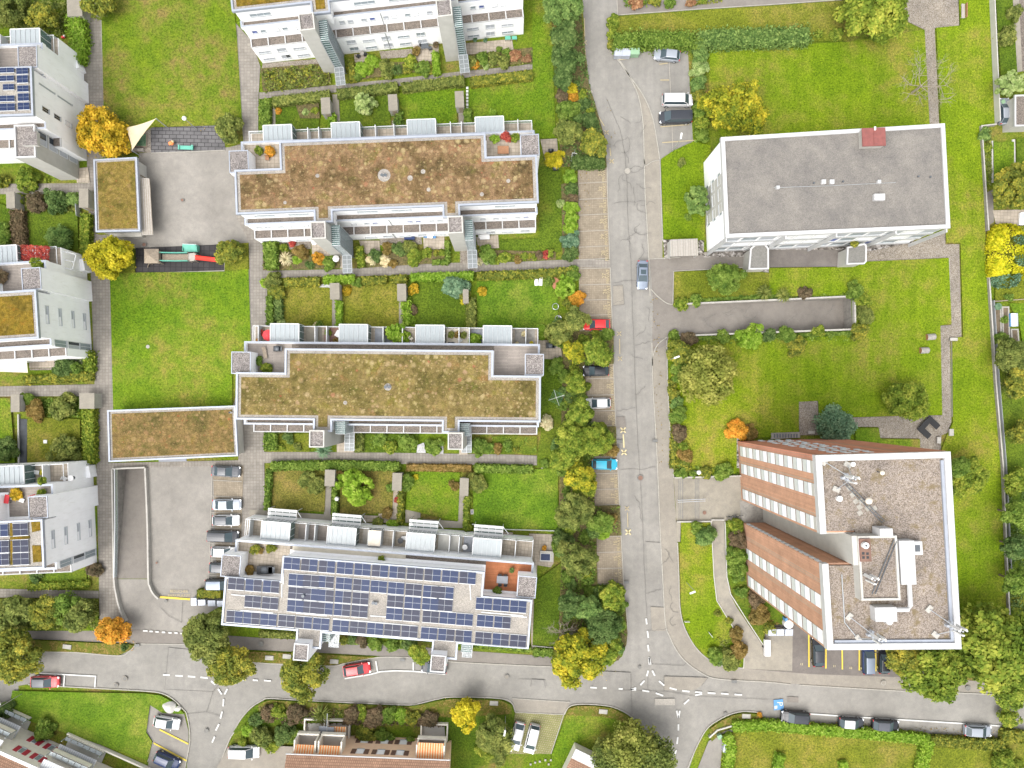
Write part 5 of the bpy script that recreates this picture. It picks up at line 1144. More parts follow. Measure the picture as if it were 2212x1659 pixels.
antenna(2046, 1347, 'antenna mast at the south-east corner of the tower roof', [(140, 2.6), (230, 1.9), (340, 1.0)])
antenna(1862, 1240, 'antenna mast clamped to the machine house of the tower roof', [(300, .9), (100, .8)])

ang = R(-24.0); x0, y0, _ = W(0, 1532, 5.5); x0 -= 1.0; y0 -= 2.4
rs = thing('cream_house', 'cream house with red shutters and glazed balconies at the south-western corner', 'house', (x0, y0, 0), ang)
zE = 6.6
b = MB(); b.rect(-8, -13, 34, -2.6, 0, zE, 'wall_cream'); b.build('wall', rs)
b = MB(); q = [(-8.5, -2.9, zE + .05), (34.5, -2.9, zE + .05), (34.5, -8.0, zE + 2.2), (-8.5, -8.0, zE + 2.2)]; b.face(q[::-1] if False else [q[3], q[2], q[1], q[0]][::-1], 'tile_roof'); q2 = [(-8.5, -13.2, zE), (34.5, -13.2, zE), (34.5, -8.0, zE + 2.2), (-8.5, -8.0, zE + 2.2)]; b.face(q2, 'tile_roof'); b.build('roof', rs)
b = MB(); b.rect(-8.5, -2.95, 34.5, -2.4, zE - .1, zE + .06, 'fabric_white'); b.build('eaves', rs)
b = MB(); b.rect(9, -.25, 26, .0, 0, .7, 'wall_cream'); b.build('planter_wall', rs)
for u in (-.6, 12.6, 25.6):
    for z0 in (0.0, 3.3):
        b = MB(); b.rect(u - 3.2, -2.6, u + 3.2, -.2 if z0 == 0 else -.9, z0 + .0, z0 + .12, 'concrete_light'); yo = -.2 if z0 == 0 else -.9
        b.rect(u - 3.2, yo - .1, u + 3.2, yo, z0, z0 + .9, 'wall_cream')
        b.face([(u - 3.2, -2.6, z0 + 2.9), (u - 3.2, yo - .5, z0 + 2.5), (u + 3.2, yo - .5, z0 + 2.5), (u + 3.2, -2.6, z0 + 2.9)], 'corrugated_white')
        for i in range(6): b.rect(u - 3.15 + i*1.06, yo - .35, u - 2.2 + i*1.06, yo + .25, z0 + 1.5, z0 + 1.55, 'glass_roof')
        for x in (u - 3.2, u + 3.2): b.rect(x - .06, yo - .1, x + .06, yo, z0, z0 + 2.5, 'frame_grey')
        b.build('balcony', rs)
for z in (.9, 3.9):
    for u in (5.2, 8.0, 18.5, 21.2):
        for dx in (-.75, .75):
            b = MB(); b.rect(u + dx - .35, -2.6, u + dx + .35, -2.5, z, z + 1.35, 'shutter_red'); b.build('shutter', rs)
        window(rs, u, -2.58, z, .8, 1.3, 'glass', R(180), 1)
x0, y0, _ = W(656, 1601, 0); ang = R(-2.2)
ph_, loc_p = thing('peach_house', 'peach house with brown shutters and striped orange awnings', 'house', (x0, y0, 0), ang), frame_of(656, 1601, 0, ang)[1]
b = MB(); b.rect(0, -12, 24.0, 1.2, 0, 7.2, 'wall_peach'); b.build('wall', ph_)
b = MB(); b.face([(-.5, 1.5, 7.1), (-.5, -4.0, 9.4), (24.3, -4.0, 9.4), (24.3, 1.5, 7.1)][::-1], 'tile_roof'); b.face([(-.5, -12, 7.1), (24.3, -12, 7.1), (24.3, -4, 9.4), (-.5, -4, 9.4)], 'tile_roof')
b.face([(24.3, 1.5, 7.1), (24.3, -4, 9.4), (24.3, -12, 7.1)], 'wall_peach'); b.build('roof', ph_)
b = MB(); b.tube([(-.6, 1.6, 7.12), (24.4, 1.6, 7.12)], .1, 'coping_white'); b.build('gutter', ph_)
for u0, u1, nm in ((.2, 3.6, 'w'), (3.9, 7.6, 'm'), (19.0, 23.4, 'e')):
    for z0, dv in ((0.0, 3.9), (3.4, 3.2)):
        b = MB(); v1 = 1.2 + dv - 1.0
        b.rect(u0, 1.2, u1, v1, z0 + .0, z0 + .15, 'concrete_light'); b.rect(u0, v1 - .25, u1, v1, z0, z0 + .95, 'wall_cream'); b.rect(u0, 1.2, u0 + .2, v1 - .25, z0, z0 + (2.6 if z0 else 1), 'wall_cream'); b.rect(u1 - .2, 1.2, u1, v1 - .25, z0, z0 + (2.6 if z0 else 1), 'wall_cream'); b.build('balcony', ph_)
    b = MB(); b.face([(u0 + .2, 1.22, 6.3), (u1 - .2, 1.22, 6.3), (u1 - .2, 2.4 if nm != 'e' else 3.4, 5.75), (u0 + .2, 2.4 if nm != 'e' else 3.4, 5.75)], 'awning_orange'); b.build('awning', ph_)
    if nm == 'm': b = MB(); b.face([(u0 + .8, 1.9, 2.9), (u1 - .2, 1.9, 2.9), (u1 - .2, 3.8, 2.5), (u0 + .8, 3.8, 2.5)], 'awning_orange'); b.build('awning', ph_)
for z in (.9, 4.2):
    for u in (10.2, 13.4, 16.4):
        window(ph_, u, 1.2, z, 1.2, 1.3, 'white', R(180), 1)
        for dx in (-1.0, 1.0): b = MB(); b.rect(u + dx - .36, 1.2, u + dx + .36, 1.28, z, z + 1.35, 'shutter_brown'); b.build('shutter', ph_)
b = MB()
x, y = loc_p(709, 1571, 2.0); b.rect(x - 1.2, y - .9, x + .0, y + .6, 2.9, 2.98, 'slate_slab'); b.rect(x + .1, y - .9, x + 1.2, y + .5, 2.9, 2.98, 'slate_slab'); b.tube([(x, y - 1, 0), (x, y - 1, 3)], .06, 'frame_grey'); b.tube([(x, y + 2.6, 2.9), (x, y - 1, 3)], .05, 'frame_grey'); b.build('glass_shade', ph_)
x0, y0, _ = W(1244, 1618, 3.2); ang = R(-26)
wg = thing('gabled_house', 'white gable end of a tiled house beside the olive tree', 'house', (x0, y0, 0), ang)
b = MB(); b.rect(.2, -9, 4.9, -.3, 0, 2.9, 'wall_cream'); b.build('wall', wg)
b = MB(); b.rect(0, -1.6, 5.1, .0, 3.0, 3.15, 'coping_white'); b.rect(2.4, -.95, 4.4, -.7, 3.15, 3.17, 'frame_grey'); b.build('roof_edge', wg)
b = MB(); b.face([(0, -9, 3.1), (5.1, -9, 3.1), (5.1, -1.62, 3.1), (0, -1.62, 3.1)], 'tile_roof'); b.build('roof', wg)
x0, y0, _ = W(2190, 240, 2.8)
eh = thing('flat_house', 'flat roofed grey garage house at the north-eastern edge', 'house', (x0, y0, 0))
b = MB(); p = [(W(x, y, 2.8)[0]-x0, W(x, y, 2.8)[1]-y0) for x, y in [(2190,206),(2260,204),(2262,272),(2190,274)]][::-1]; b.prism(inset(p, .2), 0, 2.7, 'concrete_light'); b.build('wall', eh)
b = MB(); b.prism(p, 2.7, 2.85, 'coping_white', 'gravel_ledge'); b.strip(inset(p, .12), .24, 2.8, 3.0, 'coping_white', True); b.build('roof', eh)
PAINT = {'silver': (.30,.325,.36,.3), 'bluegrey': (.17,.20,.25,.2), 'white': (.52,.52,.52,0), 'grey': (.07,.075,.085,0), 'darkgrey': (.03,.033,.04,0), 'black': (.012,.013,.016,0), 'red': (.50,.02,.022,0), 'crimson': (.42,.03,.035,0), 'blue': (.03,.30,.42,0), 'navy': (.014,.028,.085,0)}
for k, p in PAINT.items(): mat_paint('paint_' + k, p[:3], .25, p[3])
mat_paint('car_glass', (.045,.065,.075), .08)
mat_paint('head_lamp', (.75,.77,.78), .1); mat_paint('tail_lamp', (.4,.02,.02), .2)
SPEC = {'hatch': (4.15,1.76,1.48,1.0,.85,.55,.12,.92), 'estate': (4.6,1.80,1.47,1.15,.9,.7,.15,.92), 'sedan': (4.6,1.80,1.44,1.2,.95,.75,.5,.90), 'suv': (4.55,1.86,1.66,1.05,.8,.45,.1,1.02), 'van': (4.95,1.92,1.93,.75,.85,.14,.06,1.12), 'minivan': (4.85,1.88,1.74,.9,.95,.35,.08,1.02)}
CAR = {}
def loft(b, secs, mat):
    k = b.mi(mat); base = len(b.v); n = len(secs[0])
    for s in secs: b.v += s
    for i in range(len(secs) - 1):
        for j in range(n - 1):
            b.f.append((base+i*n+j, base+(i+1)*n+j, base+(i+1)*n+j+1, base+i*n+j+1)); b.m.append(k)
    for s, rev in ((0, True), (len(secs)-1, False)):
        f = [base + s*n + j for j in range(n)]; b.f.append(tuple(f if not rev else f[::-1])); b.m.append(k)
def car_parts(kind):
    if kind in CAR: return CAR[kind]
    L, Wd, Ht, hood, wsr, rr, trunk, sh = SPEC[kind]; P = {}
    xf, xr = L/2, -L/2; xb = xf - hood; xt = xb - wsr; xq = xr + trunk + rr; xp = xr + trunk
    def hw(x):
        t = abs(x) / (L/2); return Wd/2 * (1 - .10*t**6 - .16*t**22)
    def zs(x):
        if x > xb: t = (x - xb)/(xf - xb); return sh - .04 - .16*t - .14*t**4
        if x < xp: t = (xp - x)/max(.01, trunk); return sh + .02 - .10*t**2
        return sh
    b = MB(); secs = []
    for x in [xr, xr+.05, xr+.18, xp, -L*.25, -L*.1, .1, xb-.3, xb, xb+.35*hood, xb+.7*hood, xf-.22, xf-.07, xf]:
        w = hw(x); z = zs(x); zl = .30 if abs(x) > L/2 - .1 else .2
        half = [(w*.93, zl), (w, .42), (w*1.0, .62), (w*.97, z-.08), (w*.90, z), (w*.55, z+.035), (0, z+.05)]
        secs.append([(x, y, zz) for y, zz in half] + [(x, -y, zz) for y, zz in half[-2::-1]])
    loft(b, secs, 'paint_white')
    wt, wb_ = Wd/2*.74, Wd/2*.885
    top, bot = Ht, sh + .0
    roof = [(xt, wt), (xq, wt*.97)]
    def ring(z, xs, ys): return [(xs[0], ys[0], z), (xs[1], ys[1], z), (xs[1], -ys[1], z), (xs[0], -ys[0], z)]
    lo = ring(bot, (xb + .05, xp - .02), (wb_*.97, wb_*.94)); hi = ring(top - .06, (xt, xq), (wt, wt*.96))
    for i in range(4): j = (i+1) % 4; b.face([lo[i], lo[j], hi[j], hi[i]][::-1], 'paint_white')
    P['body'] = (b.mesh('body'), None)
    r = MB(); n = 5; secs = []
    for i in range(n + 1):
        t = i/n; x = xt + .03 + (xq - xt - .06)*t; c = .05*math.sin(math.pi*(.15+.7*t)); w = wt*(1 - .035*t) + .02
        secs.append([(x, w, top-.07), (x, w*.86, top-.025+c*.4), (x, w*.45, top-.01+c*.8), (x, 0, top+c*.9-.0), (x, -w*.45, top-.01+c*.8), (x, -w*.86, top-.025+c*.4), (x, -w, top-.07)])
    loft(r, secs, 'paint_white'); P['roof'] = (r.mesh('roof'), None)
    def pane(name, q, off):
        v = [Vector(p) for p in q]; c = sum(v, Vector()) / 4; nrm = (v[1]-v[0]).cross(v[3]-v[0]).normalized()
        if nrm.dot(Vector((c.x, c.y, c.z)) - Vector((c.x*.5, 0, .6))) < 0: nrm = -nrm
        g = MB(); g.face([p + (c-p)*.07 + nrm*off for p in v], 'car_glass'); return g.mesh(name)
    P['windscreen'] = (pane('windscreen', [lo[0], lo[3], hi[3], hi[0]], .012), None)
    if kind != 'vanx': P['rear_window'] = (pane('rear_window', [lo[1], lo[2], hi[2], hi[1]], .012), None)
    for s, (a, c, d, e) in ((1, (lo[0], lo[1], hi[1], hi[0])), (-1, (lo[3], lo[2], hi[2], hi[3]))):
        P['side_window%d' % s] = (pane('side_window', [a, c, d, e], .012), None)
    wm = MB()
    for q in range(1):
        n = 16; rr_ = .33
        for i in range(n):
            a0, a1 = 2*math.pi*i/n, 2*math.pi*(i+1)/n
            p = lambda a, y, r_: (r_*math.cos(a), y, r_*math.sin(a))
            wm.face([p(a0,-.11,rr_), p(a1,-.11,rr_), p(a1,.11,rr_), p(a0,.11,rr_)], 'rubber')
            for y in (-.11, .11): wm.face([p(a0,y,rr_), p(a1,y,rr_), p(a1,y,.2), p(a0,y,.2)], 'rubber'); wm.face([p(a0,y,.2), p(a1,y,.2), (0,y*1.05,0)], 'silver_metal')
    wme = wm.mesh('wheel')
    for i, (x, y) in enumerate(((xf-.85, 1), (xf-.85, -1), (xr+.8, 1), (xr+.8, -1))): P['wheel%d' % i] = (wme, (x, y*(Wd/2-.13), .33))
    hl = MB(); hl.box(0, 0, -.07, .07, .32, .34, 'head_lamp'); hm = hl.mesh('headlight')
    tl = MB(); tl.box(0, 0, -.12, .12, .12, .26, 'tail_lamp'); tme = tl.mesh('tail_light')
    mr = MB(); mr.box(0, 0, -.06, .07, .12, .2, 'paint_white'); mm = mr.mesh('wing_mirror')
    for s in (1, -1):
        P['headlight%d' % s] = (hm, (xf-.20, s*Wd*.355, zs(xf-.2)-.07), -s*.5); P['tail_light%d' % s] = (tme, (xr+.08, s*Wd*.375, sh-.12), s*.15)
        P['wing_mirror%d' % s] = (mm, (xb-.12, s*(Wd/2+.06), sh+.06))
    CAR[kind] = P; return P
def car(kind, px, py, deg, paint, label, roof=None, group=None, cat='car', name='parked_car', length=None, z=.085):
    x, y, _ = W(px, py, .8); root = thing(name, label, cat, (x, y, z), R(deg), group)
    if length: s = length / SPEC[kind][0]; root.scale = (s, min(1.06, (s+1)/2), 1)
    for k, pr_ in car_parts(kind).items():
        nm = k.rstrip('-0123456789'); o = put(nm, pr_[0], root, pr_[1], pr_[2] if len(pr_) > 2 else 0)
        if nm in ('body', 'roof', 'wing_mirror'):
            o.material_slots[0].link = 'OBJECT'; o.material_slots[0].material = MATS['paint_' + ((roof or paint) if nm == 'roof' else paint)]
    return root
G1, G2 = 'cars parked in the court west of the solar block', 'cars parked in the roadside strip of the cross street'
car('hatch', 1441, 119, 174, 'silver', 'silver hatchback parked beside the bins under the hedge')
v = car('van', 1463, 217, 0, 'white', 'white delivery van with ribbed roof by the hedge', cat='van', name='parked_van')
b = MB()
for i in range(11): b.box(-2.05 + i*.30, 0, 1.92, 1.965, .07, 1.32, 'coping_white')
b.build('roof_ribs', v)
car('van', 1459, 254, 181.5, 'darkgrey', 'dark grey van with ribbed roof beside the white van', cat='van', name='parked_van', length=5.25)
c_ = car('sedan', 1388, 594, -91, 'bluegrey', 'blue grey sedan with sunroof driving down the street', name='moving_car')
b = MB(); b.box(-.35, 0, 1.47, 1.485, .75, .85, 'car_glass'); b.build('sunroof', c_)
car('estate', 1288, 701, 181, 'red', 'bright red car parked in the bay below bay 25', length=4.4)
car('hatch', 1287, 801, 181, 'black', 'black car half under the yellowing trees in the private bays')
car('hatch', 1292, 871, 182, 'white', 'white hatchback between bays 20 and 22', length=4.0)
car('hatch', 1306, 1003, -1, 'blue', 'turquoise blue hatchback with its rear under yellow branches')
car('sedan', 488, 1018, -3, 'grey', 'dark grey car alone at the north end of the court', group=G1)
car('sedan', 490, 1090, 0, 'silver', 'silver sedan with pale bonnet in the court', group=G1)
car('hatch', 488, 1124, 0, 'white', 'white car with grey roof in the court', 'grey', G1, length=4.3)
car('minivan', 482, 1158.5, -2, 'darkgrey', 'long dark people carrier in the court', group=G1, length=5.1)
car('hatch', 484, 1192.5, -2, 'white', 'white car partly hidden by the gravel topped stair hut', group=G1)
car('hatch', 480, 1227, -3, 'darkgrey', 'dark car half under the stair hut of the solar block', 'grey', G1)
car('suv', 474, 1262.5, 0, 'black', 'dark car with grey roof beside the clipped hedge and bins', 'bluegrey', G1)
car('hatch', 97, 1473, -1, 'crimson', 'red car with dark roof in the white marked box', 'grey', length=4.5)
car('hatch', 360, 1561, -10, 'white', 'white car in the yellow lined bay by the boulders', length=4.15)
car('suv', 361, 1643, -24, 'navy', 'navy blue car in the yellow lined bay at the south edge', length=4.2)
car('minivan', 527, 1624, -1, 'white', 'white van on the brown forecourt beside the side street', cat='van', name='parked_van', length=5.0)
car('hatch', 770.5, 1446, 8, 'crimson', 'red car in the roadside bay below the solar block', length=4.4)
car('hatch', 938, 1442, 176, 'darkgrey', 'dark grey car hidden under a stair tower and a small tree')
car('estate', 1117, 1591, -104, 'white', 'white car on grass pavers beside the dark bushes')
car('minivan', 1149, 1596, -104, 'white', 'larger white car on grass pavers nearer the lawn', length=4.75)
car('estate', 1767, 1408, 91, 'black', 'black car in bay 12 below the brick tower', 'darkgrey', length=4.75)
car('minivan', 1875, 1425, 90, 'navy', 'dark blue car with pale roof in bay 9', 'bluegrey', length=4.6)
car('hatch', 1910, 1427, 88, 'black', 'black car half hidden by the big tree beside the tower')
car('suv', 1718, 1549, 176, 'black', 'black off-road car, westernmost in the roadside strip', 'darkgrey', G2)
car('hatch', 1839, 1562, -4, 'darkgrey', 'small car with white roof in the roadside strip', 'white', G2, length=4.05)
car('hatch', 1913, 1567, -4, 'black', 'black car with grey roof in the roadside strip', 'grey', G2, length=4.35)
car('hatch', 2113, 1579, -3, 'silver', 'silver car alone at the east end of the roadside strip', 'silver', G2, length=4.4)
car('estate', 2170, 240, 91, 'silver', 'silver car beside the flat garage house and the pale wall', length=4.3)
def leaf_mesh(name, C, Nrm, size, seed, elong=1.3):
    """many small leaf-sized quads at points C with normals Nrm"""
    g = np.random.default_rng(seed); n = len(C)
    Nrm = Nrm / (np.linalg.norm(Nrm, axis=1, keepdims=True) + 1e-9)
    t = np.cross(Nrm, g.normal(size=(n, 3))); t /= (np.linalg.norm(t, axis=1, keepdims=True) + 1e-9); s = np.cross(Nrm, t)
    a = (size * g.uniform(.6, 1.35, n))[:, None]; t = t * a * elong * .5; s = s * a * .5
    V = np.stack([C - t, C - s*.9 + t*.1, C + t, C + s*.9 + t*.1], axis=1).reshape(-1, 3)
    me = bpy.data.meshes.new(name)
    me.vertices.add(4*n); me.vertices.foreach_set('co', V.astype(np.float32).ravel())
    me.loops.add(4*n); me.loops.foreach_set('vertex_index', np.arange(4*n, dtype=np.int32))
    me.polygons.add(n); me.polygons.foreach_set('loop_start', np.arange(0, 4*n, 4, dtype=np.int32)); me.polygons.foreach_set('loop_total', np.full(n, 4, dtype=np.int32))
    me.update(); me.validate()
    return me
def unit(g, n):
    d = g.normal(size=(n, 3)); return d / np.linalg.norm(d, axis=1, keepdims=True)
def crown_template(seed, clumps, leaves, leaf, flat=.8, spread=.62, rmin=.26, rmax=.42, lower=-.35, wob=.16):
    g = np.random.default_rng(seed); C, Nn = [], []
    d = unit(g, clumps*4); d = d[d[:, 2] > lower][:clumps]
    ph = g.uniform(0, 6.28, 3); az = np.arctan2(d[:, 1], d[:, 0])
    rad = spread * g.uniform(.62, 1.08, len(d)) * (1 + wob*np.sin(2*az + ph[0]) + wob*.7*np.sin(3*az + ph[1]))
    cen = d * rad[:, None]; cen[:, 2] *= flat
    cen = np.vstack([cen, g.normal(size=(max(2, clumps//6), 3)) * .18])
    per = leaves // len(cen)
    for c in cen:
        rc = g.uniform(rmin, rmax); q = unit(g, per)
        bias = c / (np.linalg.norm(c) + .2); q = q + bias*.6 + np.array([0, 0, .5]); q /= np.linalg.norm(q, axis=1, keepdims=True)
        rr = rc * g.uniform(.55, 1.08, per)[:, None]
        C.append(c + q*rr*np.array([1, 1, .8])); Nn.append(q + g.normal(size=(per, 3))*.5 + np.array([0, 0, .7]))
    C = np.vstack(C); Nn = np.vstack(Nn)
    m = np.percentile(np.abs(C[:, :2]), 98.5); C /= m
    return leaf_mesh('crown', C, Nn, leaf, seed + 100)
TPL = {
 'big': [crown_template(s, 64, 11000, .085, .72, .68, .15, .26, wob=.12) for s in (1, 2, 3, 4)],
 'mid': [crown_template(s, 32, 4200, .135, .75, .62, .2, .34) for s in (11, 12, 13, 14)],
 'small': [crown_template(s, 14, 1300, .22, .75, .52, .28, .46) for s in (21, 22, 23, 24)],
 'lush': [crown_template(s, 62, 4200, .15, .8, .74, .13, .19, wob=.08) for s in (31, 32)],
 'dense': [crown_template(s, 60, 6500, .085, .85, .66, .24, .32, wob=.05) for s in (41, 42)],
 'fine': [crown_template(s, 70, 8000, .075, .8, .7, .13, .24, wob=.2) for s in (51, 52)],
}
def spiky(seed, n, leaf):
    g = np.random.default_rng(seed); b = MB()
    for i in range(n):
        a = g.uniform(0, 6.28); e = g.uniform(.15, 1.2); l = g.uniform(.7, 1.05); w = leaf
        d = Vector((math.cos(a), math.sin(a), 0)); side = Vector((-d.y, d.x, 0))*w
        p0 = Vector((0, 0, 0)); p1 = d*l*.55*math.cos(e*.7) + Vector((0, 0, l*.7*math.sin(e))); p2 = d*l + Vector((0, 0, l*.35*math.sin(e)))
        b.face([p0 - side*.4, p1 - side, p1 + side, p0 + side*.4], 'leaf_g'); b.face([p1 - side, p2 - side*.15, p2 + side*.15, p1 + side], 'leaf_g')
    me = b.mesh('crown'); return me
TPL['spiky'] = [spiky(61, 110, .035), spiky(62, 80, .05)]
TPL['fern'] = [spiky(63, 26, .09)]
pk = random.Random(21)
def set_leaf(o, key):
    if not o.data.materials: o.data.materials.append(MATS['leaf_g'])
    o.material_slots[0].link = 'OBJECT'; o.material_slots[0].material = MATS['leaf_' + key]
def crown(parent, key, rpx, h, kind=None, name='crown', loc=None, sq=1.0):
    r = rpx / S * (H - h) / H
    if kind is None: kind = 'big' if r > 2.4 else 'mid' if r > 1.15 else 'small'
    o = put(name, pk.choice(TPL[kind]), parent, loc, pk.uniform(0, 6.28), (r, r, r*sq)); set_leaf(o, key); return o
def tree(px, py, r, key, label, h=None, kind=None, group=None, cat='tree', name='tree', bark='bark'):
    rm = r / S; h = h or max(3.2, rm*2.1); hc = max(rm*.75, h - rm*.75)
    x, y, _ = W(px, py, hc); root = thing(name, label, cat, (x, y, 0), 0, group)
    rc = rm * (H - hc) / H
    t = MB(); t.tube([(0, 0, 0), (pk.uniform(-.1, .1), pk.uniform(-.1, .1), hc*.6), (0, 0, hc + rc*.2)], max(.1, rm*.075), bark, 7, max(.05, rm*.03))
    for i in range(5):
        a = 6.28*i/5 + pk.uniform(-.4, .4); t.tube([(0, 0, hc*.55), (math.cos(a)*rc*.3, math.sin(a)*rc*.3, hc*.85), (math.cos(a)*rc*.6, math.sin(a)*rc*.6, hc + rc*.1)], max(.05, rm*.035), bark, 5, .02)
    t.build('trunk', root)
    c = crown(root, key, r, hc, kind, loc=(0, 0, hc)); return root
def shrub(px, py, r, key, label, kind=None, group=None, name='shrub', cat='shrub', sq=1.0, h=0.0):
    rm = r / S; hc = h + rm*.55
    o = crown(None, key, r, hc, kind, name, W(px, py, hc), sq); return tag(o, label, cat, group)
def hedge(px, w, h, key, label, seed=1, leaf=.24, dens=42, name='hedge', cat='hedge', z0=0.0, rag=.07, group=None):
    """clipped hedge along a plan line whose top is seen there"""
    g = np.random.default_rng(seed); P = [W(x, y, z0 + h)[:2] for x, y in px]; C, Nn = [], []
    b = MB(); b.strip(P, w*.86, z0, z0 + h*.93, 'leaf_' + key)
    for a, c in zip(P[:-1], P[1:]):
        a, c = np.array(a), np.array(c); d = c - a; l = np.linalg.norm(d); d /= l; nr = np.array([-d[1], d[0]])
        for area, f in ((l*w, 't'), (l*h, 'l'), (l*h, 'r'), (w*h, 'e0'), (w*h, 'e1')):
            n = int(area * dens); u = g.uniform(-.0, l, n); v = g.uniform(-.5, .5, n)*w; z = z0 + g.uniform(.05, 1, n)*h
            if f == 't': z = np.full(n, z0 + h); nn = np.tile([0, 0, 1.], (n, 1))
            elif f in 'lr': s = 1 if f == 'l' else -1; v = np.full(n, s*w/2); nn = np.tile([nr[0]*s, nr[1]*s, .3], (n, 1))
            else: s = -1 if f == 'e0' else 1; u = np.full(n, 0. if s < 0 else l); nn = np.tile([d[0]*s, d[1]*s, .3], (n, 1))
            p = a + u[:, None]*d + v[:, None]*nr; C.append(np.column_stack([p, z]) + g.normal(size=(n, 3))*rag); Nn.append(nn + g.normal(size=(n, 3))*.45)
    me = leaf_mesh(name, np.vstack(C), np.vstack(Nn), leaf, seed); core = b.mesh('core')
    import bmesh
    bm = bmesh.new(); bm.from_mesh(me); bm.from_mesh(core); bm.to_mesh(me); bm.free()
    for p in me.polygons: p.material_index = 0
    me.materials.append(MATS['leaf_' + key])
    return tag(put(name, me), label, cat, group)
def cover(px, h, key, seed, dens=26, leaf=.3, z0=0.1, lump=.8, name='ground_cover'):
    """ground cover over a bed"""
    g = np.random.default_rng(seed); P = np.array([W(x, y, h*.5)[:2] for x, y in px]); lo, hi = P.min(0), P.max(0); n = int(np.prod(hi - lo) * dens)
    q = g.uniform(lo, hi, (n, 2)); ins = np.zeros(n, bool); j = len(P) - 1
    for i in range(len(P)):
        c = ((P[i, 1] > q[:, 1]) != (P[j, 1] > q[:, 1])) & (q[:, 0] < (P[j, 0]-P[i, 0])*(q[:, 1]-P[i, 1])/(P[j, 1]-P[i, 1] + 1e-12) + P[i, 0]); ins ^= c; j = i
    q = q[ins]; n = len(q); f = .5 + .5*np.sin(q[:, 0]*2.1 + seed)*np.sin(q[:, 1]*1.7 + seed*2)
    z = z0 + h*(1 - lump + lump*f)*g.uniform(.45, 1.0, n)
    me = leaf_mesh(name, np.column_stack([q, z]), g.normal(size=(n, 3))*.5 + np.array([0, 0, 1.]), leaf, seed); me.materials.append(MATS['leaf_' + key])
    return tag(put(name, me), kind='stuff')
def bare_tree(px, py, r, label, h, seed, bark='bark_pale', spread=.9, name='bare_tree'):
    g = random.Random(seed); x, y, _ = W(px, py, h*.6); root = thing(name, label, 'tree', (x, y, 0)); R_ = r/S; b = MB()
    def grow(p, d, l, rad, lev):
        q = p + d*l; b.tube([p, p + d*l*.5 + Vector((g.uniform(-1,1), g.uniform(-1,1), 0))*l*.06, q], rad, bark, 5 if lev < 2 else 4, rad*.6)
        if lev >= 4: return
        for _ in range(4 if lev < 3 else 3):
            n = (d*.75 + Vector((g.uniform(-1,1)*spread, g.uniform(-1,1)*spread, g.uniform(-.25,.45)))).normalized(); grow(p + d*l*g.uniform(.45, 1), n, l*g.uniform(.55, .8), max(.012, rad*.6), lev + 1)
    t = MB(); t.tube([(0, 0, 0), (0, 0, h*.45)], R_*.035 + .05, bark, 7, R_*.03); t.build('trunk', root)
    for i in range(6):
        a = 6.28*i/6 + g.uniform(-.5, .5); grow(Vector((0, 0, h*.4)), Vector((math.cos(a), math.sin(a), .5)).normalized(), R_*.62, .06, 1)
    b.build('branches', root); return root

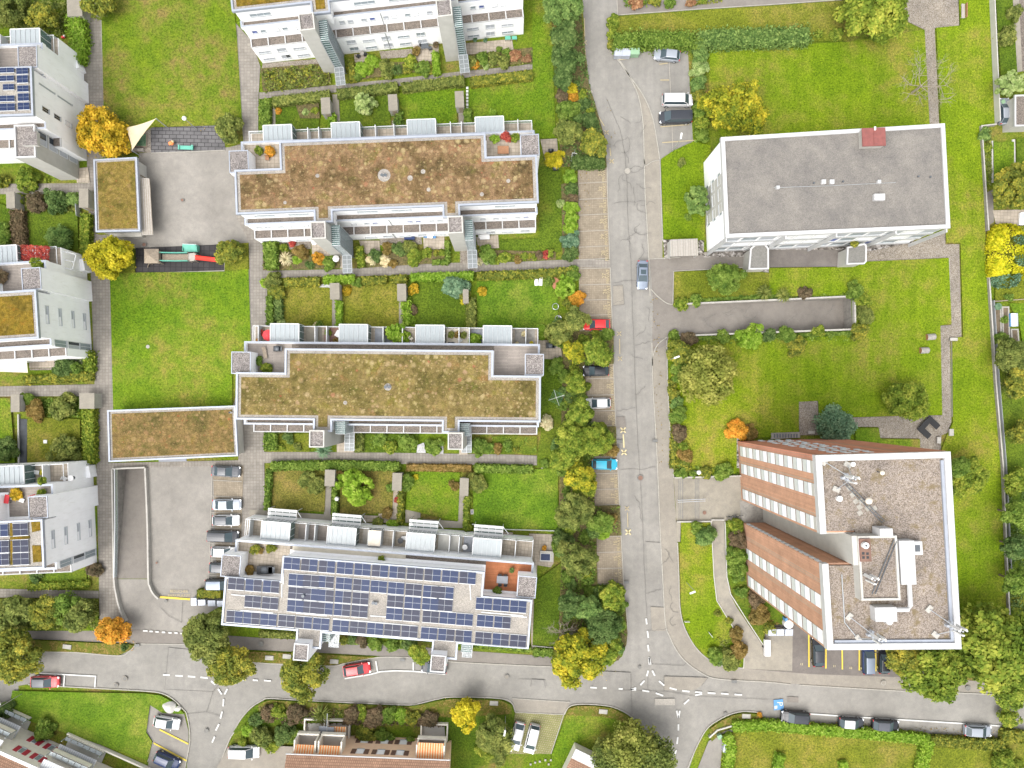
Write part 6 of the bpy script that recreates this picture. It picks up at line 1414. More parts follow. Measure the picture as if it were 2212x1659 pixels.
TREES = [
 (226,290,50,'go','golden orange maple beside the sand coloured sail',5.5,None),
 (240,557,43,'y','bright yellow maple beside the dark play area',5,None),
 (494,278,27,'ol','dark olive tree at the corner of the grey play area',3.6,None),
 (495,545,28,'yo','small yellowing tree beside the red slide',3.6,None),
 (215,4,32,'yo','yellowing tree at the top of the block path',4.5,None),
 (18,18,34,'ol','olive tree in the north-western corner garden',4.5,None),
 (92,36,27,'yo','rounded yellow olive tree east of the corner garden tree',4,None),
 (1215,18,42,'ltb','leafy green tree at the top of the dark tree belt',7,None),
 (1222,78,37,'dg','dark brownish tree in the belt beside the yellow crosses',7,None),
 (1224,130,34,'dg','dark green tree at the south end of the tree belt',6,None),
 (1216,168,27,'dg','dark tree above the orange shrub on the street bank',5,None),
 (1228,284,33,'ol','olive tree west of the golden tree on the street bank',5,None),
 (1283,307,34,'yo','golden olive tree on the bank above bay 33',5,None),
 (1885,28,63,'yg','large yellow green tree beside the gravel plaza',7,None),
 (1583,236,60,'gy','large round golden tree north of the white block',7,'fine'),
 (1504,433,28,'ltb','glossy green tree against the west wall of the white block',4.5,'lush'),
 (1567,601,34,'g','fresh green tree by the drive of the white block',5,None),
 (1529,810,59,'olb','large round olive tree with fine leaves on the east lawn',7,'dense'),
 (1470,764,28,'yo','yellowing tree beside the large round olive tree',4.5,None),
 (1470,800,22,'g','small green tree below the yellowing one by the pavement',3.5,None),
 (1957,866,41,'yg','yellow green tree on the lawn above the dark table',5,None),
 (2085,1030,42,'yg','green tree tucked behind the east wall of the tower',6,None),
 (2072,1010,24,'g','darker green crown against the tower wall',6,None),
 (2150,1395,88,'yg','very large green tree east of the brick tower',11,None),
 (2190,1480,50,'yg','green tree overhanging the pavement at the east edge',9,None),
 (2010,1442,66,'yg','big yellow green tree overhanging the tower car park',9,None),
 (1950,1425,34,'yo','yellowing tree at the south parapet of the tower',8,None),
 (2196,404,47,'yo','yellowing tree in the garden beside the tiled terrace',6,None),
 (2181,181,27,'va','pale green bush tree beside the silver car and wall',4,'lush'),
 (2185,770,36,'ol','olive tree in the east edge garden below the vegetable beds',5,None),
 (2200,826,30,'yo','yellow flecked tree at the east edge garden',5,None),
 (2196,1110,28,'g','dark tree behind the long east wall',6,None),
 (2200,1180,30,'dg','dark green tree further down behind the long east wall',6,None),
 (2198,1255,30,'g','green tree at the south end of the east wall',6,None),
 (2205,935,24,'yo','small yellow orange tree at the east edge',4,None),
 (2195,1040,28,'yg','pale tree behind the bend of the east wall',4,None),
 (1005,1542,29,'y','yellow tree on the leafy verge by the cross street',5,None),
 (1068,1590,38,'ol','dark olive tree between the yellow tree and white cars',5.5,None),
 (1362,1610,52,'olb','large olive tree with twin domes at the south edge',7,'dense'),
 (1408,1632,45,'ol','eastern dome of the olive trees by the side street',7,'dense'),
 (1320,1640,40,'ol','western olive tree beside the tiled gable',6,'dense'),
 (655,1458,48,'yo','olive yellow street tree between stair tower and red car',6.5,None),
 (499,1437,43,'yo','olive street tree west of the cross street dashes',6,None),
 (447,1374,48,'ol','mottled green street tree at the court entrance',6,None),
 (38,1412,50,'yo','golden olive tree at the west end of the verge',6.5,None),
 (245,1363,32,'or','orange red tree beside the stone lined ramp wall',4.5,None),
 (906,1413,22,'yg','small yellow green tree beside the eastern stair tower',4,None),
 (1239,762,29,'gy','yellow tree beside the black barbecue',5,None),
 (1290,760,34,'yg','yellow green tree between red and black cars',5.5,None),
 (1247,690,27,'ol','dark leafed tree at the nose of the bright red car',5,None),
 (1210,718,33,'ol','olive tree above the black barbecue',4.5,None),
 (1243,826,26,'yg','feathery light green tree opposite the black car',4.5,None),
 (1252,892,33,'yg','yellow tipped tree above the white hatchback',5.5,None),
 (1288,950,38,'yg','spreading tree on the island between bays 20 and the blue car',6,None),
 (1238,952,40,'yg','feathery green tree west of the spreading island tree',6,None),
 (1220,990,34,'yg','light tree overhanging the lawn by the stepping stones',5,None),
 (1254,1032,36,'gy','bright yellow tree at the tail of the blue car',6,None),
 (1264,1060,25,'yg','small yellow green tree above bay 17',4.5,None),
 (1240,1104,42,'ol','dark olive tree west of the grassy island',6.5,None),
 (1297,1128,30,'g','green bushy tree on the grassy island between the bays',4,None),
 (1246,1206,48,'ol','broad olive tree west of bays 15 and 16',6.5,'fine'),
 (1270,1312,30,'ltb','blue green tree in the corner thicket',5,None),
 (1232,1305,30,'dg','dark tree on the west side of the corner thicket',5,None),
 (1322,1290,34,'yg','yellow spotted tree at the street edge of the thicket',5,None),
 (1302,1352,42,'dg','dark green tree in the middle of the corner thicket',5.5,None),
 (1250,1420,56,'gy','large golden tree on the junction corner',7,None),
 (1313,1404,32,'yg','light green feathery tree at the junction kerb',4.5,None),
 (2178,1550,20,'yg','yellowing hedge tree at the east end of the parking strip',2.5,None),
 (100,1322,34,'yo','pale olive tree in the bed north of the west pavement',4.5,None),
 (172,1330,32,'ol','olive tree at the corner of the west bed',4.5,None),
 (45,1318,32,'ol','dark olive tree in the west bed beside the path',4.5,None),
 (140,1310,28,'g','green tree between the olive trees of the west bed',4,None),
 (8,1330,30,'ol','olive tree at the west end of the bed',4.5,None),
]
for px, py, r, k, lab, h, kd in TREES:
    if 1200 < px < 1330 and py < 1400: r *= .88
    tree(px, py, r, k, lab, h, kd)
bare_tree(1999, 178, 62, 'leafless pale tree over the gravel path beside the white block', 6.5, 4)
bare_tree(1216, 1372, 34, 'leafless grey brown tree beside the golden junction tree', 5, 9)
SHRUBS = [
 (1234,192,13,'y','yellow top of the two coloured shrub on the bank',None), (1238,210,12,'or','orange shrub just below the yellow one on the bank',None), (1215,205,14,'ma','purplish shrub west of the orange shrub',None),
 (1228,240,23,'g','rounded green shrub above the olive bank tree',None), (1262,227,14,'dg','dark green ball shrub beside the yellow kerb line',None), (1274,262,19,'dg','larger dark ball shrub beside the kerb bend',None),
 (1233,383,17,'lg','bright clipped ball at the north end of the bay hedge',None), (1236,408,14,'dg','dark shrub below the bright ball beside bay 33',None), (1234,448,16,'lg','bright clipped ball beside bay 31, upper of three',None), (1234,471,16,'lg','bright clipped ball beside bay 30, middle of three',None), (1235,492,15,'lg','bright clipped ball beside bay 29, lowest of three',None),
 (1233,520,19,'bl','blue green shrub beside bay 29 and 28',None), (1232,546,17,'dg','dark glossy shrub at the corner of bay 28',None), (1237,427,11,'ma','reddish shrub between the clipped balls',None), (1212,440,9,'va','pale flowering shrub west of the clipped balls',None),
 (1222,620,23,'lg','bright green shrub beside bay 26','lush'), (1245,644,18,'or','orange shrub bulging into bay 25',None), (1235,597,16,'g','upright green shrub at the corner of bay 27',None), (1183,607,12,'g','rounded shrub beside the white loungers',None), (1225,660,12,'yo','yellow orange shrub below the orange one',None),
 (1172,717,16,'lg','lime shrub at the corner of the terrace by the lawn',None), (1287,722,9,'yg','small clipped ball behind the red car',None), (1308,722,15,'g','green shrub between red car and kerb',None), (1310,940,14,'g','green shrub on the kerb island by the cross',None), (1322,975,13,'br','brown shrub at the kerb above the blue car',None), (1246,845,18,'g','round light shrub near bay 22',None), (1232,860,16,'dg','dark shrub between the yellow trees near bay 21',None),
 (1200,790,18,'g','green ground shrub beside the wooden terrace corner',None), (1320,1115,14,'br','brownish shrub on the grassy island',None), (1305,1150,16,'lg','bright shrub at the south end of the grassy island',None), (1215,1165,20,'dg','dark shrub at the corner of the tiled patio',None), (1205,1180,14,'g','green shrub beside the patio table',None), (1340,1345,16,'g','shrub at the kerb edge of the thicket',None), (1338,1310,16,'g','leafy shrub at the street side thicket',None), (1280,1335,18,'dg','dark shrub inside the corner thicket',None),
 (1198,345,19,'y','yellow shrub on the tiled patio beside the brown roof',None), (1181,912,15,'cr','white plumed grass beside the stepping stones','small'), (1178,1000,9,'g','small shrub on the lawn edge by stepping stones',None),
 (1112,120,12,'rb','pale pink shrub at the end of the north bed',None), (1136,126,10,'rb','red shrub beside the pale pink one',None), (1093,118,11,'g','small green shrub beside the pale pink one',None),
 (786,150,18,'lg','lime hedge block by the two dark chairs',None), (806,134,16,'lg','lime shrub behind the dark chairs',None), (773,162,13,'g','darker shrub at the corner of the lime hedge',None), (835,150,20,'ol','olive shrub in the middle of the north bed',None), (858,152,16,'dg','dark spiky shrub in the north bed','spiky'), (836,146,8,'y','yellow flowering shrub in the north bed',None), (888,135,15,'yg','yellow green shrub beside the sandy terrace',None), (880,155,10,'yo','orange tinted shrub below the yellow green one',None), (915,148,16,'g','green shrub south of the sandy terrace',None), (933,150,10,'yo','yellow shrub near the lime column',None),
 (1015,134,14,'ol','olive shrub at the west end of the east north bed',None), (1040,130,15,'g','green shrub, second in the east north bed',None), (1027,140,10,'or','rust coloured shrub in the east north bed',None), (1050,143,8,'va','pale ball in the east north bed',None), (1063,128,15,'ol','grey olive shrub in the east north bed',None), (1088,135,14,'ol','dark olive shrub in the east north bed',None), (1078,108,7,'g','potted green shrub by the white wall',None),
 (790,228,24,'va','pale green magnolia bush on the deep green lawn','lush'), (602,240,7,'or','small rust plant in the first garden corner',None), (660,243,8,'va','pale grass tuft beside the garden bed',None), (680,240,8,'yg','small yellow plant by the first shed',None), (860,262,11,'dg','climbing shrub beside the second shed path',None), (1065,245,9,'lg','pale tuft on the bright lawn by the sun room',None),
 (618,560,17,'cr','cream pampas grass tuft behind the corner hedge','spiky'), (650,545,16,'br','rust brown shrub in the first front bed',None), (612,535,10,'yg','yellow shrub above the pampas grass',None), (642,560,10,'lg','bright low shrub below the rust one',None), (688,560,13,'or','orange shrub beside the square patio',None), (714,568,17,'g','round green shrub by the stair tower foot',None), (632,525,8,'re','small red tinted plant by the wall',None), (670,570,10,'dg','dark small shrub beside the orange one',None),
 (834,538,14,'br','red brown shrub on the gravel of the middle bed',None), (862,540,17,'dg','dark conifer shrub in the middle bed',None), (812,552,14,'dg','dark green shrub behind the white plumes',None), (800,565,11,'cr','white plumed grass, western of two','small'), (832,562,12,'cr','white plumed grass, eastern of two','small'), (895,556,18,'yg','yellow green spreading shrub in the middle bed',None), (921,548,12,'yg','yellow leafed shrub in the middle bed',None), (942,547,8,'yo','orange yellow ball near the low hedge',None), (956,547,8,'yg','small yellow ball at the hedge corner',None), (885,535,14,'ol','olive shrub at the house wall of the middle bed',None), (848,570,10,'br','brown grass tuft in the middle bed',None),
 (1055,548,20,'g','flat topped round green shrub in the east bed',None), (1026,540,10,'yo','tall yellowing shrub beside the canopy',None), (1038,565,8,'cr','pale grass at the path edge',None), (1050,565,7,'va','second pale grass at the path edge',None), (1072,563,8,'yg','yellow green tuft beside the path',None), (1090,555,12,'yg','golden tuft in the east bed',None), (1120,560,9,'br','brown tuft in the east bed',None), (1134,555,8,'yg','bright yellow flowers in the east bed',None), (1152,558,7,'yg','small yellow tuft near the clipped cube',None), (1165,552,9,'ma','dark red shrub in the east bed',None), (1179,550,9,'re','red shrub beside the clipped cube',None),
 (588,608,20,'ol','straggly olive shrub at the west garden corner',None), (577,612,12,'lg','light green tuft at the path corner',None), (600,630,18,'yo','brownish shrub below the straggly one',None), (607,700,10,'va','pale grey tuft near the sun room',None), (750,628,10,'go','small golden tree on the second garden lawn',None), (893,626,12,'go','golden shrub beside the third shed',None), (1041,628,10,'go','golden shrub at the edge of the emerald lawn',None), (985,620,27,'bl','blue green round tree shrub in the third garden',None), (1003,636,14,'yo','yellow leafed climber on the garden divider',None), (998,650,8,'y','small yellow flower clump by the divider',None), (771,608,12,'g','green shrub in the clipped hedge gap',None),
 (883,690,12,'lg','lime shrub on the garden divider',None), (887,668,13,'ma','dark red shrub on the garden divider',None), (878,655,10,'lg','light tuft at the head of the divider',None), (858,720,22,'lg','large lime shrub on the terrace between sun rooms','lush'), (692,706,12,'g','dark little shrub by the garden wall',None), (684,702,6,'cr','white flower tuft by the garden wall',None), (709,718,7,'yg','yellow potted shrub on the red terrace',None), (870,728,14,'lg','leafy potted shrub beside the armchair',None), (1024,735,14,'lg','green potted shrub on the narrow terrace',None),
 (700,972,20,'bl','blue spruce shrub at the foot of the stair tower','spiky'), (622,948,13,'dg','dark round shrub on the strip lawn',None), (609,966,8,'yg','yellow flower clump on the strip lawn',None), (644,965,9,'ol','olive tuft on the strip lawn',None), (880,955,20,'g','green spreading shrub in the front strip',None), (845,966,14,'yg','yellowish tuft in the front strip',None), (938,965,18,'g','light fern like shrub by the white gravel',None), (820,948,14,'g','green tuft by the house wall strip',None), (1030,965,18,'g','round green shrub by the checkered tiles',None), (1053,962,15,'g','second round shrub by the checkered tiles',None), (1072,970,12,'br','rust tinted shrub beside the round ones',None), (1095,965,12,'g','low green shrub near the strip end',None), (1115,972,7,'yo','orange flower tuft at the strip end',None),
 (771,1051,37,'lg','large round rhododendron like bush with pale tips','lush'), (660,1035,18,'ol','olive shrub on the dry lawn',None), (684,1045,20,'ol','spreading olive shrub beside the first garden shed',None), (730,1028,14,'br','brown shrub above the round bush',None), (878,1042,18,'g','green shrub beside the second garden shed',None), (897,1031,7,'y','yellow little shrub beside the green one',None), (982,1045,12,'br','brown shrub at the emerald lawn corner',None), (1030,1042,22,'ol','olive shrub on the emerald lawn',None), (1013,1078,9,'yg','yellow flowering climber by the thin fence, upper',None), (1010,1140,9,'yg','yellow flowering climber by the thin fence, lower',None), (905,1130,10,'g','green shrub at the slate patio',None), (850,1135,13,'lg','leafy shrub at the foot of the terrace corner',None), (760,1118,8,'g','small dark plant by the patio edge',None), (778,1120,7,'bl','blue green plant by the patio edge',None), (845,1052,10,'g','shrub behind the second garden shed',None),
 (583,326,11,'or','orange maple pot shrub on the roof terrace of the brown roof',None), (560,325,9,'yg','yellow pot shrub on the same west roof terrace',None), (1068,301,10,'lg','lime pot shrub on the east roof terrace',None), (1092,299,12,'re','crimson pot shrub on the east roof terrace',None), (1113,299,10,'yg','yellow pot shrub on the east roof terrace',None), (562,780,10,'g','green pot shrub on the wooden roof terrace',None), (575,795,12,'yg','green border plants on the wooden roof terrace',None), (551,1187,11,'yo','olive ball pot shrub on the beige roof terrace',None), (587,1187,11,'yo','second olive ball pot shrub on the beige roof terrace',None), (537,1234,12,'br','brown leafed pot shrub on the beige roof terrace',None), (566,1190,7,'br','small brown pot plant between the olive balls',None), (825,1209,8,'yg','green cushion plant on the long ledge',None), (1075,1277,10,'g','green planter on the orange wood deck',None), (80,570,12,'yg','yellow pot shrub beside the red covered pergola',None), (90,1040,9,'yg','yellow pot shrub on the grey terrace',None), (35,1068,12,'go','golden pot shrub on the western roof deck',None), (90,1064,9,'yg','light pot shrub on the western roof deck',None), (1846,527,8,'yo','green tuft on the porch roof of the white block',None),
 (130,517,27,'ltb','blue green ball shrub on the western garden lawn','dense'), (8,505,24,'g','green ball shrub at the western edge',None), (123,435,24,'dg','dark blue green shrub in the western bed',None), (80,440,20,'ma','maroon shrub in the western bed',None), (160,430,16,'ltb','soft green shrub by the white path wall',None), (45,430,12,'yg','pale yellow shrub by the western shed',None), (60,388,24,'yg','yellow green shrub at the foot of the white annex',None), (101,389,6,'yg','small yellow ball beside the annex shrub',None), (5,392,14,'yo','yellow shrub at the west edge path',None),
 (80,885,23,'br','red brown round shrub in the lower western garden',None), (138,878,28,'ol','grey olive shrub in the lower western garden',None), (60,860,16,'g','green creeping shrub above the brown one',None), (143,970,30,'ol','dark olive round shrub on the lower western lawn',None), (12,970,26,'dg','dark shrub at the western edge',None), (140,790,22,'dg','dark green shrub beside the tiled terrace',None), (165,795,14,'g','green shrub next to the low gold hedge',None), (148,565,10,'g','small shrub inside the pergola frame',None),
 (205,1232,17,'ma','dark red upright shrub at the path corner',None), (80,1245,14,'dg','dark shrub below the southern gable',None), (100,1645,8,'g','tiny shrub by the red shutters',None), (98,1575,22,'g','leafy green shrub beside the red shuttered house',None), (10,1532,20,'dg','dark round shrub at the south-western corner',None), (269,1398,8,'dg','small dark shrub below the orange tree',None), (455,1407,12,'dg','dark low shrub under the court street tree',None),
 (780,1388,13,'ma','maroon shrub before the solar block',None), (811,1390,16,'g','green shrub next to the maroon one',None), (848,1392,14,'g','light green shrub before the solar block',None), (743,1383,9,'yo','yellow tuft beside the canopy',None), (885,1393,16,'dg','dark green shrub behind the small roadside tree',None), (762,1382,10,'dg','dark shrub between tuft and maroon shrub',None), (868,1390,10,'g','small green shrub in the front row',None),
 (600,1535,16,'yg','yellowish bush on the south verge',None), (580,1540,16,'ma','purple bush on the south verge',None), (640,1540,20,'ma','long dark red bush on the south verge',None), (695,1540,24,'ol','grey green spiky bush on the south verge','spiky'), (760,1545,20,'ma','dark purple bush on the south verge',None), (783,1540,18,'yg','light green bush on the south verge',None), (808,1550,24,'ma','large brown red bush on the south verge',None), (835,1545,20,'g','green bush on the south verge',None), (865,1545,16,'lg','bright green bush on the south verge',None), (890,1550,16,'yo','yellow brown bush on the south verge',None), (925,1553,20,'ma','dark bush near the yellow verge tree',None), (790,1580,20,'yo','tall yellowing bush by the garden post',None), (800,1600,18,'yo','orange tinted bush above the peach house',None), (825,1590,16,'g','green bush beside the garden post',None), (850,1600,14,'g','small green bush above the brown shutters',None), (884,1605,13,'g','climbing shrub on the peach house front',None), (775,1605,14,'br','brown bush beside the peach house wall',None),
 (615,1585,22,'dg','dark green round bush on the south lawn',None), (640,1590,18,'g','green bush beside the dark round one',None), (565,1590,24,'ol','olive bush by the brown forecourt',None), (588,1612,14,'yg','yellow bush by the white van',None), (525,1602,10,'yg','small yellow green ball by the side street',None), (540,1575,16,'lg','bright shrub at the street corner lawn',None), (555,1555,14,'dg','dark shrub in the corner bed',None), (1050,1620,20,'yg','light green bush beside the peach house',None), (1075,1630,22,'ol','olive bush at the south edge near the stepping stones',None), (965,1605,10,'g','small bush at the balcony corner',None),
 (1640,1545,6,'or','orange flower clump on the eastern verge',None), (1468,1615,1,'g','',None),
 (1470,655,15,'yg','yellowish bush at the mouth of the ramp',None), (1500,650,14,'g','green bush along the upper ramp wall',None), (1650,632,20,'ol','spiky olive shrub above the ramp wall','spiky'), (1690,638,18,'ol','second spiky olive shrub above the ramp wall','spiky'), (1740,634,14,'ma','dark red shrub above the ramp wall',None), (1846,628,18,'g','green shrub at the deep end of the ramp',None), (1864,650,16,'yg','bright yellow green shrub at the ramp corner',None), (1868,680,20,'ol','grey green shrub at the ramp corner',None), (1858,715,20,'yo','yellow leafed shrub at the ramp corner',None), (1620,728,26,'lg','bright green shrub below the ramp wall',None), (1722,748,22,'yo','golden green shrub on the lawn below the ramp',None), (1765,712,14,'yg','yellow shrub poking over the ramp wall',None), (1700,722,18,'g','green shrub along the lower ramp wall',None), (1660,725,14,'dg','dark shrub along the lower ramp wall',None), (1485,735,18,'ma','maroon shrub at the lower ramp mouth',None), (1455,728,13,'g','green shrub at the pavement corner of the ramp',None), (1560,728,14,'g','low green shrub under the ramp wall',None),
 (1455,845,14,'yo','small yellowing shrub beside the pavement',None), (1463,895,20,'g','green shrub row by the pavement',None), (1460,870,14,'ltb','blue green shrub by the pavement',None), (1467,935,18,'ma','maroon shrub by the pavement bed',None), (1475,965,12,'yg','lime shrub below the maroon one',None), (1480,985,16,'br','red orange shrub in the pavement bed',None), (1478,1005,15,'yo','orange green shrub in the pavement bed',None), (1470,1018,14,'g','green shrub at the forecourt corner',None), (1525,1020,14,'yo','yellow shrub behind the forecourt wall',None), (1562,1018,20,'g','green shrub beside the forecourt and tower',None), (1590,928,22,'or','rust orange shrub at the tower corner',None), (1620,935,16,'br','dark rust shrub at the tower corner',None), (1500,1025,10,'g','small shrub by the white globe lamp',None),
 (1804,920,40,'bl','large blue green spreading juniper by the tower','dense'), (1594,1165,20,'ma','dark maroon shrub at the tower foot',None), (1590,1200,22,'g','leafy shrub along the tower foot',None), (1592,1232,20,'g','green shrub along the tower foot, southern',None), (1588,1135,16,'yg','light shrub beside the bicycles',None), (1500,1140,14,'g','low shrub at the top of the narrow lawn',None), (1525,1158,22,'ltb','dark green creeping shrub on the narrow lawn',None), (1640,1328,22,'br','rust shrub beside the curving path',None), (1632,1298,20,'ma','purple shrub beside the curving path',None), (1600,1275,14,'g','green shrub at the curve of the path',None), (1660,1355,14,'yo','small orange shrub near the bins',None), (1545,1415,18,'g','green bush at the southern lawn corner',None), (1575,1425,22,'ol','olive bush at the southern lawn corner',None), (1595,1405,20,'br','brown bush at the southern lawn edge',None), (1592,1370,16,'br','small brown bush beside the path',None), (1575,1340,8,'yo','yellow grass tuft beside the path',None), (1560,1430,14,'dg','dark bush at the corner hedge',None), (1550,1325,8,'yo','golden tuft at the lawn edge',None),
 (1472,352,9,'ol','small dark shrub on the narrow lawn by the white block',None), (1485,468,8,'g','small green ball below the glossy tree',None), (1768,74,13,'yg','fern like palm shrub on the garden border','fern'), (1808,75,13,'yg','yellow green shrub next to the fern',None),
 (1512,120,18,'ltb','green shrub in the tall hedge row beside the silver hatchback',None), (1512,150,20,'va','silvery flowering shrub in the hedge row',None), (1508,180,18,'ltb','green shrub in the hedge row above the van',None), (1510,210,17,'yo','yellow shrub beside the white van',None), (1512,240,17,'g','green shrub beside the dark van',None), (1517,265,15,'yg','light green shrub below the vans',None), (1516,295,16,'g','dark leafed shrub by the white block corner',None), (1508,95,17,'g','shrub at the top of the hedge row',None),
 (1326,46,14,'yg','yellow green shrub at the lot corner',None), (1322,75,13,'yg','light shrub at the west edge of the lot hedge',None), (1324,100,12,'yo','yellow shrub beside the grey bins',None), (1372,8,14,'rb','red flowering shrub by the north path',None), (1384,5,9,'yg','yellow shrub by the north path',None), (1412,6,14,'yo','olive shrub by the north path',None), (1490,4,11,'rb','second red flowering shrub by the north path',None), (1520,0,8,'yg','yellow shrub, eastern by the north path',None), (1445,6,12,'g','green shrub by the north path',None),
 (2172,80,20,'ol','spreading shrub behind the pale wall',None), (2190,30,16,'ol','grey shrub at the north-eastern corner',None), (2185,85,9,'yg','yellow green shrub beside the clay pots',None), (2128,290,14,'ltb','pale leafed shrub at the wall corner',None), (2130,320,10,'yg','small shrub at the edge wall bed',None), (2160,730,14,'g','green vegetable shrub by the beds',None), (2170,690,8,'g','leafy crop in the vegetable bed',None), (2178,640,10,'g','crop beside the water butt',None),
 (2165,1640,24,'yg','bright yellow bush at the south-eastern corner',None), (2195,1655,16,'yg','second bright bush at the south-eastern corner',None), (2197,930,12,'go','orange yellow shrub at the east edge',None),
]
for row in SHRUBS:
    if row[4]:
        l = row[4]; hh = 0
        if any(w in l for w in ('roof terrace', 'roof deck', 'olive balls', 'long ledge', 'wood deck', 'covered pergola', 'the grey terrace')): hh = 9.3 if row[0] < 100 else 6.2
        elif 'porch roof' in l: hh = 3.4
        elif any(w in l for w in ('between sun rooms', 'red terrace', 'the armchair', 'narrow terrace')): hh = 3.1
        shrub(*row, h=hh)
BELT = [('g', 'low green shrub in the planted belt beside the private bays', 'low green shrubs of the belt', [(1218,740),(1255,775),(1272,782),(1222,812),(1262,855),(1215,875),(1268,905),(1228,915),(1210,930),(1262,985),(1215,1020),(1222,1060),(1272,1095),(1218,1135),(1262,1160),(1225,1245),(1272,1255),(1290,1300),(1275,1375),(1330,1380)]),
 ('ltb', 'dull dark green shrub filling gaps of the planted belt', 'dark green shrubs of the belt', [(1205,700),(1228,735),(1214,845),(1278,925),(1205,960),(1232,1075),(1280,1150),(1212,1190),(1235,1260),(1290,1280),(1225,1335),(1310,1320),(1335,1400),(1262,1385),(1245,185),(1220,60),(1236,110),(1205,110),(1228,150),(1245,255)]),
 ('yg', 'small yellow tinged shrub in the planted belt along the street', 'yellow tinged shrubs of the belt', [(1262,735),(1302,790),(1240,800),(1268,835),(1232,870),(1300,920),(1255,1000),(1300,965),(1232,1140),(1265,1240),(1340,1280),(1290,1390),(1262,205),(1275,240)])]
for key, lab, grp, pts in BELT:
    for px, py in pts: shrub(px, py, pk.uniform(8, 15), key, lab, None, grp)
def topiary():
    g = np.random.default_rng(5); root = thing('clipped_bush', 'big clipped bush of bright yellow and blue green foliage', 'bush', W(2163, 555, 0))
    o = W(2163, 555, 0)
    for nm, key, rect in (('yellow_foliage', 'le', None), ('green_foliage', 'bl', None)):
        n = 9000 if key == 'le' else 2600; C = []; Nn = []
        d = unit(g, n); d[:, 2] = np.abs(d[:, 2]); e = np.sign(d)*np.abs(d)**.62
        P = e*np.array([2.85, 5.1, 1.9]) + g.normal(size=(n, 3))*.08
        px = 2163 + P[:, 0]*13.3*.98; py = 555 - P[:, 1]*13.3*.98
        gm = ((np.hypot((px - 2185)/24, (py - 525)/11) < 1) | (np.hypot((px - 2188)/20, (py - 568)/13) < 1) | ((py > 592 + (2200 - px)*.12) & (px < 2190)))
        m = ~gm if key == 'le' else gm
        if key == 'bl' and m.sum() < 200: m = gm
        me = leaf_mesh(nm, P[m], d[m] + g.normal(size=(m.sum(), 3))*.4, .26, 7); me.materials.append(MATS['leaf_' + key])
        q = put(nm, me, root); q.location = (0, 0, .3)
topiary()
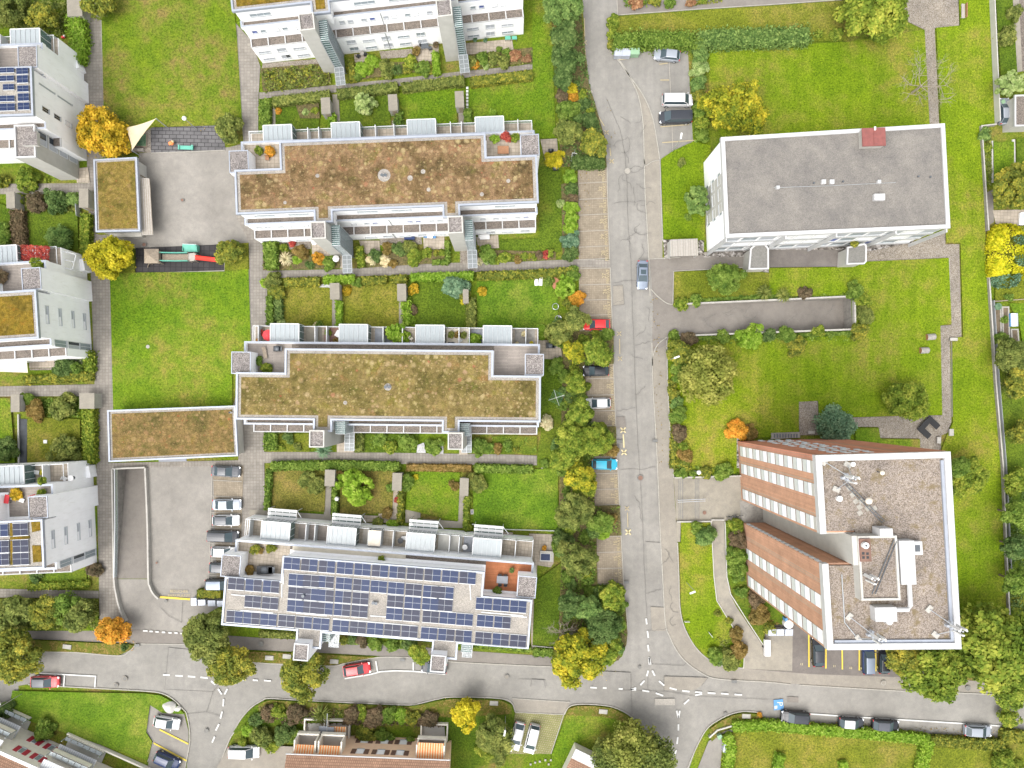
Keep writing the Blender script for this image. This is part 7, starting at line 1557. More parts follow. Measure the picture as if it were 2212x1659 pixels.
HEDGES = [
 ([(588,218),(712,204)],1.5,1.2,'ol','long clipped hedge before the first garden by the north path'), ([(728,202),(858,186)],1.5,1.2,'ol','long clipped hedge before the second garden by the north path'), ([(868,188),(1002,172)],1.5,1.2,'ol','long clipped hedge before the third garden by the north path'), ([(1016,176),(1150,160)],1.5,1.2,'yo','long clipped hedge before the fourth garden by the north path'),
 ([(571,215),(572,283)],1.6,1.3,'g','upright hedge at the west end of the first garden'), ([(716,245),(718,278)],1.0,1.2,'lg','bright short hedge beside the first shed'), ([(860,240),(862,280)],.9,1.2,'g','leafy short hedge beside the second shed'), ([(1010,234),(1012,278)],1.2,1.2,'g','clipped hedge strip beside the stepping stones'), ([(756,130),(760,172)],.9,1.3,'yo','tall yellowing hedge beside the glazed stair'), ([(940,112),(944,156)],1.0,1.3,'lg','lime hedge column beside the eastern glazed stair'),
 ([(582,522),(584,578)],2.0,1.7,'g','thick green hedge at the corner of the brown roof block'), ([(776,532),(780,575)],1.0,1.2,'yg','yellow green hedge strip beside the canopy'), ([(966,520),(967,565)],.6,1.0,'g','thin hedge beside the eastern canopy patio'), ([(935,565),(967,566)],.6,.9,'g','low hedge along the path by the eastern patio'), ([(1165,548),(1198,547),(1200,548)],None,0,None,None),
 ([(614,610),(688,608)],1.3,1.1,'yo','olive hedge, westernmost along the middle path'), ([(699,604),(765,602)],1.2,1.1,'lg','bright hedge west of the bushy gap on the middle path'), ([(782,606),(834,605)],1.2,1.1,'yo','reddish olive hedge by the middle path'), ([(846,603),(878,602)],1.2,1.1,'yo','short olive hedge by the middle path'), ([(887,599),(1022,595)],1.2,1.2,'lg','long bright lime hedge by the middle path'), ([(1031,596),(1180,590),(1240,585)],1.2,1.1,'yo','long olive hedge before the emerald lawn'),
 ([(581,640),(582,702)],1.0,1.2,'g','narrow green hedge beside the block path'), ([(600,645),(602,690)],1.1,1.1,'dg','dark planting strip behind the narrow green hedge'), ([(731,650),(732,704)],.9,1.1,'lg','bright hedge strip between first and second middle gardens'), ([(876,648),(880,700)],1.1,1.3,'lg','leafy divider hedge between second and third middle gardens'), ([(1017,645),(1018,715)],1.3,1.3,'ol','pale divider hedge beside the emerald lawn'), ([(1238,575),(1240,592)],1.2,1.1,'g','hedge corner beside bay 27'),
 ([(583,935),(583,972)],1.9,1.4,'g','square cut hedge at the corner of the olive roof block'), ([(776,938),(776,976)],1.1,1.0,'ol','olive hedge strip beside the canopy of the olive roof block'), ([(586,1007),(720,1005),(862,1008)],1.3,1.2,'g','long green hedge below the lower path'), ([(878,1010),(1018,1012)],1.1,1.0,'br','rusty clipped hedge by the lower path'), ([(1026,1012),(1150,1014)],1.2,1.1,'g','green hedge at the east end of the lower path'), ([(580,1015),(575,1100)],.8,1.2,'g','tall narrow hedge beside the dry lawn'), ([(722,1052),(722,1118)],.7,1.2,'g','dark hedge strip beside the first lower shed path'), ([(866,1062),(863,1128)],.8,1.2,'yo','olive hedge strip beside the second lower shed path'), ([(1008,1075),(1006,1145)],.7,1.0,'yg','thin flowering hedge along the emerald lawn fence'),
 ([(1146,1404),(1100,1400),(990,1390)],.8,.8,'g','low green hedge along the foot of the solar block'), ([(1152,1410),(1192,1412)],1.2,.8,'g','low green hedge below the deep lawn corner'), ([(560,1370),(640,1374)],.8,.7,'ol','low olive planting along the solar block foot'), ([(425,1283),(475,1284)],1.3,1.2,'yo','clipped brownish hedge above the grey bins'),
 ([(1328,90),(1380,82),(1440,85),(1500,84)],2.4,1.6,'g','thick leafy mixed hedge behind the grey bins and silver hatchback'), ([(1510,84),(1600,80),(1680,78),(1748,76)],2.6,1.6,'ltb','long leafy hedge north of the big east lawn'),
 ([(1264,1278),(1340,1272)],1.2,1.0,'g','hedge along bay 14'), ([(1236,350),(1306,348)],2.0,1.2,'dg','dark hedge at the end of the bank above bay 33'),
 ([(1585,1571),(1659,1568),(1760,1578),(1860,1585),(2008,1600)],1.5,1.2,'lg','long bright lime hedge below the parking strip'), ([(2008,1600),(1990,1670)],1.7,1.3,'lg','lime hedge turning down at the garden corner'), ([(2015,1602),(2100,1608),(2170,1612)],1.6,1.1,'yo','yellow brown hedge east of the lime hedge'), ([(2168,1590),(2240,1598)],1.8,1.2,'yo','yellowing hedge beside the silver car strip end'), ([(1570,1592),(1580,1610),(1572,1680)],1.6,1.3,'lg','lime hedge curving round the concrete drive'), ([(1688,1632),(1680,1670)],1.4,1.3,'lg','short lime hedge column in the south garden'), ([(1823,1648),(1827,1672)],1.3,1.3,'lg','lime clipped ball hedge at the south edge'),
 ([(160,30),(168,80),(160,130)],2.2,1.8,'lg','tall leafy hedge along the north-western path'), ([(35,455),(40,530)],1.9,1.4,'ma','dark red hedge between the western gardens'), ([(183,462),(182,550)],1.4,1.3,'yg','yellow mottled hedge along the western path'), ([(189,870),(190,1000)],1.7,1.6,'yg','tall lime yellow hedge along the western path'), ([(50,822),(200,812)],1.2,.8,'yo','low golden hedge by the western cross path'), ([(190,760),(192,800)],1.2,1.2,'yg','leafy yellow hedge beside the fence by the path'), ([(60,1268),(190,1262)],1.0,.8,'yg','low yellow green hedge by the southern cross path'),
 ([(1185,546),(1194,546)],1.2,1.1,'yg','clipped yellow cube hedge at the end of the flower bed'), ([(1100,556),(1160,552)],.9,.5,'yo','low mixed flower hedge beside the clipped cube'), ([(1454,1010),(1458,900),(1452,820)],.9,.7,'yo','low mixed hedge along the east pavement'), ([(1480,650),(1600,643),(1700,638)],.5,.4,'g','low hedge over the upper ramp wall'), ([(1480,731),(1640,728),(1840,719)],.6,.4,'g','low hedge under the lower ramp wall'),
]
for i, (p, w, h, k, lab) in enumerate(HEDGES):
    if lab: hedge(p, w, h, k, lab, 300 + i, rag=.05 if 'clipped' in lab else .26 if 'leafy' in lab else .1, leaf=.22 if 'clipped' in lab else .28)
for i, (p, h, k) in enumerate([
 ([(566,152),(690,140),(714,162),(712,184),(572,200)],1.1,'ol'), ([(570,155),(690,143),(710,165),(708,181),(575,196)],1.0,'yo'), ([(780,142),(948,134),(948,148),(780,172)],.5,'ol'), ([(1000,124),(1150,108),(1150,138),(1000,152)],.5,'ol'), ([(598,540),(672,555),(735,575),(590,584)],.4,'ol'), ([(778,552),(966,545),(966,566),(782,578)],.4,'ol'), ([(1024,545),(1196,548),(1196,560),(1022,566)],.4,'yo'),
 ([(1204,0),(1250,0),(1262,100),(1275,190),(1300,290),(1306,360),(1215,360),(1205,180)],.8,'dg'), ([(1208,780),(1258,760),(1268,921),(1280,985),(1282,1091),(1286,1157),(1288,1263),(1346,1264),(1352,1370),(1340,1415),(1210,1410),(1212,1215),(1206,1140),(1225,1000)],.7,'g'), ([(1274,922),(1330,922),(1331,984),(1283,984)],.5,'ol'), ([(1286,1093),(1338,1093),(1341,1155),(1289,1155)],.5,'g'), ([(1260,717),(1324,717),(1325,785),(1262,785)],.6,'g'), ([(1214,400),(1248,395),(1248,556),(1216,556)],.4,'dg'),
 ([(0,1294),(213,1296),(213,1358),(0,1358)],.9,'ol'), ([(70,1245),(190,1230),(195,1258),(70,1264)],.3,'g'), ([(560,1524),(778,1530),(940,1548),(970,1570),(760,1565),(560,1560)],.5,'ma'), ([(560,1530),(778,1533),(930,1545),(880,1556),(700,1552),(560,1550)],.6,'ol'),
 ([(1455,650),(1850,632),(1850,642),(1470,656)],.4,'g'), ([(1450,728),(1845,716),(1860,735),(1600,742),(1450,745)],.4,'g'), ([(1445,740),(1460,740),(1470,1025),(1456,1028)],.5,'yo'), ([(1460,1005),(1590,1012),(1592,1026),(1460,1030)],.5,'g'), ([(1575,1130),(1602,1130),(1608,1258),(1580,1240)],.6,'dg'), ([(1600,1262),(1640,1290),(1690,1350),(1652,1350),(1606,1300)],.5,'br'), ([(1545,1380),(1600,1350),(1604,1438),(1556,1434),(1530,1415)],.5,'ol'), ([(1500,88),(1522,88),(1530,300),(1500,308)],.8,'g'), ([(1318,45),(1332,45),(1330,108),(1316,108)],.6,'yg'), ([(1345,0),(1398,0),(1398,14),(1350,16)],.5,'g'), ([(1482,0),(1560,-4),(1560,6),(1485,12)],.4,'yo'),
 ([(55,425),(175,425),(175,458),(55,462)],.6,'ol'), ([(60,862),(170,858),(172,900),(60,902)],.6,'g'), ([(50,0),(160,-5),(150,60),(100,100),(50,60)],.6,'ol'), ([(-10,-10),(60,-10),(60,60),(-10,60)],.6,'ol'), ([(2148,10),(2186,0),(2192,150),(2158,150)],.25,'ol'), ([(2150,745),(2215,740),(2215,860),(2158,860)],.6,'ol'), ([(2172,1060),(2215,1040),(2215,1330),(2182,1330)],.8,'dg'), ([(2117,280),(2142,282),(2142,400),(2124,405)],.3,'ol'),
 ([(782,945),(900,945),(898,975),(782,976)],.35,'g'), ([(1064,945),(1158,945),(1158,978),(1064,978)],.3,'g'), ([(1868,250),(1868,251),(1869,251)],.1,'g'), ([(668,1374),(740,1382),(740,1390),(668,1385)],.3,'g'), ([(745,1380),(900,1388),(900,1400),(745,1390)],.4,'g'), ([(118,775),(180,770),(182,800),(118,800)],.3,'dg'),
]): cover(p, h, k, 500 + i)
for i, (p, k, dn) in enumerate([([(175,240),(290,240),(300,345),(190,345)],'go',1.6), ([(190,515),(295,515),(300,612),(190,612)],'y',1.4), ([(960,1505),(1060,1508),(1060,1585),(960,1585)],'y',1.6), ([(1746,1556),(2160,1576),(2158,1598),(1746,1574)],'br',7), ([(200,1335),(290,1335),(290,1412),(200,1412)],'or',2.0), ([(60,1381),(290,1391),(280,1405),(60,1406)],'br',5), ([(460,1408),(780,1416),(770,1432),(460,1424)],'br',5), ([(560,1512),(900,1526),(985,1506),(1100,1510),(1106,1540),(880,1545),(560,1530)],'br',4), ([(1540,1562),(1650,1545),(1655,1562),(1545,1580)],'br',5), ([(1520,180),(1650,180),(1650,310),(1520,310)],'go',.8),
  ([(1190,1420),(1330,1430),(1330,1470),(1190,1465)],'go',.6), ([(1405,640),(1420,640),(1440,1000),(1420,1000)],'br',2), ([(1440,740),(1560,740),(1560,900),(1440,900)],'br',.6), ([(1250,365),(1275,365),(1275,560),(1250,560)],'br',.8), ([(1300,215),(1330,215),(1330,360),(1306,360)],'br',.9), ([(1425,340),(1500,330),(1530,520),(1432,516)],'br',.25), ([(230,20),(500,20),(520,300),(240,260)],'br',.3), ([(245,600),(530,600),(535,860),(250,870)],'br',.2)]):
    cover(p, .03, k, 800 + i, dn, .16, .2, .1, 'fallen_leaves')
def simple(name, label, cat, px, py, h=0.0, z=.1, rz=0.0, group=None):
    x, y, _ = W(px, py, h); return thing(name, label, cat, (x, y, z if h < 1 or z != .1 else .1), R(rz), group)
def shed(px, py, w, d, label, rz=2, h=2.3):
    r = simple('garden_shed', label, 'shed', px, py, h, .05, rz)
    b = MB(); b.box(0, 0, 0, h - .15, w - .16, d - .16, 'concrete'); b.build('wall', r)
    b = MB(); b.box(0, 0, h - .15, h, w, d, 'stone', 0, 'concrete_slab'); b.build('roof', r)
    b = MB(); b.box(w*.1, -d/2 + .06, .05, h - .35, w*.5, .05, 'wood'); b.build('door', r)
for px, py, w, d, lab, rz in [(703.5,228.5,1.45,2.6,'concrete garden shed beside the vegetable bed of the first garden',3), (848.5,221.5,1.45,2.6,'concrete garden shed between second and third northern gardens',3), (992.5,214.5,1.4,2.6,'concrete garden shed beside the stepping stones',3),
  (723,629,1.5,2.6,'concrete garden shed beside the white gravel patch',1), (867.5,631.5,1.4,2.7,'concrete garden shed beside the golden shrub',1), (712.5,1032.5,1.6,2.6,'concrete garden shed beside the dry lawns',-2), (857.5,1041,1.5,2.8,'concrete garden shed beside the round lime bush',-2), (1002.5,1052,1.4,2.8,'concrete garden shed beside the thin yellow climber fence',-2),
  (23,432,1.35,2.6,'concrete shed at the western edge beside the dark red hedge',2), (161.5,17,2.4,2.7,'pale shed at the top of the north-western path',2), (33,871,1.4,2.8,'concrete shed beside the black covered strip',0), (188,866,2.4,2.5,'pale shed with white frame beside the block path',0), (181,428,1.5,3.0,'white walled shed beside the block path',0), (1006,640,.9,2.2,'small concrete store under the yellow climber',1)]:
    shed(px, py, w, d, lab, rz)
r = simple('bicycle_shelter', 'slatted pale bicycle shelter beside the white block', 'shelter', 1478, 535, 2.2, .05, 2)
b = MB(); b.box(0, 0, 2.1, 2.25, 4.3, 2.7, 'slat_roof'); b.build('roof', r); b = MB(); b.box(-2.15, 0, .0, 2.1, .12, 2.5, 'concrete_light'); b.box(2.1, 0, 0, 2.1, .12, 2.5, 'concrete_light'); b.box(0, 1.25, 0, 2.1, 4.2, .1, 'wood_pale'); b.build('wall', r)
b = MB()
for i in range(15): b.box(-2.05 + i*.29, 0, 2.25, 2.29, .16, 2.7, 'wood_pale')
b.build('roof_slats', r)
def wall_line(name, label, cat, px, w, h, mat, top=None, smooth=False):
    b = MB(); b.strip(P2(px), w, 0, h, mat, top=top); return tag(b.build(name), label, cat)
wall_line('boundary_wall', 'pale panelled wall along the east side, northern length', 'wall', [(2134,-20),(2147,268)], .14, 1.5, 'concrete_light')
b = MB()
for i in range(13): x, y, _ = W(2134 + i*1.07, -20 + i*23.9); b.box(x + .45, y, .12, .2, 1.1, .06, 'grey_cover')
tag(b.build('path_joints'), 'dark joints crossing the pale wall path', 'joint')
wall_line('boundary_wall', 'brown concrete wall along the eastern lawn strip, middle length', 'wall', [(2146,272),(2114,276),(2123,415),(2129,500)], .2, .8, 'concrete_dark', 'concrete')
wall_line('boundary_wall', 'brown concrete wall along the eastern lawn strip, southern length', 'wall', [(2130,600),(2145,830),(2160,1005),(2170,1245),(2174,1330)], .22, .8, 'concrete_dark', 'concrete')
wall_line('wire_fence', 'thin grey fence behind the southern brown wall', 'fence', [(2140,650),(2151,820),(2166,1000),(2178,1245)], .06, .9, 'frame_grey')
wall_line('retaining_wall', 'curved pale wall before the south-eastern lime hedge', 'wall', [(1530,1590),(1548,1574),(1575,1566),(1605,1563),(1659,1567),(1809,1577),(2005,1592)], .22, .6, 'concrete', 'concrete_light')
wall_line('forecourt_wall', 'low concrete wall at the north side of the tower forecourt', 'wall', [(1456,1031),(1598,1027)], .2, .8, 'concrete')
wall_line('forecourt_wall', 'low concrete wall at the south side of the tower forecourt', 'wall', [(1461,1126),(1535,1125),(1536,1122),(1562,1122)], .2, .6, 'concrete')
wall_line('path_wall', 'thin concrete edge along the curving tower path', 'wall', [(1565,1126),(1569,1245),(1577,1282),(1610,1335),(1648,1393)], .12, .35, 'concrete_light')
wall_line('path_wall', 'thin concrete edge on the lawn side of the curving tower path', 'wall', [(1535,1126),(1541,1245),(1547,1296),(1575,1342),(1607,1394),(1605,1442)], .12, .35, 'concrete_light')
wall_line('garden_fence', 'thin white rail at the foot of the emerald lawn', 'fence', [(1020,1131),(1090,1142),(1200,1145)], .06, .8, 'frame_white')
wall_line('garden_wall', 'low white wall beside the deep lawn at the south corner', 'wall', [(1150,1393),(1195,1397)], .1, .5, 'concrete_light')
wall_line('trellis_fence', 'wire fence along the yellow mottled western hedge', 'fence', [(174,445),(176,470)], .06, 1.4, 'frame_grey')
wall_line('garden_wall', 'white wall beside the tall leafy north-western hedge', 'wall', [(174,130),(184,160)], .5, 2.0, 'white_wall')
wall_line('garden_wall', 'white wall slab at the gable with the pergola', 'wall', [(186,565),(191,590)], 1.2, 1.8, 'white_wall')
wall_line('garden_wall', 'white wall slab below the tall lime yellow hedge', 'wall', [(198,1005),(203,1030)], 1.2, 1.8, 'white_wall')
for k, (x0, lab) in enumerate(((1459, 'western flight of dark edged steps on the tower forecourt'), (1494, 'eastern flight of dark edged steps on the tower forecourt'))):
    x, y, _ = W(x0, 1032); r = thing('steps', lab, 'steps', (x, y, .08)); b = MB()
    for i in range(4): b.rect(i*.29, -6.6, i*.29 + .3, -.15, 0, .02 + i*.035, 'concrete_slab'); b.rect(i*.29 + .22, -6.6, i*.29 + .29, -.15, .02 + i*.035, .03 + i*.035, 'metal_dark')
    b.build('treads', r)
b = MB(); b.tube([(*W(1461,1079)[:2], .9), (*W(1520,1076)[:2], 1.1)], .05, 'silver_metal'); b.tube([(*W(1461,1083)[:2], .9), (*W(1520,1080)[:2], 1.1)], .05, 'silver_metal')
for q in (1463, 1490, 1518): x, y, _ = W(q, 1079 - (q-1463)*.05); b.cyl(x, y, .08, 1.0, .03, 'silver_metal', 6)
tag(b.build('handrail'), 'double steel handrail crossing the forecourt steps', 'handrail')
b = MB(); b.prism(P2([(1664,935),(1724,933),(1726,945),(1664,948)]), .05, .5, 'concrete_dark')
for i in range(9): b.prism(P2([(1669+i*6,937),(1672+i*6,937),(1672+i*6,945),(1669+i*6,945)]), .5, .53, 'metal_dark')
tag(b.build('cellar_stairs'), 'dark cellar stairwell against the tower north wall', 'stairs')
r = simple('play_bridge', 'wooden play bridge with tent tower and red slide', 'play equipment', 382, 557, 1.2, .12, 0)
b = MB(); b.box(-3.6, .1, 1.1, 1.2, 2.0, 2.0, 'wood')
for sx in (-4.5, -2.7):
    for sy in (-.8, 1.0): b.box(sx, sy, 0, 2.1, .12, .12, 'wood')
b.build('tower', r)
b = MB(); c = [(-4.75,-1.05,2.0),(-2.45,-1.05,2.0),(-2.45,1.25,2.0),(-4.75,1.25,2.0)]; a = (-3.6,.1,2.9)
for i in range(4): b.face([c[i], c[(i+1)%4], a], 'wood')
b.build('tent_roof', r)
b = MB()
for i in range(22): b.box(-2.3 + i*.19, .1, 1.0 - .12*math.sin(math.pi*i/21), 1.06 - .12*math.sin(math.pi*i/21), .15, 1.0, 'wood')
b.build('bridge_planks', r)
b = MB()
for y in (-.55, .75): b.tube([(-2.5, y, 1.8), (0, y, 1.6), (2.0, y, 1.8)], .06, 'green_plastic'); b.tube([(-2.5, y, 1.3), (0, y, 1.1), (2.0, y, 1.3)], .04, 'green_plastic')
b.build('hand_rope', r)
b = MB(); b.box(2.5, .1, 1.1, 1.2, 1.2, 1.3, 'wood_pale')
for sx in (2.0, 3.0):
    for sy in (-.5, .7): b.box(sx, sy, 0, 1.7, .1, .1, 'wood')
b.build('platform', r)
b = MB(); pth = [(3.0, 0.0, 1.25), (3.8, -.05, .95), (5.0, -.12, .5), (6.0, -.2, .28), (6.7, -.25, .25)]
for p, q in zip(pth[:-1], pth[1:]):
    for y0, y1, z0, z1 in ((-.3, .3, 0, 0), (-.36, -.3, .2, 0), (.3, .36, 0, .2)): b.face([(p[0], p[1]+y0, p[2]+z0), (q[0], q[1]+y0, q[2]+z0), (q[0], q[1]+y1, q[2]+z1), (p[0], p[1]+y1, p[2]+z1)], 'slide_red')
b.build('slide', r)
b = MB()
for i in range(3): b.tube([(-4.6, -.9+i*.2, 1.0-i*.3), (-5.2, -1.4+i*.1, .1)], .04, 'wood')
b.build('climbing_frame', r)
r = simple('play_house', 'small turquoise play house open to the asphalt yard', 'play equipment', 411, 537, .9, .12, -2)
b = MB(); b.face([(-1.1,-.45,.5),(1.1,-.45,.5),(1.0,.6,1.2),(-1.1,.6,1.2)], 'green_plastic'); b.box(0, .62, 0, 1.2, 2.2, .06, 'frame_white'); b.box(-1.15, .1, 0, 1.0, .08, 1.0, 'green_plastic'); b.box(1.1, .1, 0, 1.0, .08, 1.0, 'green_plastic'); b.build('shell', r)
r = simple('spring_rocker', 'turquoise two seat rocker on the grey play area', 'play equipment', 402, 319, .6, .12, -2)
b = MB(); b.box(0, 0, .45, .55, 2.4, .6, 'green_plastic'); b.box(-1.1, 0, .55, .75, .2, .75, 'green_plastic'); b.box(1.05, 0, .55, .8, .3, .75, 'green_plastic'); b.build('seat', r); b = MB(); b.cyl(-.6, 0, 0, .45, .1, 'metal_dark'); b.cyl(.6, 0, 0, .45, .1, 'metal_dark'); b.build('spring', r)
r = simple('spring_rider', 'orange animal shaped spring rider on the grey play area', 'play equipment', 371, 309, .6, .12, 20)
b = MB(); b.dome(0, 0, .45, .36, .4, 'fabric_orange', 10); b.dome(.3, .1, .6, .2, .35, 'road_yellow', 8); b.box(-.3, 0, .5, .62, .35, .5, 'fabric_orange'); b.build('body', r); b = MB(); b.cyl(0, 0, 0, .45, .1, 'metal_dark'); b.build('spring', r)
b = MB(); A, B_, C_ = (Vector(W(*p)) for p in ((337,256,3.6), (285,325,2.5), (271,276,3.2))); n = 10
def sag(u, v):
    p = A*u + B_*v + C_*(1-u-v); c = (A + B_ + C_)/3
    e = 27*u*v*(1-u-v) + .0; k = 1 - .36*(4*(u*v + v*(1-u-v) + u*(1-u-v)) / 4 * (1 - e))
    k = 1 - .45*max(0, (u*v + v*(1-u-v) + u*(1-u-v)) - 3*u*v*(1-u-v)*3)
    q = c + (p - c)*k; return (q.x, q.y, q.z - .25*e)
for i in range(n):
    for j in range(n - i):
        f = lambda a, c: sag(a/n, c/n)
        b.face([f(i, j), f(i+1, j), f(i, j+1)], 'sail_cloth')
        if j < n - i - 1: b.face([f(i+1, j), f(i+1, j+1), f(i, j+1)], 'sail_cloth')
root = thing('shade_sail', 'sand coloured triangular shade sail beside the orange maple', 'shade sail', (A.x, A.y, 0)); o = b.build('sail', root, (A.x, A.y, 0))
b = MB()
for p in (A, B_, C_): b.tube([(p.x, p.y, 0), (p.x, p.y, p.z)], .07, 'frame_grey')
b.build('pole', root, (A.x, A.y, 0))
r = simple('sand_box', 'dark green covered sand box under the shade sail', 'sand box', 304, 303, .3, .1, -1); b = MB(); b.box(0, 0, 0, .3, 2.0, 2.1, 'wood'); b.build('frame', r); b = MB(); b.box(0, 0, .3, .36, 1.8, 1.9, 'leaf_bl'); b.build('lid', r)
r = simple('bench', 'plain bench wall below the shade sail', 'bench', 297, 324, .4, .1, -1); b = MB(); b.box(0, 0, .35, .45, 2.0, .5, 'wood_pale'); b.box(-.8, 0, 0, .35, .2, .45, 'concrete'); b.box(.8, 0, 0, .35, .2, .45, 'concrete'); b.build('seat', r)
def lamp(px, py, label, globe=False, h=4.2, arm=0):
    x, y, _ = W(px, py, 0); r = thing('street_lamp', label, 'street lamp', (x, y, .05), R(arm)); b = MB(); b.cyl(0, 0, 0, h, .06, 'silver_metal', 8, .045); b.build('pole', r)
    b = MB()
    if globe: b.dome(0, 0, h, .36, .36, 'fabric_white', 14); b.cyl(0, 0, h - .1, h, .3, 'fabric_white', 14)
    else: b.box(.45, 0, h - .02, h + .1, .9, .26, 'fabric_white'); b.tube([(0, 0, h - .1), (.3, 0, h)], .04, 'silver_metal')
    b.build('lamp_head', r)
lamp(1498, 1016, 'white globe lamp behind the tower forecourt', True, 3.2)
lamp(1482, 1257, 'street lamp with long arm on the narrow tower lawn', False, 5.5, 200)
lamp(1440, 778, 'street lamp among the shrubs by the olive ball tree', False, 5, 20)
lamp(1452, 328, 'street lamp at the corner of the car lot', False, 5.5, 80)
lamp(50, 1497, 'street lamp on the southern verge by the red dark roofed car', False, 5.5, 60)
lamp(424, 278, 'white topped lamp post on the grey play area', True, 4.0)
lamp(1092, 1545, 'slim green lamp post on the verge near the white cars', False, 5.0, 260)
lamp(734, 1074, 'small white clothes line post on the dry lawn', True, 1.8)
def bin_(px, py, w, d, h, mat, label, rz=0, group=None):
    r = simple('waste_container', label, 'waste container', px, py, h, .08, rz, group); b = MB(); b.box(0, 0, .1, h - .1, w*.94, d*.94, mat); b.build('body', r)
    b = MB(); b.prism([(-w/2,-d/2),(w/2,-d/2),(w/2,d/2),(-w/2,d/2)], h - .1, h, mat, None, False, [h - .03, h - .03, h + .06, h + .06]); b.build('lid', r)
    b = MB()
    for sx in (-1, 1): b.cyl(sx*w*.35, -d*.35, 0, .12, .07, 'rubber', 8)
    b.build('castor', r)
bin_(1336,113,1.3,1.15,1.3,'bin_grey','pale grey container, first of the three at the lot corner'); bin_(1353,113,1.3,1.15,1.3,'bin_grey','grey container between the pale one and the green one'); bin_(1371.5,111,1.5,1.0,1.25,'bin_green','pale green container under the hedge by the lot')
bin_(419,1300,.9,1.25,1.35,'bin_grey','tall white blue container at the end of the yellow line'); bin_(436,1301.5,1.2,.95,1.2,'bin_grey','grey container below the clipped hedge, second from the yellow line'); bin_(457.5,1303,1.2,.95,1.2,'bin_grey','grey container below the clipped hedge, third from the yellow line'); bin_(477,1304,1.2,.95,1.2,'bin_grey','grey container against the solar block corner')
bin_(1668,1366,1.25,1.05,1.25,'bin_grey','grey container by the tower, westernmost of three'); bin_(1685.5,1366,1.2,1.05,1.25,'bin_grey','grey container by the tower, middle of three'); bin_(1704,1366,1.25,1.05,1.25,'bin_grey','grey container by the tower, easternmost of three')
bin_(1555,1592,.7,.7,1.0,'bin_green','small green bin at the lime hedge curve', 20); bin_(1569,1617,.95,1.3,1.1,'bin_grey','grey covered container beside the lime hedge curve', -8); bin_(2167,220,.6,.6,1.0,'bin_green','small green bin by the silver car', 30)
r = simple('glass_bank', 'white and teal bottle bank at the tower foot', 'bottle bank', 1705, 1349, 1.4, .05, -20); b = MB(); b.cyl(0, 0, 0, 1.2, .75, 'fabric_white', 14); b.dome(0, 0, 1.2, .75, .35, 'fabric_white', 14); b.build('body', r); b = MB(); b.box(-.55, .35, .2, 1.3, .4, .9, 'sign_blue', .5); b.build('side_panel', r)
r = simple('trailer', 'white trailer end at the edge of the tower yard', 'trailer', 1657, 1399, .8, .08, 0); b = MB(); b.box(0, 0, .4, 1.0, .9, 2.6, 'fabric_white'); b.build('box', r); b = MB(); b.cyl(-.4, 0, 0, .5, .2, 'rubber'); b.build('wheel', r)
r = simple('cargo_trailer', 'small white framed trailer behind the golden bank tree', 'trailer', 1240, 340, .6, .1, 82); b = MB(); b.box(0, 0, .35, .5, 1.3, .75, 'black_plastic'); b.strip([(-.65,-.38),(.65,-.38),(.65,.38),(-.65,.38)], .06, .5, .62, 'fabric_white', True); b.build('tray', r); b = MB(); b.tube([(.65,0,.4),(1.3,0,.4)], .04, 'frame_grey'); b.build('drawbar', r)
for px, lab in ((1580, 'bicycle leaning at the forecourt corner, western of two'), (1595, 'bicycle leaning at the tower wall, eastern of two')):
    r = simple('bicycle', lab, 'bicycle', px, 1115, .5, .1, 10)
    for sx in (-.5, .5):
        b = MB(); b.tube([(sx + .32*math.cos(a), .05*sx, .34 + .32*math.sin(a)) for a in np.linspace(0, 6.28, 15)], .03, 'rubber', 5); b.tube([(sx + .3*math.cos(a), .3 + .3*math.sin(a)*.0 , .34+.3*math.sin(a)) for a in np.linspace(0, 3.1, 7)], .012, 'metal_dark', 4); b.build('wheel', r)
    b = MB(); b.tube([(-.5,0,.34),(-.15,0,.75),(.35,0,.75),(.5,0,.34)], .03, 'metal_dark'); b.tube([(-.15,0,.75),(.05,0,.3),(.35,0,.75)], .025, 'metal_dark'); b.tube([(.38,-.25,.95),(.38,.25,.95)], .02, 'metal_dark'); b.box(-.2, 0, .82, .88, .28, .14, 'black_plastic'); b.build('frame', r)
def block(px, py, w, d, h, label, rz=0, mat='stone', name='stone_block', cat='stone block'):
    r = simple(name, label, cat, px, py, h, .08, rz); b = MB(); b.box(0, 0, 0, h*.4, w*.85, d*.8, mat); b.box(0, 0, h*.4, h, w, d, mat, 0, 'concrete'); b.build('slab', r)
for px, py, lab, rz in [(145,1397,'grey stone bench on the western leafy verge',-8),(582,1421,'grey stone bench on the verge by the first street trees',-3),(620,1418,'grey stone bench beside the western stair tower',-5),(722,1429,'grey stone bench under the olive yellow street tree',-3),(1067,1519,'grey stone bench on the verge east of the yellow tree',-3),(1303,1537,'grey stone bench on the junction verge',-5),(1612,1547,'grey stone bench beside the orange flowers',-2),(1667,1559,'grey stone bench at the parking strip start',-5)]: block(px, py, 1.35, .7, .4, lab, rz)
def barrel(px, py, rz, label):
    r = simple('stone_barrel', label, 'play stone', px, py, .4, .1, rz); b = MB(); n = 14; k = b.mi('wood_pale')
    for i in range(n):
        a0, a1 = math.pi*2*i/n, math.pi*2*(i+1)/n; f = lambda x, a: (x, .5*math.cos(a), .45 + .5*math.sin(a)); b.face([f(-.65,a0), f(.65,a0), f(.65,a1), f(-.65,a1)], 'stone')
    for x in (-.65, .65): b.face([(x, .5*math.cos(6.28*i/n), .45 + .5*math.sin(6.28*i/n)) for i in range(n)], 'wood_brown')
    b.build('trunk_piece', r)
barrel(2009, 728, 4, 'grey brown log stool by the gravel path bend, upper of two'); barrel(1995, 757, 2, 'grey brown log stool on the east lawn, lower of two')
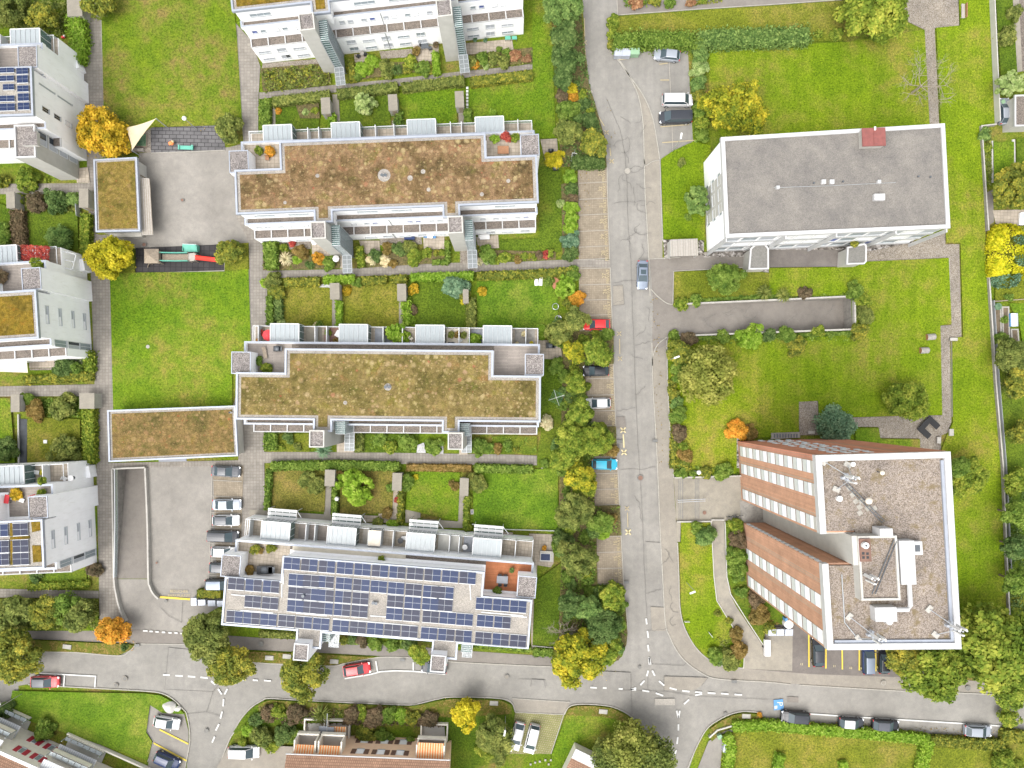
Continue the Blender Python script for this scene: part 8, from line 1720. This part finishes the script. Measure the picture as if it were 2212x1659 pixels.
block(2060, 733, 1.2, .5, .45, 'dark low bench at the gravel path step', 0, 'stone'); block(2055, 934, .7, 1.1, .5, 'small stone seat beside the gravel terrace, northern', 0); block(2028, 951, .6, 1.0, .5, 'small stone seat beside the gravel terrace, southern', 0); block(1753, 934, 1.1, .5, .45, 'flat stone bench beside the juniper', 0)
for px, py, s, lab in ((365,1527,1.1,'large pale boulder beside the white car bay'), (382,1531,.6,'smaller pale boulder beside the large one')):
    x, y, _ = W(px, py, .3); g = np.random.default_rng(int(px)); me = bpy.data.meshes.new('boulder'); import bmesh
    bm = bmesh.new(); bmesh.ops.create_icosphere(bm, subdivisions=3, radius=1)
    for v in bm.verts:
        n_ = math.sin(v.co.x*3+px)*.12 + math.sin(v.co.y*4.3)*.1 + math.sin(v.co.z*5+1)*.08; v.co *= s*(1+n_); v.co.z *= .6; v.co.y *= .8
    bm.to_mesh(me); bm.free(); me.materials.append(MATS['concrete_light']); tag(put('boulder', me, None, (x, y, .2)), lab, 'boulder')
r = simple('low_table', 'dark u-shaped table set turned on the gravel terrace', 'table', 2007, 922, .7, .08, 47)
b = MB(); b.box(-1.15, 0, .6, .7, .95, 2.3, 'rubber'); b.build('table_top', r); b = MB(); b.box(.95, 0, .6, .7, .95, 2.3, 'rubber'); b.build('table_top', r); b = MB(); b.box(-.1, .75, .6, .69, 1.2, .85, 'rubber'); b.build('connector', r)
b = MB()
for sx in (-1.4, 1.2):
    for sy in (-.9, .9): b.cyl(sx, sy, 0, .6, .05, 'metal_dark', 6)
b.build('leg', r)
r = simple('park_bench', 'wooden park bench with brown backrest on the gravel plaza edge', 'bench', 2081, 24, .5, .08, 90)
b = MB(); b.box(0, .05, .42, .48, 2.3, .55, 'wood_pale'); b.build('seat', r); b = MB(); b.box(0, -.32, .5, .95, 2.3, .07, 'wood_brown'); b.build('backrest', r); b = MB()
for sx in (-1, 1): b.box(sx, 0, 0, .42, .1, .55, 'concrete_light')
b.build('leg', r)
def stones(px, s, label, mat='wood_pale'):
    for i, (x_, y_) in enumerate(px):
        x, y, _ = W(x_, y_); b = MB(); b.box(x, y, .1, .2, s, s, mat, rnd.uniform(-.2, .2)); b.box(x, y, .2, .205, s*.9, s*.9, mat); o = b.build('stepping_stone'); tag(o, label, 'stepping stone', label)
stones([(1009.5,191+i*7.2) for i in range(7)] + [(1021,241),(1025,250),(1026,257),(1026,264),(1027,272),(1028,278)], .36, 'pale stepping stones on the path to the sun room', 'fabric_white')
stones([(1172,832+i*7) for i in range(11)] + [(1171,935+i*9.4) for i in range(9)], .28, 'small pale stepping stones east of the olive roof block', 'kerb_stone')
stones([(1221,1603),(1230,1600),(1241,1605),(1214,1611),(1209,1618),(1202,1628),(1198,1635),(1190,1641),(1178,1641),(1166,1644),(1156,1646),(1146,1650),(1185,1650)], .3, 'scattered stepping stones on the lawn below the white cars', 'kerb_stone')
def chair(px, py, h, rz, mat, label, z=None, group=None):
    r = simple('garden_chair', label, 'chair', px, py, h + .5, h + .06, rz, group); r.location.z = h + .06
    b = MB(); b.box(0, 0, .4, .46, .55, .55, mat); b.build('seat', r); b = MB(); b.box(0, .3, .46, .95, .55, .06, mat); b.build('backrest', r); b = MB()
    for sx in (-.23, .23):
        for sy in (-.23, .23): b.cyl(sx, sy, 0, .4, .025, 'metal_dark', 6)
    b.build('leg', r)
def table(px, py, h, w, d, rz, mat, label, round_=False):
    r = simple('garden_table', label, 'table', px, py, h + .7, h + .06, rz); r.location.z = h + .06; b = MB()
    if round_: b.cyl(0, 0, .68, .73, w/2, mat, 20)
    else: b.box(0, 0, .68, .73, w, d, mat)
    b.build('table_top', r); b = MB()
    if round_: b.cyl(0, 0, 0, .68, .06, 'metal_dark', 8); b.cyl(0, 0, 0, .04, w*.3, 'metal_dark', 12)
    else:
        for sx in (-w*.42, w*.42):
            for sy in (-d*.4, d*.4): b.cyl(sx, sy, 0, .68, .035, 'metal_dark', 6)
    b.build('leg', r)
def pot(px, py, h, rad, key, label, mat='terracotta'):
    r = simple('potted_plant', label, 'potted plant', px, py, h + .4, h + .06, 0); r.location.z = h + .06; b = MB(); b.cyl(0, 0, 0, .35, rad*.6, mat, 12, rad*.8, 'soil'); b.build('pot', r)
    o = put('foliage', TPL['small'][0], r, (0, 0, .5), 0, rad*1.3); set_leaf(o, key)
def lounger(px, py, h, rz, mat, label):
    r = simple('sun_lounger', label, 'sun lounger', px, py, h + .3, h + .06, rz); r.location.z = h + .06; b = MB(); b.box(0, -.3, .25, .32, .6, 1.2, mat); b.build('seat', r); b = MB(); b.face([(-.3,.3,.32),(.3,.3,.32),(.3,.85,.62),(-.3,.85,.62)], mat); b.build('backrest', r); b = MB()
    for sx in (-.25, .25): b.box(sx, -.8, 0, .25, .06, .06, 'frame_grey'); b.box(sx, .3, 0, .25, .06, .06, 'frame_grey')
    b.build('leg', r)
def parasol(px, py, h, rad, mat, label, folded=False):
    r = simple('parasol', label, 'parasol', px, py, h + 2.2, h + .06, 0); r.location.z = h + .06; b = MB(); b.cyl(0, 0, 0, 2.2, .04, 'frame_white', 8); b.build('pole', r); b = MB()
    if folded: b.cyl(0, 0, 1.0, 2.3, .16, mat, 10, .05)
    else:
        n = 8
        for i in range(n): b.face([(rad*math.cos(6.283*i/n), rad*math.sin(6.283*i/n), 1.95), (rad*math.cos(6.283*(i+1)/n), rad*math.sin(6.283*(i+1)/n), 1.95), (0, 0, 2.35)], mat)
    b.build('canopy', r)
def grill(px, py, h, label, w=1.2, d=.7, rz=0):
    r = simple('barbecue', label, 'barbecue', px, py, h + .9, h + .06, rz); r.location.z = h + .06; b = MB(); b.box(0, 0, .3, .8, w, d, 'black_plastic'); b.build('body', r); b = MB(); b.dome(0, 0, .8, min(w, d)*.5, .22, 'metal_dark', 12); b.box(w*.45, 0, .75, .8, w*.4, d*.8, 'metal_dark'); b.build('lid', r)
lounger(1158,605,0,4,'fabric_white','white sun lounger on the emerald lawn, western of two'); lounger(1168,605,0,-4,'fabric_white','white sun lounger on the emerald lawn, eastern of two')
grill(1189,746,0,'black covered barbecue on the tiled corner terrace',1.4,.9); grill(720,289,3.1,'black kettle barbecue beside the second sun room',.7,.7); grill(974,742,3.1,'black covered barbecue by the terrace table',.9,.5); grill(571,1232,6.2,'black covered furniture on the beige roof terrace',2.4,1.2); grill(1200,361,0,'black kettle barbecue on the tiled patio by the yellow shrub',.8,.8); grill(1190,324,0,'small black grill on the tiled patio',.8,.45); grill(598,753,6.2,'black covered grill on the wooden roof terrace',1.1,.8)
chair(774,121,0,150,'black_plastic','black garden chair before the north block, western of two'); chair(789,117,0,200,'black_plastic','black garden chair before the north block, eastern of two'); table(782,115,0,.7,.7,10,'stone','small grey table between the two black chairs',True)
table(918,100,0,1.2,.8,5,'metal_dark','dark table on the sandy terrace'); chair(912,98,0,60,'black_plastic','black armchair on the sandy terrace'); chair(929,104,0,200,'metal_dark','grey round backed chair on the sandy terrace'); pot(899,112,0,.5,'br','brown potted plant on the sandy terrace'); pot(941,98,0,.35,'ma','dark red pot plant at the sandy terrace end')
pot(1026,87,0,.25,'bl','blue potted plant by the eastern white wall','sign_blue'); pot(1048,88,0,.25,'bl','pale blue pot by the eastern white wall','sign_blue'); table(1097,82,0,.9,.6,4,'green_plastic','mint green table by the eastern white wall'); table(1111,82,0,.8,.55,4,'green_plastic','second mint green table at the wall corner')
chair(920,510,0,90,'sign_blue','blue chair at the front wall table, western'); chair(938,511,0,-90,'sign_blue','blue chair at the front wall table, eastern'); table(929,510,0,.9,.7,0,'fabric_white','white table between two blue chairs')
table(1047,512,0,1.6,.8,2,'fabric_white','white table on the tiles under the brown ledge'); chair(1038,511,0,90,'fabric_white','white chair at the white table below the ledge')
parasol(725,558,0,.55,'fabric_white','small square white shade beside the pale stair tower'); parasol(678,522,0,.5,'fabric_white','round white shade at the stair tower foot')
r = simple('parked_bicycle', 'covered bicycle under a dark tarpaulin at the white wall', 'bicycle', 885, 515, .6, .08, 0); b = MB(); b.box(0, 0, .1, .9, 1.7, .5, 'paint_navy'); b.build('cover', r); b = MB(); b.cyl(-.7, 0, 0, .5, .12, 'rubber'); b.cyl(.7, 0, 0, .5, .12, 'rubber'); b.build('wheel', r)
parasol(578,724,3.1,.9,'fabric_red','red and orange parasol on the west terrace of the olive roof block'); pot(565,719,3.1,.35,'re','terracotta pot on the west terrace'); pot(559,736,3.1,.3,'or','orange pot at the west terrace corner'); table(730,721,3.1,1.0,.75,60,'fabric_white','white tilted table on the red brown terrace'); pot(725,737,3.1,.35,'br','round pot on the red brown terrace')
chair(888,731,3.1,50,'fabric_cream','cream armchair on the leafy terrace'); chair(890,744,3.1,0,'fabric_white','white chair at the leafy terrace edge'); table(896,744,3.1,.6,.5,0,'fabric_white','small white table on the leafy terrace')
for px, py, k in ((974,723,'ol'),(988,723,'br'),(1001,724,'ol')): pot(px, py, 3.1, .4, k, {974:'straw coloured pot plant, western on the white terrace',988:'brown pot plant, middle on the white terrace',1001:'straw coloured pot plant, eastern on the white terrace'}[px])
chair(994,735,3.1,30,'fabric_white','white chair below the pot plants'); pot(1131,721,3.1,.3,'cr','yellow round pot on the dark corner terrace'); pot(1116,743,3.1,.25,'cr','cream pot on the dark corner terrace'); pot(1147,742,3.1,.25,'y','yellow rings of pots on the dark corner terrace'); pot(836,718,3.1,.3,'ma','dark red pot plants at the grey terrace rail')
lounger(572,762,6.2,10,'wood','brown lounger on the wooden roof terrace'); chair(577,342+0,6.2,0,'wood_brown','brown bench seat on the western roof terrace of the brown roof')
table(1087,327-3,6.2,1.7,1.2,0,'wood_brown','dark wooden table on the east roof terrace'); table(1085,1252,6.2,1.7,1.1,-4,'slate_slab','grey table on the orange wood deck')
for px, py, rz, q in ((1080,1244,0,'north-western'),(1092,1245,0,'north-eastern'),(1080,1260,180,'south-western'),(1092,1261,180,'south-eastern')): chair(px, py, 6.2, rz, 'black_plastic', q + ' black chair at the grey deck table')
pot(1105,1231,6.2,.3,'dg','black planter at the orange deck corner','black_plastic')
lounger(879,1162,3.1,90,'fabric_white','white lounger on the dark terrace of the solar block'); table(865,1168,3.1,.9,.9,0,'black_plastic','black round table on the dark terrace',True); table(1004,1182,3.1,.85,.85,0,'fabric_white','white round table on the slate terrace',True); pot(815,1130,0,.7,'ol','large potted succulent by the terrace corner','stone'); pot(836,1108,0,.65,'br','brown round pot plant on the pale patio'); pot(857,1079,0,.35,'re','reddish pot beside the thin hedge strip'); pot(558+0,1177,3.1,.3,'y','yellow pot plant beside the first sun room')
r = simple('awning_frame', 'rolled cream awning frame between two sun rooms', 'awning', 808, 1163, 5.4, 3.16, -4); b = MB(); b.box(0, 0, 2.0, 2.06, 1.9, 2.4, 'fabric_cream'); b.build('cloth', r); b = MB()
for sx in (-1, 1): b.box(sx, 0, 0, 2.1, .06, 2.5, 'frame_grey')
b.build('frame', r)
r = simple('solar_table', 'small solar panel on a grey box beside the tiled patio', 'solar panel', 1181, 1202, .7, .12, -3); b = MB(); b.box(0, 0, 0, .6, 2.2, 1.7, 'concrete'); b.build('box', r); b = MB(); b.box(-.2, -.1, .62, .66, 1.6, 1.15, 'fabric_white'); b.box(-.2, -.1, .66, .67, 1.5, 1.05, 'solar_blue'); b.build('panel', r)
pot(1175,1183,0,.3,'or','terracotta pot on the tiled patio by the solar box')
b = MB(); b.box(*W(1020,1105)[:2], .1, .35, .5, .8, 'wood_pale'); b.box(*W(1020,1105)[:2], .35, .4, .3, .5, 'metal_dark'); tag(b.build('garden_box'), 'small pale box on the emerald lawn edge', 'box')
x, y, _ = W(1202, 859, 1.6); r = thing('clothes_airer', 'green four armed clothes airer on the side lawn', 'clothes airer', (x, y, .1), R(18)); b = MB(); b.cyl(0, 0, 0, 1.7, .04, 'silver_metal', 8); b.build('pole', r); b = MB()
for a in range(4): b.tube([(0, 0, 1.4), (1.35*math.cos(a*1.571), 1.35*math.sin(a*1.571), 1.75)], .028, 'fabric_white', 5)
b.build('arms', r); b = MB()
for q in (.35, .55, .75, .95, 1.15, 1.3):
    p = [(q*math.cos(a*1.571), q*math.sin(a*1.571), 1.4 + .35*q/1.35) for a in range(5)]; b.tube(p, .009, 'green_plastic', 4)
b.build('lines', r)
for i, (px, py, lab) in enumerate(((1205,687,'grey wire garden ornament on the emerald lawn edge'), (1207,688+0,''), (1200,662,'grey wire ball chair by the bright shrubs'), (1206,688,'grey wire ball chair below the other one'))):
    if lab and i != 0: r = simple('wire_chair', lab, 'chair', px, py, .4, .1, 30*i); b = MB(); b.dome(0, 0, .25, .5, -.22, 'frame_grey', 12); b.tube([(.5*math.cos(a), .5*math.sin(a), .27) for a in np.linspace(0, 6.28, 17)], .04, 'silver_metal', 5); b.build('seat', r); b = MB(); b.cyl(0, 0, 0, .1, .25, 'metal_dark'); b.build('leg', r)
b = MB(); b.cyl(*W(1196,612)[:2], .1, .14, 1.0, 'terracotta', 14); tag(b.build('garden_circle'), 'round pinkish patch of paving by the loungers', 'paving')
b = MB(); b.strip(P2([(52,905),(50,1008)]), 1.3, .05, .16, 'pond_black'); tag(b.build('covered_strip'), 'long black covered strip between the western gardens', 'ground sheet')
wall_line('garden_wall', 'thin white edge beside the long black strip', 'wall', [(42.5,895),(43.5,1008)], .18, .4, 'concrete_light')
r = simple('pergola', 'white pergola frame at the gable above the golden roof', 'pergola', 143, 562, 5, 6.2, -14); r.location.z = 3.2
b = MB()
for y in (-1.2, 0, 1.2): b.box(0, y, 2.3, 2.4, 3.2, .1, 'frame_white')
for x in (-1.6, 1.6): b.box(x, 0, 2.2, 2.3, .1, 2.6, 'frame_white'); b.box(x, -1.2, 0, 2.3, .1, .1, 'frame_white'); b.box(x, 1.2, 0, 2.3, .1, .1, 'frame_white')
b.build('frame', r)
r = simple('covered_pergola', 'pergola overgrown with dark red vine leaves', 'pergola', 82, 550, 7, 6.2, -2); r.location.z = 6.25
b = MB(); b.box(0, 0, 1.4, 1.5, 3.9, 2.1, 'frame_white'); b.build('frame', r); g_ = np.random.default_rng(3); n = 900
me = leaf_mesh('vine_leaves', np.column_stack([g_.uniform(-2.3, 2.3, n), g_.uniform(-1.1, 1.2, n), 1.55 + g_.uniform(0, .2, n)]), g_.normal(size=(n, 3))*.4 + np.array([0, 0, 1.]), .24, 5); me.materials.append(MATS['leaf_re']); put('vine_leaves', me, r)
r = simple('patio_awning', 'cream awning over the western tiled terrace', 'awning', 28, 789, 2.4, .05, -2); b = MB(); b.face([(-2.4,-1.1,2.2),(2.3,-1.1,2.2),(2.3,1.1,2.6),(-2.4,1.1,2.6)], 'awning_cream'); b.build('cloth', r); b = MB(); b.box(0, 1.1, 2.5, 2.65, 4.8, .12, 'frame_white'); b.build('roller', r)
table(90,776,0,1.1,.8,0,'slate_slab','grey table on the tiled terrace below the white gable'); chair(79,776,0,90,'slate_slab','grey chair at the tiled terrace table, western'); chair(99,776,0,-90,'slate_slab','grey chair at the tiled terrace table, eastern')
pot(4,598,9.3,.7,'ma','purple flower pot on the western roof deck','black_plastic'); parasol(63,1072,9.3,.3,'fabric_red','folded red parasol on the western roof deck', True); lounger(40,1078,9.3,70,'fabric_white','white lounger on the western roof deck'); table(15,1078,9.3,1.3,.7,80,'fabric_red','red covered table on the western roof deck'); lounger(72,1019,6.2,80,'fabric_white','white lounger on the grey western terrace'); table(153,1033,6.2,.9,.9,0,'fabric_white','white round table on the glass railed terrace',True); chair(140,1034,6.2,60,'fabric_white','white chair beside the round terrace table'); pot(96,1019,6.2,.4,'y','yellow flower pot on the grey terrace')
for px, py, lab in ((98,954,'small white box on the lower western lawn'),(34,1060+2,'white cushion box on the western deck')):
    b = MB(); x, y, _ = W(px, py, .4 if py < 1000 else 9.8); z = .1 if py < 1000 else 9.36; b.box(x, y, z, z + .35, .55, .55, 'fabric_white'); b.box(x, y, z + .35, z + .38, .58, .25, 'fabric_white'); tag(b.build('garden_box'), lab, 'box')
r = simple('garden_toy', 'tiny red garden toy by the leafy hedge', 'toy', 136, 80, .3, .1, 20); b = MB(); b.box(0, 0, 0, .3, .5, .3, 'fabric_red'); b.dome(.25, .1, .2, .18, .2, 'fabric_white', 8); b.build('body', r)
r = simple('cold_frame', 'white and blue topped cold frame beside vegetable beds', 'cold frame', 2190, 691, .5, .1, 2); b = MB(); b.box(0, 0, 0, .4, 2.0, 3.4, 'sign_blue'); b.build('box', r); b = MB(); b.prism([(-.8,-1.7),(.35,-1.7),(.35,1.7),(-.8,1.7)], .4, .55, 'fabric_white'); b.prism([(.4,-1.7),(1.0,-1.7),(1.0,1.7),(.4,1.7)], .4, .5, 'blind_grey'); b.build('lid', r); r.scale = (.62, .62, 1)
r = simple('water_butt', 'dark green water butt at the vegetable beds', 'water butt', 2156, 662, .9, .1, 0); b = MB(); b.cyl(0, 0, 0, .85, .5, 'leaf_bl', 14, .55); b.build('body', r); b = MB(); b.cyl(0, 0, .85, .9, .57, 'leaf_bl', 14); b.build('lid', r)
for k, q in enumerate(([(2143,668),(2159,668),(2160,735),(2146,735)], [(2163,664),(2176,664),(2178,735),(2165,735)], [(2182,712),(2196,712),(2198,738),(2184,738)])):
    b = MB(); b.strip(P2(q), .22, .08, .3, 'kerb_stone', True); b.flat(P2(q), .22, 'soil'); tag(b.build('raised_bed'), ('narrow raised bed along the east wall', 'middle raised bed with leafy crops', 'short raised bed below the cold frame')[k], 'raised bed')
for px, py, lab in ((2157,80,'clay pot beside the pale wall, northern'),(2160,91,'clay pot beside the pale wall, southern')): pot(px, py, 0, .35, 'br', lab)
b = MB(); b.prism(P2([(2202,460),(2240,452),(2240,486),(2200,486)], .3), .1, .45, 'fabric_white'); b.prism(P2([(2206,463),(2240,456),(2240,480),(2204,482)], .3), .45, .5, 'blind_grey'); tag(b.build('covered_pool'), 'pale covered basin at the east edge terrace', 'basin')
wall_line('garden_edge', 'pale path edge between two lawns at the east edge', 'edging', [(2188,302),(2190,372)], .45, .2, 'concrete_light'); wall_line('garden_edge', 'pale bed edge beside the eastern wall', 'edging', [(2142,305),(2143,395)], .25, .2, 'concrete_light')
wall_line('garden_fence', 'fence between the clipped bush garden and vegetable beds', 'fence', [(2143,652),(2240,645)], .12, .6, 'wood')
for q, m in (([(468,1660),(495,1612),(520,1606),(640,1610),(620,1680),(460,1690)], 'tile_roof'), ): sheet('path', q, LW, 'leaf_litter') if False else sheet('pavement', q, LW, 'asphalt_pave')
r = simple('garden_swing', 'pale sun shade on the lawn beside the white cars', 'shade', 1100, 1616, 1.8, .1, 0); b = MB(); b.dome(0, 0, 1.7, .7, .25, 'fabric_white', 10); b.build('canopy', r); b = MB(); b.cyl(0, 0, 0, 1.7, .04, 'frame_white', 6); b.build('pole', r)
b = MB(); b.tube([(*W(816,1604)[:2], .1), (*W(816,1604)[:2], 7.0)], .07, 'wood', 6); tag(b.build('garden_post'), 'tall thin post by the peach house garden', 'post')
x, y, _ = W(1484, 1343, .8); b = MB(); b.box(0, 0, .4, .95, .8, .05, 'fabric_white'); b.cyl(0, 0, 0, .4, .03, 'metal_dark', 6); tag(b.build('lawn_sign'), 'small white board on the lawn near the pavement bend', 'sign').location = (x, y, .1)
x, y, _ = W(1535, 1371, .8); b = MB(); b.box(0, 0, .4, .95, 1.0, .05, 'fabric_white'); b.cyl(0, 0, 0, .4, .03, 'metal_dark', 6); o = tag(b.build('lawn_sign'), 'small white board in the middle of the narrow lawn', 'sign'); o.location = (x, y, .1); o.rotation_euler = (0, 0, R(-52))
cam = bpy.data.cameras.new('camera'); co = bpy.data.objects.new('camera', cam); COL.objects.link(co); scene.camera = co
co.location = (0, 0, H); co.rotation_euler = (0, 0, 0)
cam.sensor_fit = 'HORIZONTAL'; cam.sensor_width = 36.0; cam.lens = 36.0 * S * H / 2212.0
cam.shift_y = (865.0 - 829.5) / 2212.0
cam.clip_start = 1; cam.clip_end = 2000
EL, AZ = R(62), R(215)          # soft overcast sun, from the south-west
w = bpy.data.worlds.new('World'); scene.world = w; w.use_nodes = True
nt = w.node_tree; bg = nt.nodes['Background']
sky = nt.nodes.new('ShaderNodeTexSky'); sky.sky_type = 'NISHITA'; sky.sun_disc = False; sky.sun_elevation = EL; sky.sun_rotation = AZ
sky.air_density = 1.0; sky.dust_density = 5.0; sky.ozone_density = .6
hs = nt.nodes.new('ShaderNodeHueSaturation'); hs.inputs['Saturation'].default_value = .22; hs.inputs['Value'].default_value = 1.0
nt.links.new(sky.outputs['Color'], hs.inputs['Color']); nt.links.new(hs.outputs['Color'], bg.inputs['Color']); bg.inputs['Strength'].default_value = .15
sl = bpy.data.lights.new('sun', 'SUN'); so = bpy.data.objects.new('sun', sl); COL.objects.link(so)
sl.energy = .5; sl.angle = R(60); sl.color = (1, .97, .92)
d_ = Vector((math.sin(AZ)*math.cos(EL), math.cos(AZ)*math.cos(EL), math.sin(EL)))
so.rotation_euler = d_.to_track_quat('Z', 'Y').to_euler(); so.location = (0, 0, 150)
vs = scene.view_settings; vs.view_transform = 'Standard'; vs.look = 'None'; vs.gamma = 1; vs.use_curve_mapping = False; vs.exposure = 1.3
scene.cycles.max_bounces = 8; scene.cycles.transparent_max_bounces = 8; scene.cycles.diffuse_bounces = 6; scene.cycles.glossy_bounces = 2
scene.cycles.use_denoising = True
